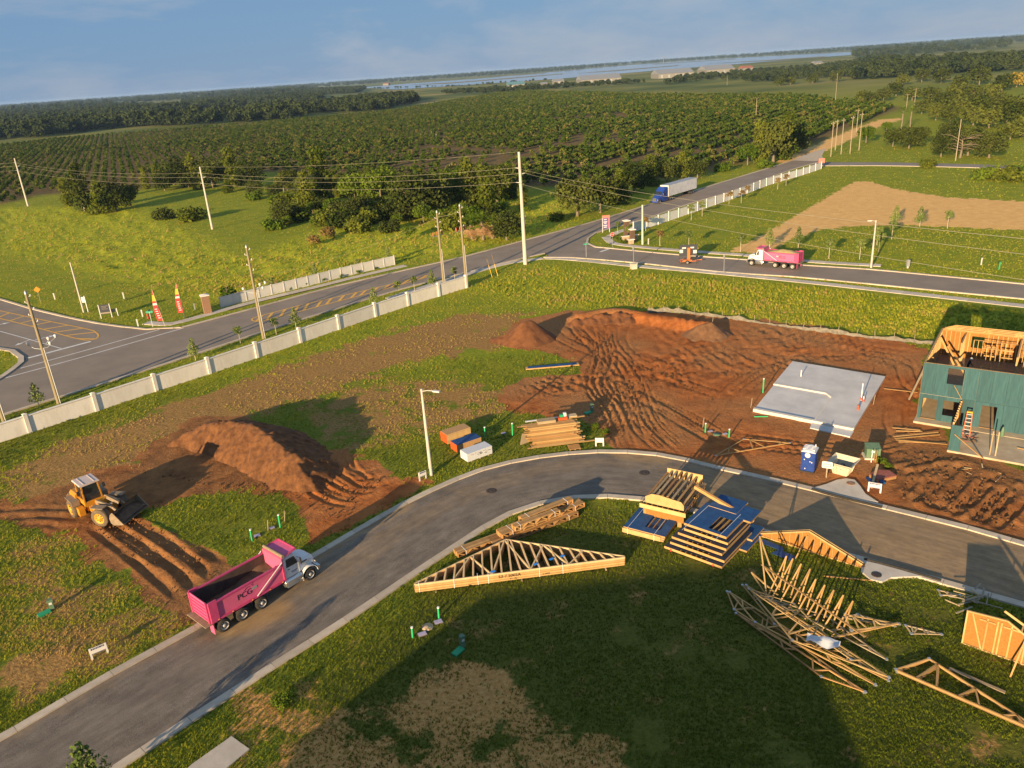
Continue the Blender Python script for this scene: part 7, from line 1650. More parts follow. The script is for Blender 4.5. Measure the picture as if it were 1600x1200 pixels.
def transformer():
    t = thing('transformer_box', 'green pad-mounted transformer with a small white label amid weeds', 'transformer', GV(1362, 714), math.radians(-12))
    b = MB(); b.box((0, 0, 0.08), (1.5, 1.3, 0.16)); b.build('pad', 'walk', t); hull('cabinet', 'box_green', t, [(-0.6, rr(0.5, 0.16, 1.1, 0.04)), (0.6, rr(0.5, 0.16, 1.1, 0.04))])
    b = MB(); b.add([(-0.64, -0.55, 1.0), (0.64, -0.55, 1.0), (0.64, 0.55, 1.16), (-0.64, 0.55, 1.16), (-0.64, -0.55, 1.08), (0.64, -0.55, 1.08), (0.64, 0.55, 1.24), (-0.64, 0.55, 1.24)], [(0, 3, 2, 1), (4, 5, 6, 7), (0, 1, 5, 4), (1, 2, 6, 5), (2, 3, 7, 6), (3, 0, 4, 7)]); b.build('lid', 'box_green', t)
    b = MB(); b.box((-0.05, -0.52, 0.8), (0.28, 0.02, 0.2)); b.build('label_plate', 'white_paint', t)
    for x, c in ((-0.3, 'pipe_white'), (-0.05, 'lumber_red'), (0.1, 'lumber_red')): b = MB(); b.beam((x, -1.1, 0), (x + 0.05, -1.05, 1.25), 0.06, 0.06); b.build('stake', c, t)
transformer()
def red_stack():
    t = thing('panel_pile', 'weathered red-brown board pile with blue scraps beside the inlet', 'board pile', GV(1378, 748), math.radians(20))
    for i in range(4): b = MB(); b.prism([(-1.0, -0.5), (0.9, -0.7), (1.1, 0.3), (0.2, 0.9), (-0.9, 0.6)], 0, 0.06); b.build('board', ('lumber_red', 'chip_tan', 'lumber_red', 'board_red')[i], t, (0.03 * i, 0.02 * i, 0.1 + 0.075 * i))
    b = MB(); b.prism([(-1.6, -0.2), (-0.9, -0.5), (-0.7, 0.5), (-1.2, 0.7)], 0.05, 0.12); b.build('blue_scrap', 'film_blue', t); b = MB(); b.prism([(-1.0, -0.9), (-0.6, -1.0), (-0.5, -0.5), (-0.8, -0.4)], 0.1, 0.3); b.build('blue_scrap', 'film_blue', t)
    b = MB(); b.beam((-2.2, -1.0, 0.15), (0.6, 1.2, 0.75), 0.2, 0.05); b.build('plank', 'lumber_aged', t)
red_stack()
# storm inlets with aprons and black filter socks
def inlet(pts, mh, sock, label):
    P = [G(*p) for p in pts]; c = GV(*mh); t = thing('storm_inlet', label, 'storm drain', c); poly = [(p[0] - c.x, p[1] - c.y) for p in P]
    if sum(poly[i][0] * poly[(i + 1) % len(poly)][1] - poly[(i + 1) % len(poly)][0] * poly[i][1] for i in range(len(poly))) < 0: poly.reverse()
    b = MB(); b.prism(poly, 0.0, 0.17); b.build('apron', 'walk', t)
    b = MB(); b.lathe([(0.36, 0.17), (0.36, 0.195), (0.3, 0.2), (0.001, 0.2)], n=18); b.build('manhole_cover', 'iron' if mh[0] > 1350 else 'brick_brown', t)
    q = MB(); p = [Vector(x) - c + Vector((0, 0, 0.16)) for x in rs(gpath(sock, 5), 26)]; q.curve(p, 0.12, 8); q.build('filter_sock', 'rubber', t)
inlet([(1272, 764), (1290, 759), (1308, 752), (1322, 750), (1335, 752), (1344, 762), (1352, 774), (1372, 787), (1330, 779)], (1329, 758), [(1268, 767), (1290, 773), (1316, 780), (1345, 787), (1378, 795)], 'pale concrete storm inlet on the outer kerb with a black filter sock')
inlet([(1344, 878), (1372, 884), (1405, 893), (1440, 903), (1392, 905), (1378, 912), (1360, 908), (1346, 896)], (1369, 901), [(1350, 876), (1380, 884), (1420, 895), (1470, 910)], 'pale concrete storm inlet on the inner kerb with a black filter sock')
# ------------------------------------------------------------------ vegetation
leafmat('leaf_citrus', (0.028, 0.062, 0.009), (0.105, 0.145, 0.020), 0.15, 0.4, (0.26, 0.18, 0.07))
leafmat('leaf_oak', (0.036, 0.055, 0.010), (0.125, 0.14, 0.028), 0.2, 0.35)
leafmat('leaf_dark', (0.022, 0.038, 0.008), (0.082, 0.098, 0.022), 0.15, 0.35)
leafmat('leaf_vine', (0.048, 0.080, 0.010), (0.17, 0.19, 0.026), 0.3, 0.35)
leafmat('leaf_lush', (0.050, 0.105, 0.010), (0.15, 0.205, 0.022), 0.3, 0.5)
leafmat('leaf_young', (0.085, 0.132, 0.034), (0.248, 0.295, 0.078), 0.3, 1.5)
leafmat('leaf_brown', (0.16, 0.10, 0.035), (0.30, 0.20, 0.07), 0.3, 1.5)
leafmat('leaf_yellow', (0.20, 0.15, 0.02), (0.36, 0.27, 0.05), 0.3, 0.5)
leafmat('leaf_far', (0.020, 0.034, 0.014), (0.062, 0.080, 0.026), 0.1, 0.02)
leafmat('palm_dead', (0.30, 0.15, 0.07), (0.42, 0.26, 0.13), 0.2, 0.5)
mat('bark', (0.13, 0.10, 0.07), 0.95, (0.24, 0.20, 0.14), 3.0, 0.3, stretch=(3, 3, 0.5))
mat('bark_pale', (0.40, 0.34, 0.25), 0.9, (0.52, 0.46, 0.35), 3.0, 0.2, stretch=(3, 3, 0.5))

mat('bark_dry', (0.17, 0.13, 0.085), 0.9, (0.23, 0.18, 0.12), 3.0)
def leaves(blobs, n, size, seed, flat=0.7, up=0.25):
    """many small faces spread through ellipsoid clumps; blobs: (cx,cy,cz,rx,ry,rz)"""
    r = np.random.default_rng(seed); B = np.array(blobs, float); w = (B[:, 3] * B[:, 4] * B[:, 5]) ** (2 / 3); i = r.choice(len(B), n, p=w / w.sum()); b = B[i]
    d = r.normal(size=(n, 3)); d /= np.linalg.norm(d, axis=1)[:, None]; rad = 1 - 0.55 * r.random(n) ** 1.7
    lump = 1 + 0.22 * np.sin(d[:, 0] * 5 + i) * np.sin(d[:, 1] * 6 + 2 * i) * np.sin(d[:, 2] * 5)
    c = b[:, :3] + d * b[:, 3:] * (rad * lump)[:, None]
    nn = d * flat + r.normal(size=(n, 3)) * 0.55 + np.array([0, 0, up]); nn /= np.linalg.norm(nn, axis=1)[:, None]
    t = np.cross(nn, r.normal(size=(n, 3))); t /= np.linalg.norm(t, axis=1)[:, None] + 1e-9; u = np.cross(nn, t)
    s = size * (0.55 + 0.9 * r.random(n))[:, None]
    v = np.stack([c - t * s * 0.5, c + u * s * 0.42 + nn * s * 0.1, c + t * s * 0.62 - nn * s * 0.15, c - u * s * 0.42 + nn * s * 0.05], 1).reshape(-1, 3)
    return v, np.arange(n * 4).reshape(n, 4)
def np_mesh(name, v, f, m):
    me = bpy.data.meshes.new(name); me.vertices.add(len(v)); me.vertices.foreach_set('co', np.ascontiguousarray(v, np.float32).ravel())
    me.loops.add(f.size); me.loops.foreach_set('vertex_index', f.ravel().astype(np.int32)); me.polygons.add(len(f)); me.polygons.foreach_set('loop_start', np.arange(0, f.size, f.shape[1], dtype=np.int32))
    me.update(calc_edges=True); me.materials.append(MAT[m]); return me
def limbs(h, spread, r0, seed, n=5, fork=0.45, bark='bark'):
    k = random.Random(seed); b = MB(); z = h * fork; b.curve([(0, 0, -0.2), (k.uniform(-.1, .1) * r0 * 4, 0, z * 0.5), (0, k.uniform(-.1, .1) * r0 * 4, z)], [r0 * 1.3, r0, r0 * 0.85], 7)
    for i in range(n):
        a = 2 * math.pi * i / n + k.uniform(-.4, .4); e = Vector((math.cos(a) * spread * k.uniform(.5, .8), math.sin(a) * spread * k.uniform(.5, .8), h * k.uniform(.7, .9))); m_ = Vector((e.x * 0.4, e.y * 0.4, z + (e.z - z) * 0.55)); b.curve([(0, 0, z * 0.85), m_, e], [r0 * 0.6, r0 * 0.4, r0 * 0.15], 5)
    return b.mesh('trunk', bark)
TREES = {}
def kind(key, m, w, h, nb, n, size, seed, base=0.25, r0=0.18, bark='bark', shape='round', fork=0.45):
    """a kind of tree of unit make: crown clumps and forked trunk, sized w x h metres"""
    k = random.Random(seed); blobs = []
    for i in range(nb):
        t = (i + 0.5) / nb; a = i * 2.4 + k.uniform(-.5, .5)
        if shape == 'round': z = base + (1 - base) * (0.25 + 0.6 * k.random()); rr_ = 0.30 * w * math.sqrt(max(0.05, 1 - ((z - 0.5) / 0.62) ** 2)) * k.uniform(.5, 1.15); br = w * k.uniform(.17, .30)
        elif shape == 'cone': z = base + (1 - base) * t * 0.9; rr_ = 0.22 * w * (1 - t); br = w * (0.36 - 0.24 * t)
        elif shape == 'column': z = base + (1 - base) * t * 0.95; rr_ = 0.24 * w * k.uniform(.2, 1) * (1.1 - 0.6 * t); br = w * k.uniform(.2, .32) * (1.1 - 0.4 * t)
        else: z = 0.25 + 0.35 * k.random(); rr_ = 0.34 * w * math.sqrt(k.random()); br = w * k.uniform(.16, .26)      # bush
        blobs.append((math.cos(a) * rr_, math.sin(a) * rr_, min(z * h, h - br * 0.5), br, br, br * (0.75 if shape != 'bush' else min(1, h * 0.45 / br))))
    v, f = leaves(blobs, n, size, seed); v[:, 2] = np.maximum(v[:, 2], 0.02)
    TREES[key] = (np_mesh('crown', v, f, m), limbs(h, w * 0.3, r0, seed, 5, fork, bark))
def tree(key, px, py, label, cat='tree', s=1.0, rz=None, name=None, group=None, loc=None, sz=None):
    p = loc if loc is not None else GV(px, py); k = random.Random(int(px * 7 + py * 13)); t = thing(name or ('bush' if 'bush' in key else 'tree'), label, cat, p, k.uniform(0, 6.28) if rz is None else rz, group)
    c, tr = TREES[key]; t.scale = (s, s, sz or s); piece('crown', c, t); piece('trunk', tr, t); return t
kind('oak_a', 'leaf_oak', 10, 9, 13, 2300, 0.55, 1, 0.2, 0.3); kind('oak_b', 'leaf_oak', 11, 8, 12, 2300, 0.55, 2, 0.15, 0.3); kind('oak_dark', 'leaf_dark', 11, 8.5, 12, 2300, 0.55, 3, 0.1, 0.3)
kind('vine_a', 'leaf_vine', 8, 12, 11, 2500, 0.5, 4, 0.05, 0.22, shape='column'); kind('vine_b', 'leaf_vine', 8, 10, 10, 2300, 0.5, 5, 0.05, 0.22, shape='column'); kind('lush_a', 'leaf_lush', 8, 7, 11, 2200, 0.5, 6, 0.05, 0.2); kind('gum', 'leaf_oak', 9, 14, 12, 2300, 0.55, 7, 0.12, 0.22, 'bark_pale', 'column', 0.6)
kind('bush_a', 'leaf_vine', 6, 2.6, 9, 1100, 0.4, 8, 0.1, 0.06, shape='bush'); kind('bush_b', 'leaf_lush', 5, 2.4, 8, 1000, 0.38, 9, 0.1, 0.06, shape='bush'); kind('bush_dark', 'leaf_dark', 6, 3.0, 9, 1100, 0.4, 10, 0.1, 0.06, shape='bush'); kind('bush_brown', 'leaf_brown', 3.5, 2.2, 6, 420, 0.3, 11, 0.1, 0.05, shape='bush')
kind('young_a', 'leaf_young', 2.4, 4.2, 9, 620, 0.2, 12, 0.3, 0.05, 'bark_pale', 'cone', 0.6); kind('young_b', 'leaf_young', 2.0, 4.0, 8, 460, 0.2, 13, 0.35, 0.05, 'bark_pale', 'round', 0.6); kind('young_brown', 'leaf_brown', 2.0, 3.6, 8, 420, 0.2, 14, 0.35, 0.05, 'bark_pale', 'round', 0.6); kind('shrub', 'leaf_lush', 0.9, 0.8, 5, 160, 0.14, 15, 0.1, 0.02, shape='bush')
kind('citrus_a', 'leaf_citrus', 4.6, 3.9, 8, 330, 0.62, 16, 0.08, 0.12); kind('citrus_b', 'leaf_citrus', 4.2, 3.5, 7, 300, 0.62, 17, 0.08, 0.12); kind('far_oak', 'leaf_far', 13, 10, 10, 300, 1.7, 18, 0.05, 0.3); kind('far_oak_b', 'leaf_far', 11, 12, 9, 260, 1.7, 19, 0.05, 0.3); kind('yellow', 'leaf_yellow', 11, 8, 11, 1200, 0.8, 20, 0.15, 0.3)
kind('mid_oak', 'leaf_oak', 11, 8.5, 11, 900, 0.95, 21, 0.12, 0.3); kind('mid_dark', 'leaf_dark', 12, 9, 11, 900, 0.95, 22, 0.1, 0.3)

def palm(px, py, h, label, dead=True, s=1.0):
    t = thing('palm_tree', label, 'palm', GV(px, py), px * 0.7); t.scale = (s,) * 3; b = MB(); b.curve([(0, 0, -0.2), (0.1, 0, h * 0.5), (0, 0.1, h)], [0.26, 0.2, 0.2], 8); b.build('trunk', 'bark', t); k = random.Random(int(px))
    for nm, m, n, e0, e1, L in (('crown', 'leaf_lush', 26, 70, -20, 1.9), ('dead_fronds', 'palm_dead', 40, -30, -85, 1.9)):
        if nm == 'dead_fronds' and not dead: continue
        b = MB()
        for i in range(n):
            a = i * 2.4; e = math.radians(e0 + (e1 - e0) * (i / n) + k.uniform(-8, 8)); d = Vector((math.cos(a) * math.cos(e), math.sin(a) * math.cos(e), math.sin(e))); s_ = d.cross(Vector((0, 0, 1))).normalized(); o = Vector((0, 0.1, h)); c = o + d * L * 0.55
            for j in range(9):
                q = (j - 4) / 4; tip = c + (d * math.cos(q * 1.2) + s_ * math.sin(q * 1.2)) * L * 0.55 - Vector((0, 0, 0.25 * abs(q) + 0.1)); w = s_ * 0.05 + d * 0.02; b.add([c - w, c + w, tip], [(0, 1, 2)])
            b.add([o - s_ * 0.03, o + s_ * 0.03, c], [(0, 1, 2)])
        b.build(nm, m, t)
# --- trees and scrub between the meadow and the grove
for a in [('vine_a', 108, 322, 'bushy tree at the left end of the left-hand clump', 0.85), ('gum', 133, 330, 'tall pale-stemmed tree rising from the left-hand clump', 1.15), ('vine_b', 160, 333, 'vine-covered tree in the middle of the left-hand clump', 1.1), ('oak_dark', 182, 330, 'dark leafy tree at the right of the left-hand clump', 1.15), ('oak_a', 204, 322, 'rounded tree closing the left-hand clump on the right', 0.85),
          ('oak_dark', 288, 292, 'dark tree left of the meadow pole', 1.0), ('vine_b', 306, 291, 'vine-draped tree just behind the meadow pole', 1.0), ('oak_dark', 336, 290, 'dark rounded tree right of the meadow pole', 0.95), ('vine_a', 366, 292, 'tall vine-draped tree right of the meadow pole', 0.95), ('oak_dark', 392, 294, 'low dark tree between the vine-draped tree and the lush scrub', 0.8),
          ('vine_a', 506, 318, 'tallest vine-covered tree mound in the middle scrub', 1.1), ('vine_b', 480, 326, 'sloping vine-covered tree left of the tallest mound', 0.9), ('lush_a', 556, 318, 'bright green tree mound right of the tallest mound', 1.0), ('lush_a', 596, 318, 'pair-topped bright green tree in the middle scrub', 1.15), ('oak_dark', 642, 342, 'wide dark brownish tree in the middle scrub', 1.05), ('oak_dark', 675, 336, 'dark shadowed tree behind the wooden poles', 1.0),
          ('lush_a', 706, 320, 'bright leafy tree behind the left wooden pole', 1.1), ('vine_b', 735, 322, 'vine-covered tree behind the right wooden pole', 1.05), ('vine_a', 765, 345, 'tall leafy tree behind the palms', 0.85), ('oak_a', 778, 322, 'rounded tree at the right end of the middle scrub', 1.0), ('oak_dark', 792, 376, 'dark shrubby tree right of the palms by the road', 0.6),
          ('oak_b', 902, 338, 'broad greyish tree left of the blue tractor', 1.0), ('oak_a', 938, 332, 'broad rounded tree in front of the grove by the road', 0.95), ('vine_b', 968, 318, 'leafy tree close to the blue tractor', 0.85), ('oak_dark', 990, 300, 'dark tree behind the blue tractor', 0.85), ('vine_b', 1015, 290, 'vine-covered tree behind the white trailer front', 0.85), ('oak_dark', 1042, 284, 'dark tree behind the middle of the white trailer', 0.7), ('vine_a', 1066, 280, 'leafy tree behind the end of the white trailer', 0.65), ('oak_dark', 1090, 278, 'small dark tree right of the white trailer', 0.6),
          ('lush_a', 1168, 258, 'bright shrubby tree at the left of the roadside clump', 0.9), ('vine_a', 1186, 256, 'leafy tree in the roadside clump before the dirt road', 1.05), ('oak_a', 1208, 254, 'tall tree in the middle of the roadside clump', 1.45), ('vine_a', 1226, 250, 'moss-hung tree at the right of the roadside clump', 1.2), ('oak_dark', 1240, 238, 'dark tree closing the roadside clump by the grove', 1.1)]:
    tree(*a[:4], s=a[4] * (1.0 if a[1] < 220 else 1.3 if a[1] < 830 else 1.1))
for a in [('bush_a', 300, 345, 'wide low thicket left of the meadow pole', 1.6), ('bush_dark', 255, 343, 'low dark thicket in the meadow right of the left clump', 1.3), ('bush_b', 400, 312, 'bright bushes right of the meadow pole', 1.4), ('bush_b', 435, 318, 'bright green bush left of the vine-covered mounds', 1.5), ('bush_a', 470, 345, 'low pale thicket before the vine-covered mounds', 1.5), ('bush_dark', 600, 345, 'dark undergrowth before the pair-topped tree', 1.6), ('bush_b', 545, 340, 'bright undergrowth below the bright mound', 1.4), ('bush_brown', 512, 372, 'dry brown weeds in the middle of the meadow', 1.5), ('bush_brown', 490, 383, 'dry brown weeds left of the middle meadow', 1.3),
          ('bush_dark', 610, 362, 'dark low bush at the edge of the shadowed hollow', 1.1), ('lush_a', 640, 373, 'lone rounded shrub in the yellow grass', 0.42), ('bush_a', 560, 362, 'olive thicket in front of the dark brownish tree', 1.5), ('bush_b', 820, 330, 'bright weeds on the slope beside the tallest pole', 0.8), ('bush_a', 870, 345, 'weeds at the foot of the broad greyish tree', 0.9), ('bush_b', 1130, 268, 'bright roadside weeds near the vinyl fence', 1.4), ('bush_b', 1195, 262, 'bright weeds below the roadside clump', 1.3),
          ('bush_b', 1540, 280, 'dense green hedge-like scrub right of the sand lot', 1.6), ('bush_a', 1575, 283, 'olive scrub at the right edge above the sand lot', 1.6), ('bush_b', 1600, 279, 'bright scrub at the very right edge above the sand lot', 1.6), ('bush_a', 1450, 262, 'small thicket beside the cross road', 1.1), ('bush_b', 1375, 722, 'green weeds round the transformer', 0.24), ('bush_b', 1388, 730, 'second clump of weeds right of the transformer', 0.2), ('bush_b', 445, 1100, 'green weed clump on the bare soil by the near kerb', 0.32), ('bush_b', 930, 668, 'weeds beside the lumber pile', 0.22), ('bush_b', 948, 676, 'weeds with stakes right of the lumber pile', 0.2)]:
    tree(*a[:4], 'bush', a[4])
k = random.Random(77)
for i in range(70):
    x = k.uniform(415, 805); y = 300 + (x - 425) * 0.03 + k.uniform(-6, 62) * (1 - 0.3 * (x - 425) / 400); kk = k.choice(('bush_a', 'bush_b', 'bush_dark', 'bush_a', 'lush_a', 'oak_dark'))
    tree(kk, x, y, 'one of the tangled green scrub bushes between the meadow and the grove', 'bush', k.uniform(0.8, 1.7) * (0.42 if kk in ('lush_a', 'oak_dark') else 1), name='bush', group='scrub bushes between meadow and grove')
for i in range(34):
    x = 225 + i * 18 + k.uniform(-7, 7); y = (296 if x < 420 else 300) + k.uniform(-9, 12) + (8 if x > 650 else 0); kk = k.choice(('oak_dark', 'vine_b', 'oak_a', 'oak_dark', 'vine_a', 'lush_a'))
    tree(kk, x, y, 'one of the dark trees crowding the near edge of the grove', 'tree', k.uniform(0.55, 1.0), name='tree', group='trees crowding the near grove edge')
palm(738, 374, 2.3, 'leftmost palm with orange dead fronds by the road', s=1.5); palm(755, 375, 2.6, 'palm with orange dead fronds in the middle of three', s=1.6); palm(770, 373, 2.2, 'rightmost palm with orange dead fronds', s=1.5)
palm(1408, 202, 5.5, 'palm at the bend of the dirt road, left of its pair', False, s=1.4); palm(1422, 199, 5.0, 'palm at the bend of the dirt road, right of its pair', False, s=1.4)
# --- young street trees
for a in [('young_a', 306, 563, 'pale green young tree beyond the white wall near its fourth post'), ('young_b', 376, 537, 'dark leafy young tree beyond the white wall'), ('young_b', 432, 523, 'small young tree right of the wooden pole behind the wall'), ('young_a', 463, 513, 'upright young tree behind a wall post'), ('young_a', 586, 478, 'yellowish young tree beyond the far part of the wall'), ('young_b', 622, 463, 'sparse young tree beyond the wall end'), ('young_b', 648, 455, 'thin young tree next to the sparse one'), ('young_a', 676, 450, 'young conical tree left of the two wooden poles'), ('young_b', 711, 440, 'tiny young tree between the two wooden poles'),
          ('young_a', 62, 637, 'young conical tree beyond the left end of the wall'), ('young_b', 426, 456, 'young tree on the left before the greyish fence'), ('young_a', 494, 437, 'young tree in the middle before the greyish fence'), ('young_b', 560, 425, 'slim young tree before the greyish fence'), ('young_a', 608, 410, 'young tree at the right end of the greyish fence'), ('shrub', 356, 470, 'spreading young shrub at the left end of the greyish fence')]:
    sc = 0.85 if a[0] == 'young_a' else 0.75
    tree(*a, 'young tree', 4.0 if a[0] == 'shrub' else sc, name='young_tree')
for a in [('young_brown', 1009, 361, 'brownish young tree at the start of the vinyl fence'), ('young_brown', 1031, 384, 'round yellow-brown young tree on the right-hand lawn'), ('young_b', 1076, 388, 'round young tree behind the message board'), ('young_b', 1080, 344, 'young tree left of the fence pair'), ('young_b', 1097, 338, 'young tree right of the fence pair'), ('young_brown', 1139, 319, 'bare brownish young tree by the fence'), ('young_brown', 1158, 317, 'second brownish young tree by the fence'), ('young_brown', 1215, 296, 'yellowish small tree near the fence end'), ('young_brown', 1228, 290, 'yellowish small tree nearest the fence end'), ('young_brown', 1168, 309, 'faded small tree between the fence pairs'),
          ('young_b', 1157, 393, 'thin-stemmed young tree left of the loaded truck'), ('young_a', 1202, 388, 'young tree right behind the loaded truck bed'), ('young_a', 1247, 388, 'bushy bright young tree behind the loaded truck tail'), ('young_b', 1295, 404, 'young tree left of the far street lamp'), ('young_b', 1343, 405, 'pale young tree next to the far street lamp'), ('young_b', 1373, 394, 'young tree right of the far street lamp'), ('young_b', 1393, 374, 'young tree at the lawn edge right of the lamp'), ('young_a', 1399, 352, 'leftmost of three young trees on the sand edge'), ('young_a', 1437, 354, 'middle one of three young trees on the sand edge'), ('young_b', 1480, 357, 'rightmost of three young trees on the sand edge'), ('young_b', 1370, 383, 'half-hidden young tree behind the far lamp')]:
    tree(*a, 'young tree', 1.05 if a[0] == 'young_a' else 1.0, name='young_tree')
for i in range(9): u = i / 8; tree('shrub', 372 + 215 * u, 473 - 52 * u, ('%s low shrub of the planted bed along the greyish fence' % ['first', 'second', 'third', 'fourth', 'fifth', 'sixth', 'seventh', 'eighth', 'ninth'][i]), 'shrub', 1.1, name='shrub', group='shrubs along the greyish fence')
b = MB(); P = rs(gpath([(352, 484), (400, 470), (470, 454), (540, 436), (612, 419)], 5), 30); b.strip(offset(P, -0.15), offset(P, -1.5), 0.05); o = tag(b.build('planting_bed', 'mulch'), kind='structure')
for p in o.data.polygons:
    if p.normal.z < 0: p.flip()
for i, (x, y) in enumerate(((958, 372), (964, 376), (970, 379), (976, 380.5))): tree('shrub', x, y, f'{["first", "second", "third", "fourth"][i]} pale shrub of the curved entrance bed from the left', 'shrub', 1.5, name='shrub', group='entrance bed shrubs')
tree('young_b', 965, 364, 'spiky green plant left of the entrance monument', 'plant', 0.7, name='plant'); tree('young_b', 981, 373, 'green bush growing between the entrance pillars', 'plant', 0.75, name='plant')
tree('young_a', 150, 1250, 'leafy young tree top at the bottom left corner', 'young tree', 1.05, name='young_tree')
# dead tree with bare limbs at the right
def dead_tree():
    t = thing('dead_tree', 'bare grey branches of a dead tree among dark shrubs at the right', 'tree', GV(1500, 247), 0.3); k = random.Random(3); b = MB(); b.curve([(0, 0, 0), (0.3, 0, 3), (0.2, 0.2, 6)], [0.4, 0.3, 0.22], 7); b.build('trunk', 'bark', t)
    for i in range(16):
        a = k.uniform(0, 6.28); z = k.uniform(2.2, 6); L = k.uniform(4, 10); e = Vector((math.cos(a) * L, math.sin(a) * L, z + k.uniform(-1, 2.6))); b = MB(); b.curve([(0.2, 0, z), (e.x * 0.5, e.y * 0.5, z + (e.z - z) * 0.6 + 0.5), e], [0.13, 0.08, 0.03], 5); b.build('branch', 'bark_dry', t)
dead_tree()
for a in [('oak_dark', 1470, 245, 'dark shrubby tree left of the dead tree', 0.75), ('oak_dark', 1512, 243, 'dark dense tree right behind the dead tree', 1.05), ('oak_dark', 1545, 247, 'dark dense tree right of the dead tree', 0.95), ('oak_dark', 1480, 228, 'dark tree behind the dead tree', 1.0), ('oak_b', 1395, 229, 'small dark oak left of the pasture', 0.75), ('oak_dark', 1420, 232, 'dark oak in the pasture beside the service poles', 0.85), ('oak_b', 1436, 226, 'rounded oak right of the pasture pair', 0.75), ('lush_a', 1353, 223, 'bright tree beside the service poles', 0.9), ('lush_a', 1385, 206, 'small bright tree beside the dirt road', 0.6)]:
    tree(*a[:4], s=a[4])
RW = [('oak_b', 1462, 188, 0.9), ('oak_b', 1484, 193, 0.9), ('mid_oak', 1520, 196, 1.0), ('mid_oak', 1545, 200, 1.0), ('mid_dark', 1573, 195, 1.05), ('mid_oak', 1598, 213, 0.9), ('mid_oak', 1578, 218, 0.75), ('mid_dark', 1440, 178, 0.8), ('mid_oak', 1500, 178, 1.0), ('mid_dark', 1475, 168, 0.95), ('mid_oak', 1530, 178, 1.05), ('mid_dark', 1560, 176, 0.95), ('mid_oak', 1590, 182, 1.1), ('mid_dark', 1455, 160, 1.0), ('mid_oak', 1490, 158, 1.1), ('mid_dark', 1520, 160, 1.1), ('mid_oak', 1550, 157, 1.1),
      ('mid_dark', 1400, 150, 1.0), ('mid_oak', 1425, 157, 1.0), ('mid_dark', 1380, 158, 0.9), ('mid_dark', 1360, 163, 0.85), ('mid_oak', 1345, 158, 0.8), ('yellow', 1588, 136, 1.3), ('mid_dark', 1565, 142, 1.2), ('mid_dark', 1530, 132, 1.5), ('mid_oak', 1500, 140, 1.3), ('mid_dark', 1470, 130, 1.3), ('mid_dark', 1440, 128, 1.3), ('mid_oak', 1410, 133, 1.1), ('mid_dark', 1335, 124, 1.1), ('mid_dark', 1305, 128, 1.2), ('mid_dark', 1270, 130, 1.1), ('mid_oak', 1235, 132, 1.0), ('mid_dark', 1218, 134, 1.0), ('mid_dark', 1385, 118, 1.1), ('mid_dark', 1365, 117, 1.1), ('mid_dark', 1420, 112, 1.1)]
ordn = ['nearest', 'second nearest', 'third nearest', 'fourth nearest']
for i, (kk, x, y, s) in enumerate(RW):
    where = 'above the dirt road bend' if x < 1400 else 'on the right-hand pasture' if y > 170 else 'in the right-hand woodland'
    lab = 'round yellow autumn-coloured tree at the right edge' if kk == 'yellow' else f'rounded dark oak {where}, one of a loose scatter'
    tree(kk, x, y, lab, s=s, group=None if kk == 'yellow' else f'oaks {where}')
# --- citrus grove in rows; the nearest are single trees
def scatter(name, label, cat, pts, scale, rot, protos, seed=0, extra=None, tilt=False):
    """one object: points carrying instances of a few leafy pieces (uncountable masses only)"""
    me = bpy.data.meshes.new(name); me.vertices.add(len(pts)); me.vertices.foreach_set('co', np.ascontiguousarray(pts, np.float32).ravel())
    for nm, vals in [('scl', scale), ('rotz', rot)] + list((extra or {}).items()):
        a = me.attributes.new(nm, 'FLOAT', 'POINT'); a.data.foreach_set('value', np.ascontiguousarray(vals, np.float32))
    o = bpy.data.objects.new(name, me); COL.objects.link(o)
    ng = bpy.data.node_groups.new(name, 'GeometryNodeTree'); ng.interface.new_socket('Geometry', in_out='INPUT', socket_type='NodeSocketGeometry'); ng.interface.new_socket('Geometry', in_out='OUTPUT', socket_type='NodeSocketGeometry')
    n, l = ng.nodes, ng.links; gi = n.new('NodeGroupInput'); go = n.new('NodeGroupOutput'); ip = n.new('GeometryNodeInstanceOnPoints'); m2p = n.new('GeometryNodeMeshToPoints')
    l.new(gi.outputs[0], m2p.inputs['Mesh']); l.new(m2p.outputs[0], ip.inputs['Points']); jn = n.new('GeometryNodeJoinGeometry')
    for i, pm in enumerate(protos):
        po = bpy.data.objects.new(name + '_leaf_piece', pm); oi = n.new('GeometryNodeObjectInfo'); oi.inputs['Object'].default_value = po; oi.inputs['As Instance'].default_value = True; l.new(oi.outputs['Geometry'], jn.inputs[0])
    l.new(jn.outputs[0], ip.inputs['Instance']); ip.inputs['Pick Instance'].default_value = True
    rv = n.new('FunctionNodeRandomValue'); rv.data_type = 'INT'; rv.inputs[4].default_value = 0; rv.inputs[5].default_value = len(protos) - 1; l.new(rv.outputs[2], ip.inputs['Instance Index'])
    a1 = n.new('GeometryNodeInputNamedAttribute'); a1.data_type = 'FLOAT'; a1.inputs[0].default_value = 'scl'; l.new(a1.outputs[0], ip.inputs['Scale'])
    a2 = n.new('GeometryNodeInputNamedAttribute'); a2.data_type = 'FLOAT'; a2.inputs[0].default_value = 'rotz'; cx = n.new('ShaderNodeCombineXYZ'); l.new(a2.outputs[0], cx.inputs[2]); l.new(cx.outputs[0], ip.inputs['Rotation'])
    l.new(ip.outputs[0], go.inputs[0]); md = o.modifiers.new('scatter', 'NODES'); md.node_group = ng
    return tag(o, label, cat, kind='stuff')
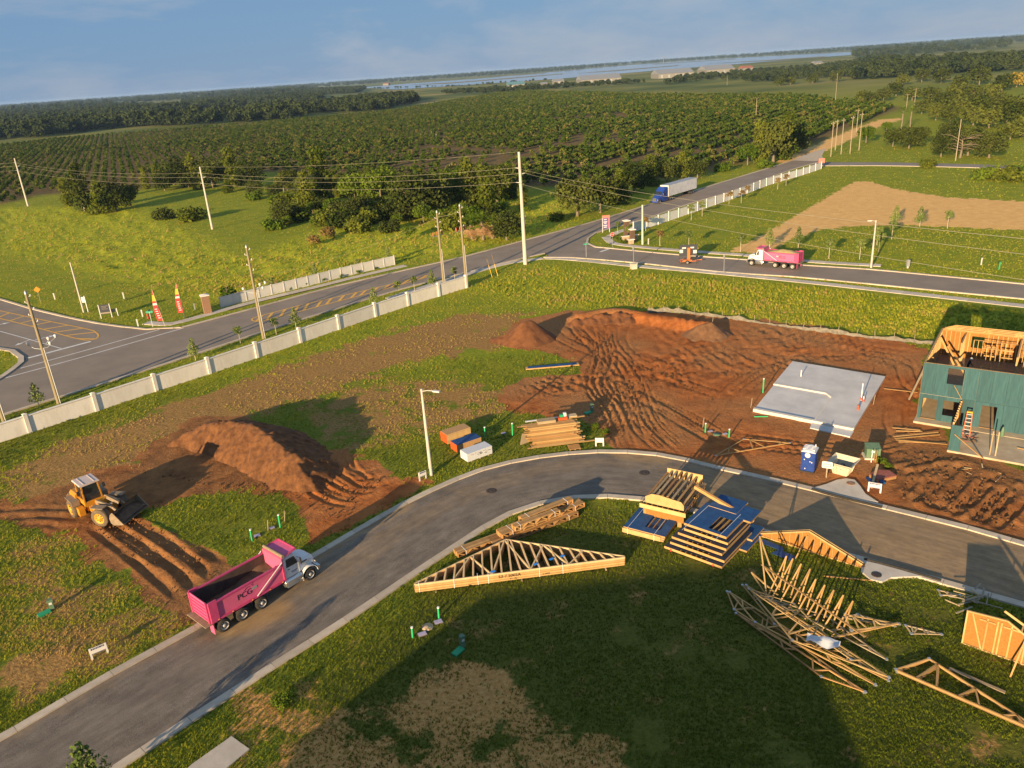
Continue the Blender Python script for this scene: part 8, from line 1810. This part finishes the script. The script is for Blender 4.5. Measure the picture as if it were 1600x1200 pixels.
def grove():
    hd = math.radians(57); d = np.array([math.cos(hd), math.sin(hd)]); q = np.array([-d[1], d[0]]); W = np.array([G(*p)[:2] for p in GROVE]); r = np.random.default_rng(5)
    U = W @ d; V = W @ q; uu = np.arange(U.min(), U.max(), 4.9); vv = np.arange(V.min(), V.max(), 7.6); A, B = np.meshgrid(uu, vv); A = A.ravel() + r.normal(0, 0.3, A.size); B = B.ravel() + r.normal(0, 0.25, B.size)
    x = A * d[0] + B * q[0]; y = A * d[1] + B * q[1]; m = inpoly(x, y, [tuple(w) for w in W])
    dr = dseg(x, y, droad); m &= dr > 8; m &= dseg(x, y, mfar) > 16
    th = fbm(x * 0.012, y * 0.012, 91, 3); m &= r.random(x.size) > 0.04 + 0.6 * smooth(0.64, 0.78, th)
    for rd in ([(640, 232), (800, 238), (900, 226)], [(620, 262), (760, 250), (860, 245)], [(930, 262), (1040, 245), (1120, 240)]): m &= dseg(x, y, gpath(rd, 4)) > 5
    s_ = x / y; m &= np.abs(s_) < 1.0
    x, y = x[m], y[m]; s = (0.50 + 0.22 * r.random(x.size) + 0.16 * smooth(-60, 90, x)) * (0.8 + 0.5 * fbm(x * 0.02, y * 0.02, 95, 2)); rot = r.random(x.size) * 6.28
    inn = np.abs(x / y) < 0.66; order = np.argsort(np.where(inn, y, 1e9)); first = order[:300]; rest = np.ones(x.size, bool); rest[first] = False
    for i in first:
        kk = 'citrus_a' if r.random() < 0.5 else 'citrus_b'; t = thing('citrus_tree', 'round dark green citrus tree in the nearest rows of the grove', 'citrus tree', (x[i], y[i], 0), rot[i], 'citrus trees in the nearest grove rows'); t.scale = (s[i],) * 3; piece('crown', TREES[kk][0], t); piece('trunk', TREES[kk][1], t)
    scatter('citrus_grove', 'thousands of citrus trees in rows receding behind the road', 'citrus grove', np.stack([x, y, 0 * x], 1)[rest], s[rest], rot[rest], [TREES['citrus_a'][0], TREES['citrus_b'][0]])
    return x.size
NG = grove()
# --- far woods and lake shore
def far_woods():
    r = np.random.default_rng(9); P = []; S = []
    def fill(poly, dens, s0, s1, edge=None):
        W = [G(*p) for p in poly]; X = [w[0] for w in W]; Y = [w[1] for w in W]; n = int(dens * (max(X) - min(X)) * (max(Y) - min(Y)) / 10000); x = r.uniform(min(X), max(X), n); y = r.uniform(min(Y), max(Y), n); m = inpoly(x, y, W); P.append(np.stack([x[m], y[m], 0 * x[m]], 1)); S.append(r.uniform(s0, s1, m.sum()))
    fill([(-150, 236), (0, 219), (60, 216), (130, 207), (268, 190), (265, 180), (150, 180), (0, 190), (-150, 205)], 85, 0.7, 1.15)
    fill([(-150, 205), (0, 192), (150, 182), (265, 180), (300, 172), (150, 165), (0, 172), (-150, 185)], 50, 0.9, 1.4)
    fill([(285, 172), (420, 166), (505, 160), (500, 146), (400, 150), (285, 158)], 70, 0.7, 1.1)
    fill([(362, 190), (375, 192), (452, 188), (450, 182), (370, 184)], 120, 0.75, 1.0)
    fill([(480, 176), (560, 176), (600, 172), (640, 163), (655, 160), (640, 154), (560, 158), (500, 168)], 130, 0.8, 1.2)
    fill([(400, 152), (560, 146), (570, 140), (480, 142), (400, 146)], 60, 0.9, 1.3)
    fill([(690, 148), (790, 146), (860, 140), (960, 134), (1010, 130), (1010, 128), (860, 135), (760, 141), (690, 144)], 40, 0.45, 0.8)
    fill([(1040, 133), (1120, 124), (1200, 130), (1330, 120), (1330, 100), (1240, 110), (1150, 116), (1060, 124)], 40, 0.5, 0.9)
    fill([(1330, 120), (1440, 115), (1600, 112), (1800, 105), (1800, 82), (1600, 92), (1480, 100), (1340, 106)], 26, 0.6, 1.1)
    W = gpath([(580, 139), (640, 137), (700, 135.5), (740, 134), (800, 128.5), (850, 126)], 6)
    for i in range(70): u = r.random(); p = W[int(u * (len(W) - 1))]; P.append(np.array([[p[0] + r.normal(0, 14), p[1] + r.normal(0, 14), 0]])); S.append(np.array([r.uniform(.3, .6)]))
    # wooded country out to the skyline, patchy
    n = 26000; yy = 900 * np.exp(r.random(n) * math.log(14)); xx = yy * r.uniform(-1.0, 1.0, n); f = fbm(xx * 0.0016, yy * 0.0016, 101, 4); m = f > np.where(yy > 3500, 0.36, np.where(xx / yy > 0.43, 0.60, 0.5))
    L = [G(*p) for p in LAKE]; m &= ~inpoly(xx, yy, L); m &= ~((yy < 5200) & (xx / yy > -0.22) & (xx / yy < 0.43)); GW = [G(*p) for p in GROVE]; m &= ~inpoly(xx, yy, GW); P.append(np.stack([xx[m], yy[m], 0 * xx[m]], 1)); S.append(r.uniform(0.8, 1.5, m.sum()) * np.where(yy[m] > 2500, 1.5, 1.0))
    P = np.concatenate(P); S = np.concatenate(S); scatter('far_woods', 'dark woods spread over the far country to the skyline', 'woods', P, S, r.random(len(P)) * 6.28, [TREES['far_oak'][0], TREES['far_oak_b'][0]])
far_woods()
# lake
m = mat('lake_water', (0.30, 0.34, 0.38), 0.12, spec=0.6); P = [G(*p) for p in LAKE]; tag(sheet('lake', P, 0.4, 'lake_water'), kind='structure')
mat('marsh', (0.16, 0.16, 0.07), 0.95, (0.24, 0.20, 0.10), 0.01)
for pts in ([(640, 133), (720, 128), (800, 121.5), (880, 115), (880, 116), (800, 123), (700, 131)], [(900, 115), (960, 110), (1060, 102), (1060, 103), (960, 111.5)], [(1100, 100), (1200, 94), (1290, 88), (1290, 89.5), (1200, 95.5)], [(780, 119), (850, 114.3), (850, 115), (780, 120)], [(1020, 100), (1150, 92), (1150, 92.7), (1020, 101)]): tag(sheet('marsh', [G(*p) for p in pts], 0.7, 'marsh'), kind='structure')
mat('shore', (0.42, 0.40, 0.36), 0.9)
# far buildings
mat('roof_pale', (0.24, 0.25, 0.26), 0.7); mat('wall_far', (0.20, 0.19, 0.17), 0.8); mat('roof_teal', (0.12, 0.25, 0.26), 0.7); mat('roof_red', (0.35, 0.13, 0.08), 0.8)
def barn(px, py, wpx, h, dep, label, rm='roof_pale', pitch=0.25, name='warehouse', cat='building', rz=0.05):
    w = wpx * mpp(px, py); t = thing(name, label, cat, GV(px, py), rz); b = MB(); b.box((0, 0, h / 2), (w, dep, h)); wl_ = b.build('wall', 'wall_far', t); b = MB(); r = dep * pitch / 2; e = 0.6; b.add([(-w / 2 - e, -dep / 2 - e, h), (w / 2 + e, -dep / 2 - e, h), (w / 2 + e, dep / 2 + e, h), (-w / 2 - e, dep / 2 + e, h), (-w / 2 - e, 0, h + r), (w / 2 + e, 0, h + r)], [(0, 1, 5, 4), (2, 3, 4, 5), (0, 4, 3), (1, 2, 5), (3, 2, 1, 0)]); b.build('roof', rm, t)
    n = max(1, int(w / 12))
    for i in range(n): b = MB(); b.box(((-0.5 + (i + 0.5) / n) * w, -dep / 2 - 0.05, h * 0.4), (3.5, 0.1, h * 0.7)); b.build('door', 'steel', wl_)
barn(806, 139, 26, 8, 40, 'teal-roofed shed at the left of the lakeside warehouses', 'roof_teal'); barn(872, 132, 16, 7, 30, 'small white building among the lakeside trees'); barn(935, 130, 62, 8, 60, 'long pale warehouse near the lake'); barn(1050, 121, 55, 8, 60, 'second long pale warehouse near the lake'); barn(1118, 117, 44, 10, 60, 'tall pale warehouse at the right of the lakeside row'); barn(1165, 113, 16, 8, 30, 'small house with a red roof right of the warehouses', 'roof_red'); barn(1276, 103, 12, 6, 25, 'tiny white building before the marsh'); barn(850, 136, 9, 6, 20, 'narrow grey silo house by the grove edge')
for i, (x, y, lab) in enumerate(((44, 187, 'white house at the left end of the far left suburb'), (30, 190, 'second white house of the far left suburb'), (68, 184, 'reddish house of the far left suburb'), (82, 181, 'pale house in the middle of the far left suburb'), (100, 180, 'pale house right of the middle in the far left suburb'), (128, 178, 'white house at the right end of the far left suburb'), (139, 169, 'tiny house in the woods behind the far left suburb'), (448, 147, 'white house in the woods left of the lake'), (542, 143, 'white building near the left lake shore'), (604, 133, 'pale building on the left lake shore'))): barn(x, y, 10, 6, 16, lab, 'roof_pale' if i % 3 else 'roof_red', 0.4, 'house', 'house', 0.3 * i)
t = thing('water_tower', 'tiny white water tower on the skyline', 'water tower', GV(1037, 98.0)); s_ = mpp(1037, 98.0) / 1.0; b = MB(); b.tube((0, 0, 0), (0, 0, s_ * 7), s_ * 0.5, s_ * 0.5, 8); b.build('stem', 'wall_far', t); b = MB(); b.lathe([(s_ * 0.5, s_ * 6.5), (s_ * 1.4, s_ * 8), (s_ * 1.4, s_ * 9), (0.01, s_ * 10)], n=10); b.build('tank', 'wall_far', t)
# white tree guards standing in the replanted grove patches
k = random.Random(21)
for i in range(14):
    x, y = k.choice([(625, 218), (560, 222), (500, 222), (668, 214), (740, 198), (590, 221)]); x += k.gauss(0, 16); y += k.gauss(0, 3); b = MB(); b.lathe([(0.3, 0), (0.34, 1.2), (0.28, 1.9), (0.05, 2.1)], n=8); tag(b.build('tree_guard', 'wall_far', None, GV(x, y)), 'white wrapped sapling standing in the replanted part of the grove', 'sapling', 'white wrapped saplings in the grove')

# --- grass: tufts over lawns, meadows and verges
def grass_mat():
    m = bpy.data.materials.new('grass_blade'); m.use_nodes = True; n = m.node_tree.nodes; l = m.node_tree.links; n.clear(); out = n.new('ShaderNodeOutputMaterial'); d = n.new('ShaderNodeBsdfDiffuse'); t = n.new('ShaderNodeBsdfTranslucent'); mx = n.new('ShaderNodeMixShader'); mx.inputs['Fac'].default_value = 0.3
    a = n.new('ShaderNodeAttribute'); a.attribute_type = 'INSTANCER'; a.attribute_name = 'dryness'; oi = n.new('ShaderNodeObjectInfo'); ad = n.new('ShaderNodeMath'); ad.operation = 'MULTIPLY_ADD'; ad.inputs[1].default_value = 0.3; l.new(oi.outputs['Random'], ad.inputs[0]); l.new(a.outputs['Fac'], ad.inputs[2])
    r = n.new('ShaderNodeValToRGB'); st = [(0.0, (0.040, 0.055, 0.010)), (0.16, (0.095, 0.125, 0.014)), (0.36, (0.18, 0.22, 0.020)), (0.62, (0.39, 0.39, 0.036)), (0.85, (0.46, 0.34, 0.09)), (1.0, (0.50, 0.33, 0.14))]
    while len(r.color_ramp.elements) < len(st): r.color_ramp.elements.new(0.5)
    for e, (p, c) in zip(r.color_ramp.elements, st): e.position = p; e.color = (*c, 1)
    l.new(ad.outputs[0], r.inputs['Fac']); l.new(r.outputs['Color'], d.inputs['Color']); l.new(r.outputs['Color'], t.inputs['Color']); l.new(d.outputs[0], mx.inputs[1]); l.new(t.outputs[0], mx.inputs[2]); l.new(mx.outputs[0], out.inputs['Surface']); MAT['grass_blade'] = m
grass_mat()
def tuft(seed, n=10, spread=0.55):
    r = np.random.default_rng(seed); v = []; f = []
    for i in range(n):
        a = r.uniform(0, 6.28); c = np.array([r.normal(0, spread * 0.5), r.normal(0, spread * 0.5), -0.05]); h = r.uniform(0.5, 1.0); ln = r.uniform(0.15, 0.6); w = 0.085; s = np.array([-math.sin(a), math.cos(a), 0]) * w; o = len(v); tip = c + np.array([math.cos(a) * ln, math.sin(a) * ln, h]); mid = c + np.array([math.cos(a) * ln * 0.35, math.sin(a) * ln * 0.35, h * 0.6])
        v += [c - s, c + s, mid + s * 0.7, mid - s * 0.7, tip]; f += [(o, o + 1, o + 2, o + 3), (o + 3, o + 2, o + 4)]
    b = MB(); b.add(v, f); return b.mesh('tuft', 'grass_blade')
def grass():
    xn, yn, z, dirt, dry, sand, bare, paved, rough, mid = TERR; r = np.random.default_rng(4)
    s = xn / yn; ok = (np.abs(s) < np.where(yn < 70, 0.95, 0.74)) & (yn > 30) & (yn < 330)
    x, y = xn + r.normal(0, 0.12, xn.size) * yn / 80, yn + r.normal(0, 0.25, xn.size) * yn / 80
    pat = fbm(x * 0.3, y * 0.3, 201, 4); p = 0.62 * (1 - dirt * 1.25) * (1 - sand) * (1 - 0.9 * bare) * (1 - 0.45 * dry) * (1 - paved)
    p = np.clip(p, 0, 1) * smooth(0.30, 0.50, pat + 0.15 * (1 - dry) - 0.12 * dry + 0.12 * (rough + mid)); p *= np.where(yn > 160, 0.6, 1)
    p *= np.where(polymask(x, y, GROVE, 2) > 0.4, 0.0, 1.0)
    for path, w in ((mfar, 2.5), (mnl, 1.0), (bnear, 0.7), (bfar, 0.7), (nout, 0.8), (nin, 0.8)):
        pass
    pv = np.maximum.reduce([polymask(x, y, None, 0.3, q) for q in (POLY_NEAR, POLY_MAIN, POLY_BR, POLY_X)]); p *= pv < 0.4
    for pts, w in (([(850, 405), (890, 407), (997, 418), (1100, 427), (1250, 442), (1475, 467), (1600, 481)], 2.0), ([(612, 468), (660, 452), (727, 432), (790, 414), (850, 405)], 2.0), ([(940, 371), (952, 381), (985, 386), (1025, 390), (1100, 396), (1170, 401), (1260, 410), (1320, 414), (1376, 417)], 2.0), ([(222, 507), (255, 509), (287, 504), (400, 473), (500, 449), (560, 434), (637, 416)], 2.0), ([(944, 371), (962, 362), (990, 354)], 2.0)): p *= dseg(x, y, gpath(pts, 4)) > w * 0.75
    for poly in ([(1238, 568), (1383, 592), (1334, 673), (1178, 642)], [(362, 1152), (390, 1172), (330, 1222), (250, 1290), (200, 1290), (300, 1196)]): p *= polymask(x, y, poly, 0.2) < 0.5
    hx, hy = x - 41.2, y - 73.0; hu = hx * math.cos(HX) + hy * math.sin(HX); hv = -hx * math.sin(HX) + hy * math.cos(HX); p *= ~((hu > -0.3) & (hu < 17.3) & (hv > -7) & (hv < 12.5))
    pick = ok & (r.random(x.size) < p); x, y, zz = x[pick], y[pick], z[pick]; n = x.size
    dist = np.sqrt(x * x + y * y + H * H); big = fbm(x * 0.08, y * 0.08, 211, 3); tall = 1 + 0.9 * mid[pick] * (0.4 + big) + 1.1 * rough[pick] * (0.4 + big)
    sc = (0.05 + np.minimum(dist, 95) * 0.0015 + np.maximum(dist - 95, 0) * 0.0004) * r.uniform(0.6, 1.3, n) * tall
    yellow = polymask(x, y, [(-200, 360), (0, 330), (250, 350), (450, 400), (600, 340), (900, 300), (900, 350), (640, 405), (340, 470), (150, 500), (0, 465), (-200, 420)], 8)
    dn = 0.20 + 0.55 * (fbm(x * 0.15, y * 0.15, 221, 4) - 0.3) + 0.5 * dry[pick] + 0.12 * yellow + 0.12 * mid[pick] + 0.10 * smooth(100, 160, y) - 0.09 * smooth(112, 92, y) + r.normal(0, 0.06, n)
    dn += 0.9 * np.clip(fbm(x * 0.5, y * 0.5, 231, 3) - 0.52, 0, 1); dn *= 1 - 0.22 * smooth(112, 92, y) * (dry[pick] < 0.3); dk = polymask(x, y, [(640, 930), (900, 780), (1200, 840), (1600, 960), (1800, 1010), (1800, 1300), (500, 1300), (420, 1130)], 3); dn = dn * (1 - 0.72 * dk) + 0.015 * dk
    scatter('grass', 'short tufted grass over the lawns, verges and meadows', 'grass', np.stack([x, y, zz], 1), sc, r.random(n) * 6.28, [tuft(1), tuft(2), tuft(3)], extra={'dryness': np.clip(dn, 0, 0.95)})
    return n
NT = grass()
print('grove trees', NG, 'tufts', NT)
# ------------------------------------------------------------------ neighbour's house just behind the flyer: its shade falls on the near lawn
def neighbour():
    t = thing('neighbour_house', 'cream two-storey house standing behind the near lawn, out of the picture', 'house', (-12.5, 8.5, 0), 0.09)
    b = MB(); b.box((0, 0, 2.8), (30, 9, 5.6)); w = b.build('wall', 'wall_white', t)
    b = MB(); e = 0.5; b.add([(-15 - e, -4.5 - e, 5.6), (15 + e, -4.5 - e, 5.6), (15 + e, 4.5 + e, 5.6), (-15 - e, 4.5 + e, 5.6), (-15 - e, 0, 9.9), (6, 0, 9.9)], [(0, 1, 5, 4), (2, 3, 4, 5), (0, 4, 3), (1, 2, 5), (3, 2, 1, 0)]); b.build('roof', 'roof_pale', t)
    for x in (-11, -6, -1, 4, 9):
        for z in (1.5, 4.2): b = MB(); b.box((x, 4.52, z), (1.3, 0.08, 1.5)); b.build('window', 'glass_dark', w)
    b = MB(); b.box((12.5, 4.52, 1.1), (1.0, 0.08, 2.1)); b.build('door', 'board_red', w)
neighbour()
# ------------------------------------------------------------------ haze over the far country
hz = bpy.data.materials.new('haze'); hz.use_nodes = True; hn = hz.node_tree.nodes; hl = hz.node_tree.links; hn.clear()
ho = hn.new('ShaderNodeOutputMaterial'); hv = hn.new('ShaderNodeVolumePrincipled'); hv.inputs['Color'].default_value = (0.42, 0.64, 1.0, 1); hv.inputs['Density'].default_value = 0.00005; hv.inputs['Anisotropy'].default_value = 0.0
hl.new(hv.outputs[0], ho.inputs['Volume']); MAT['haze'] = hz
b = MB(); b.box((0, 0, 21), (46000, 30400, 46)); tag(b.build('haze', 'haze'), 'thin bluish haze over the whole country', 'haze', kind='stuff')
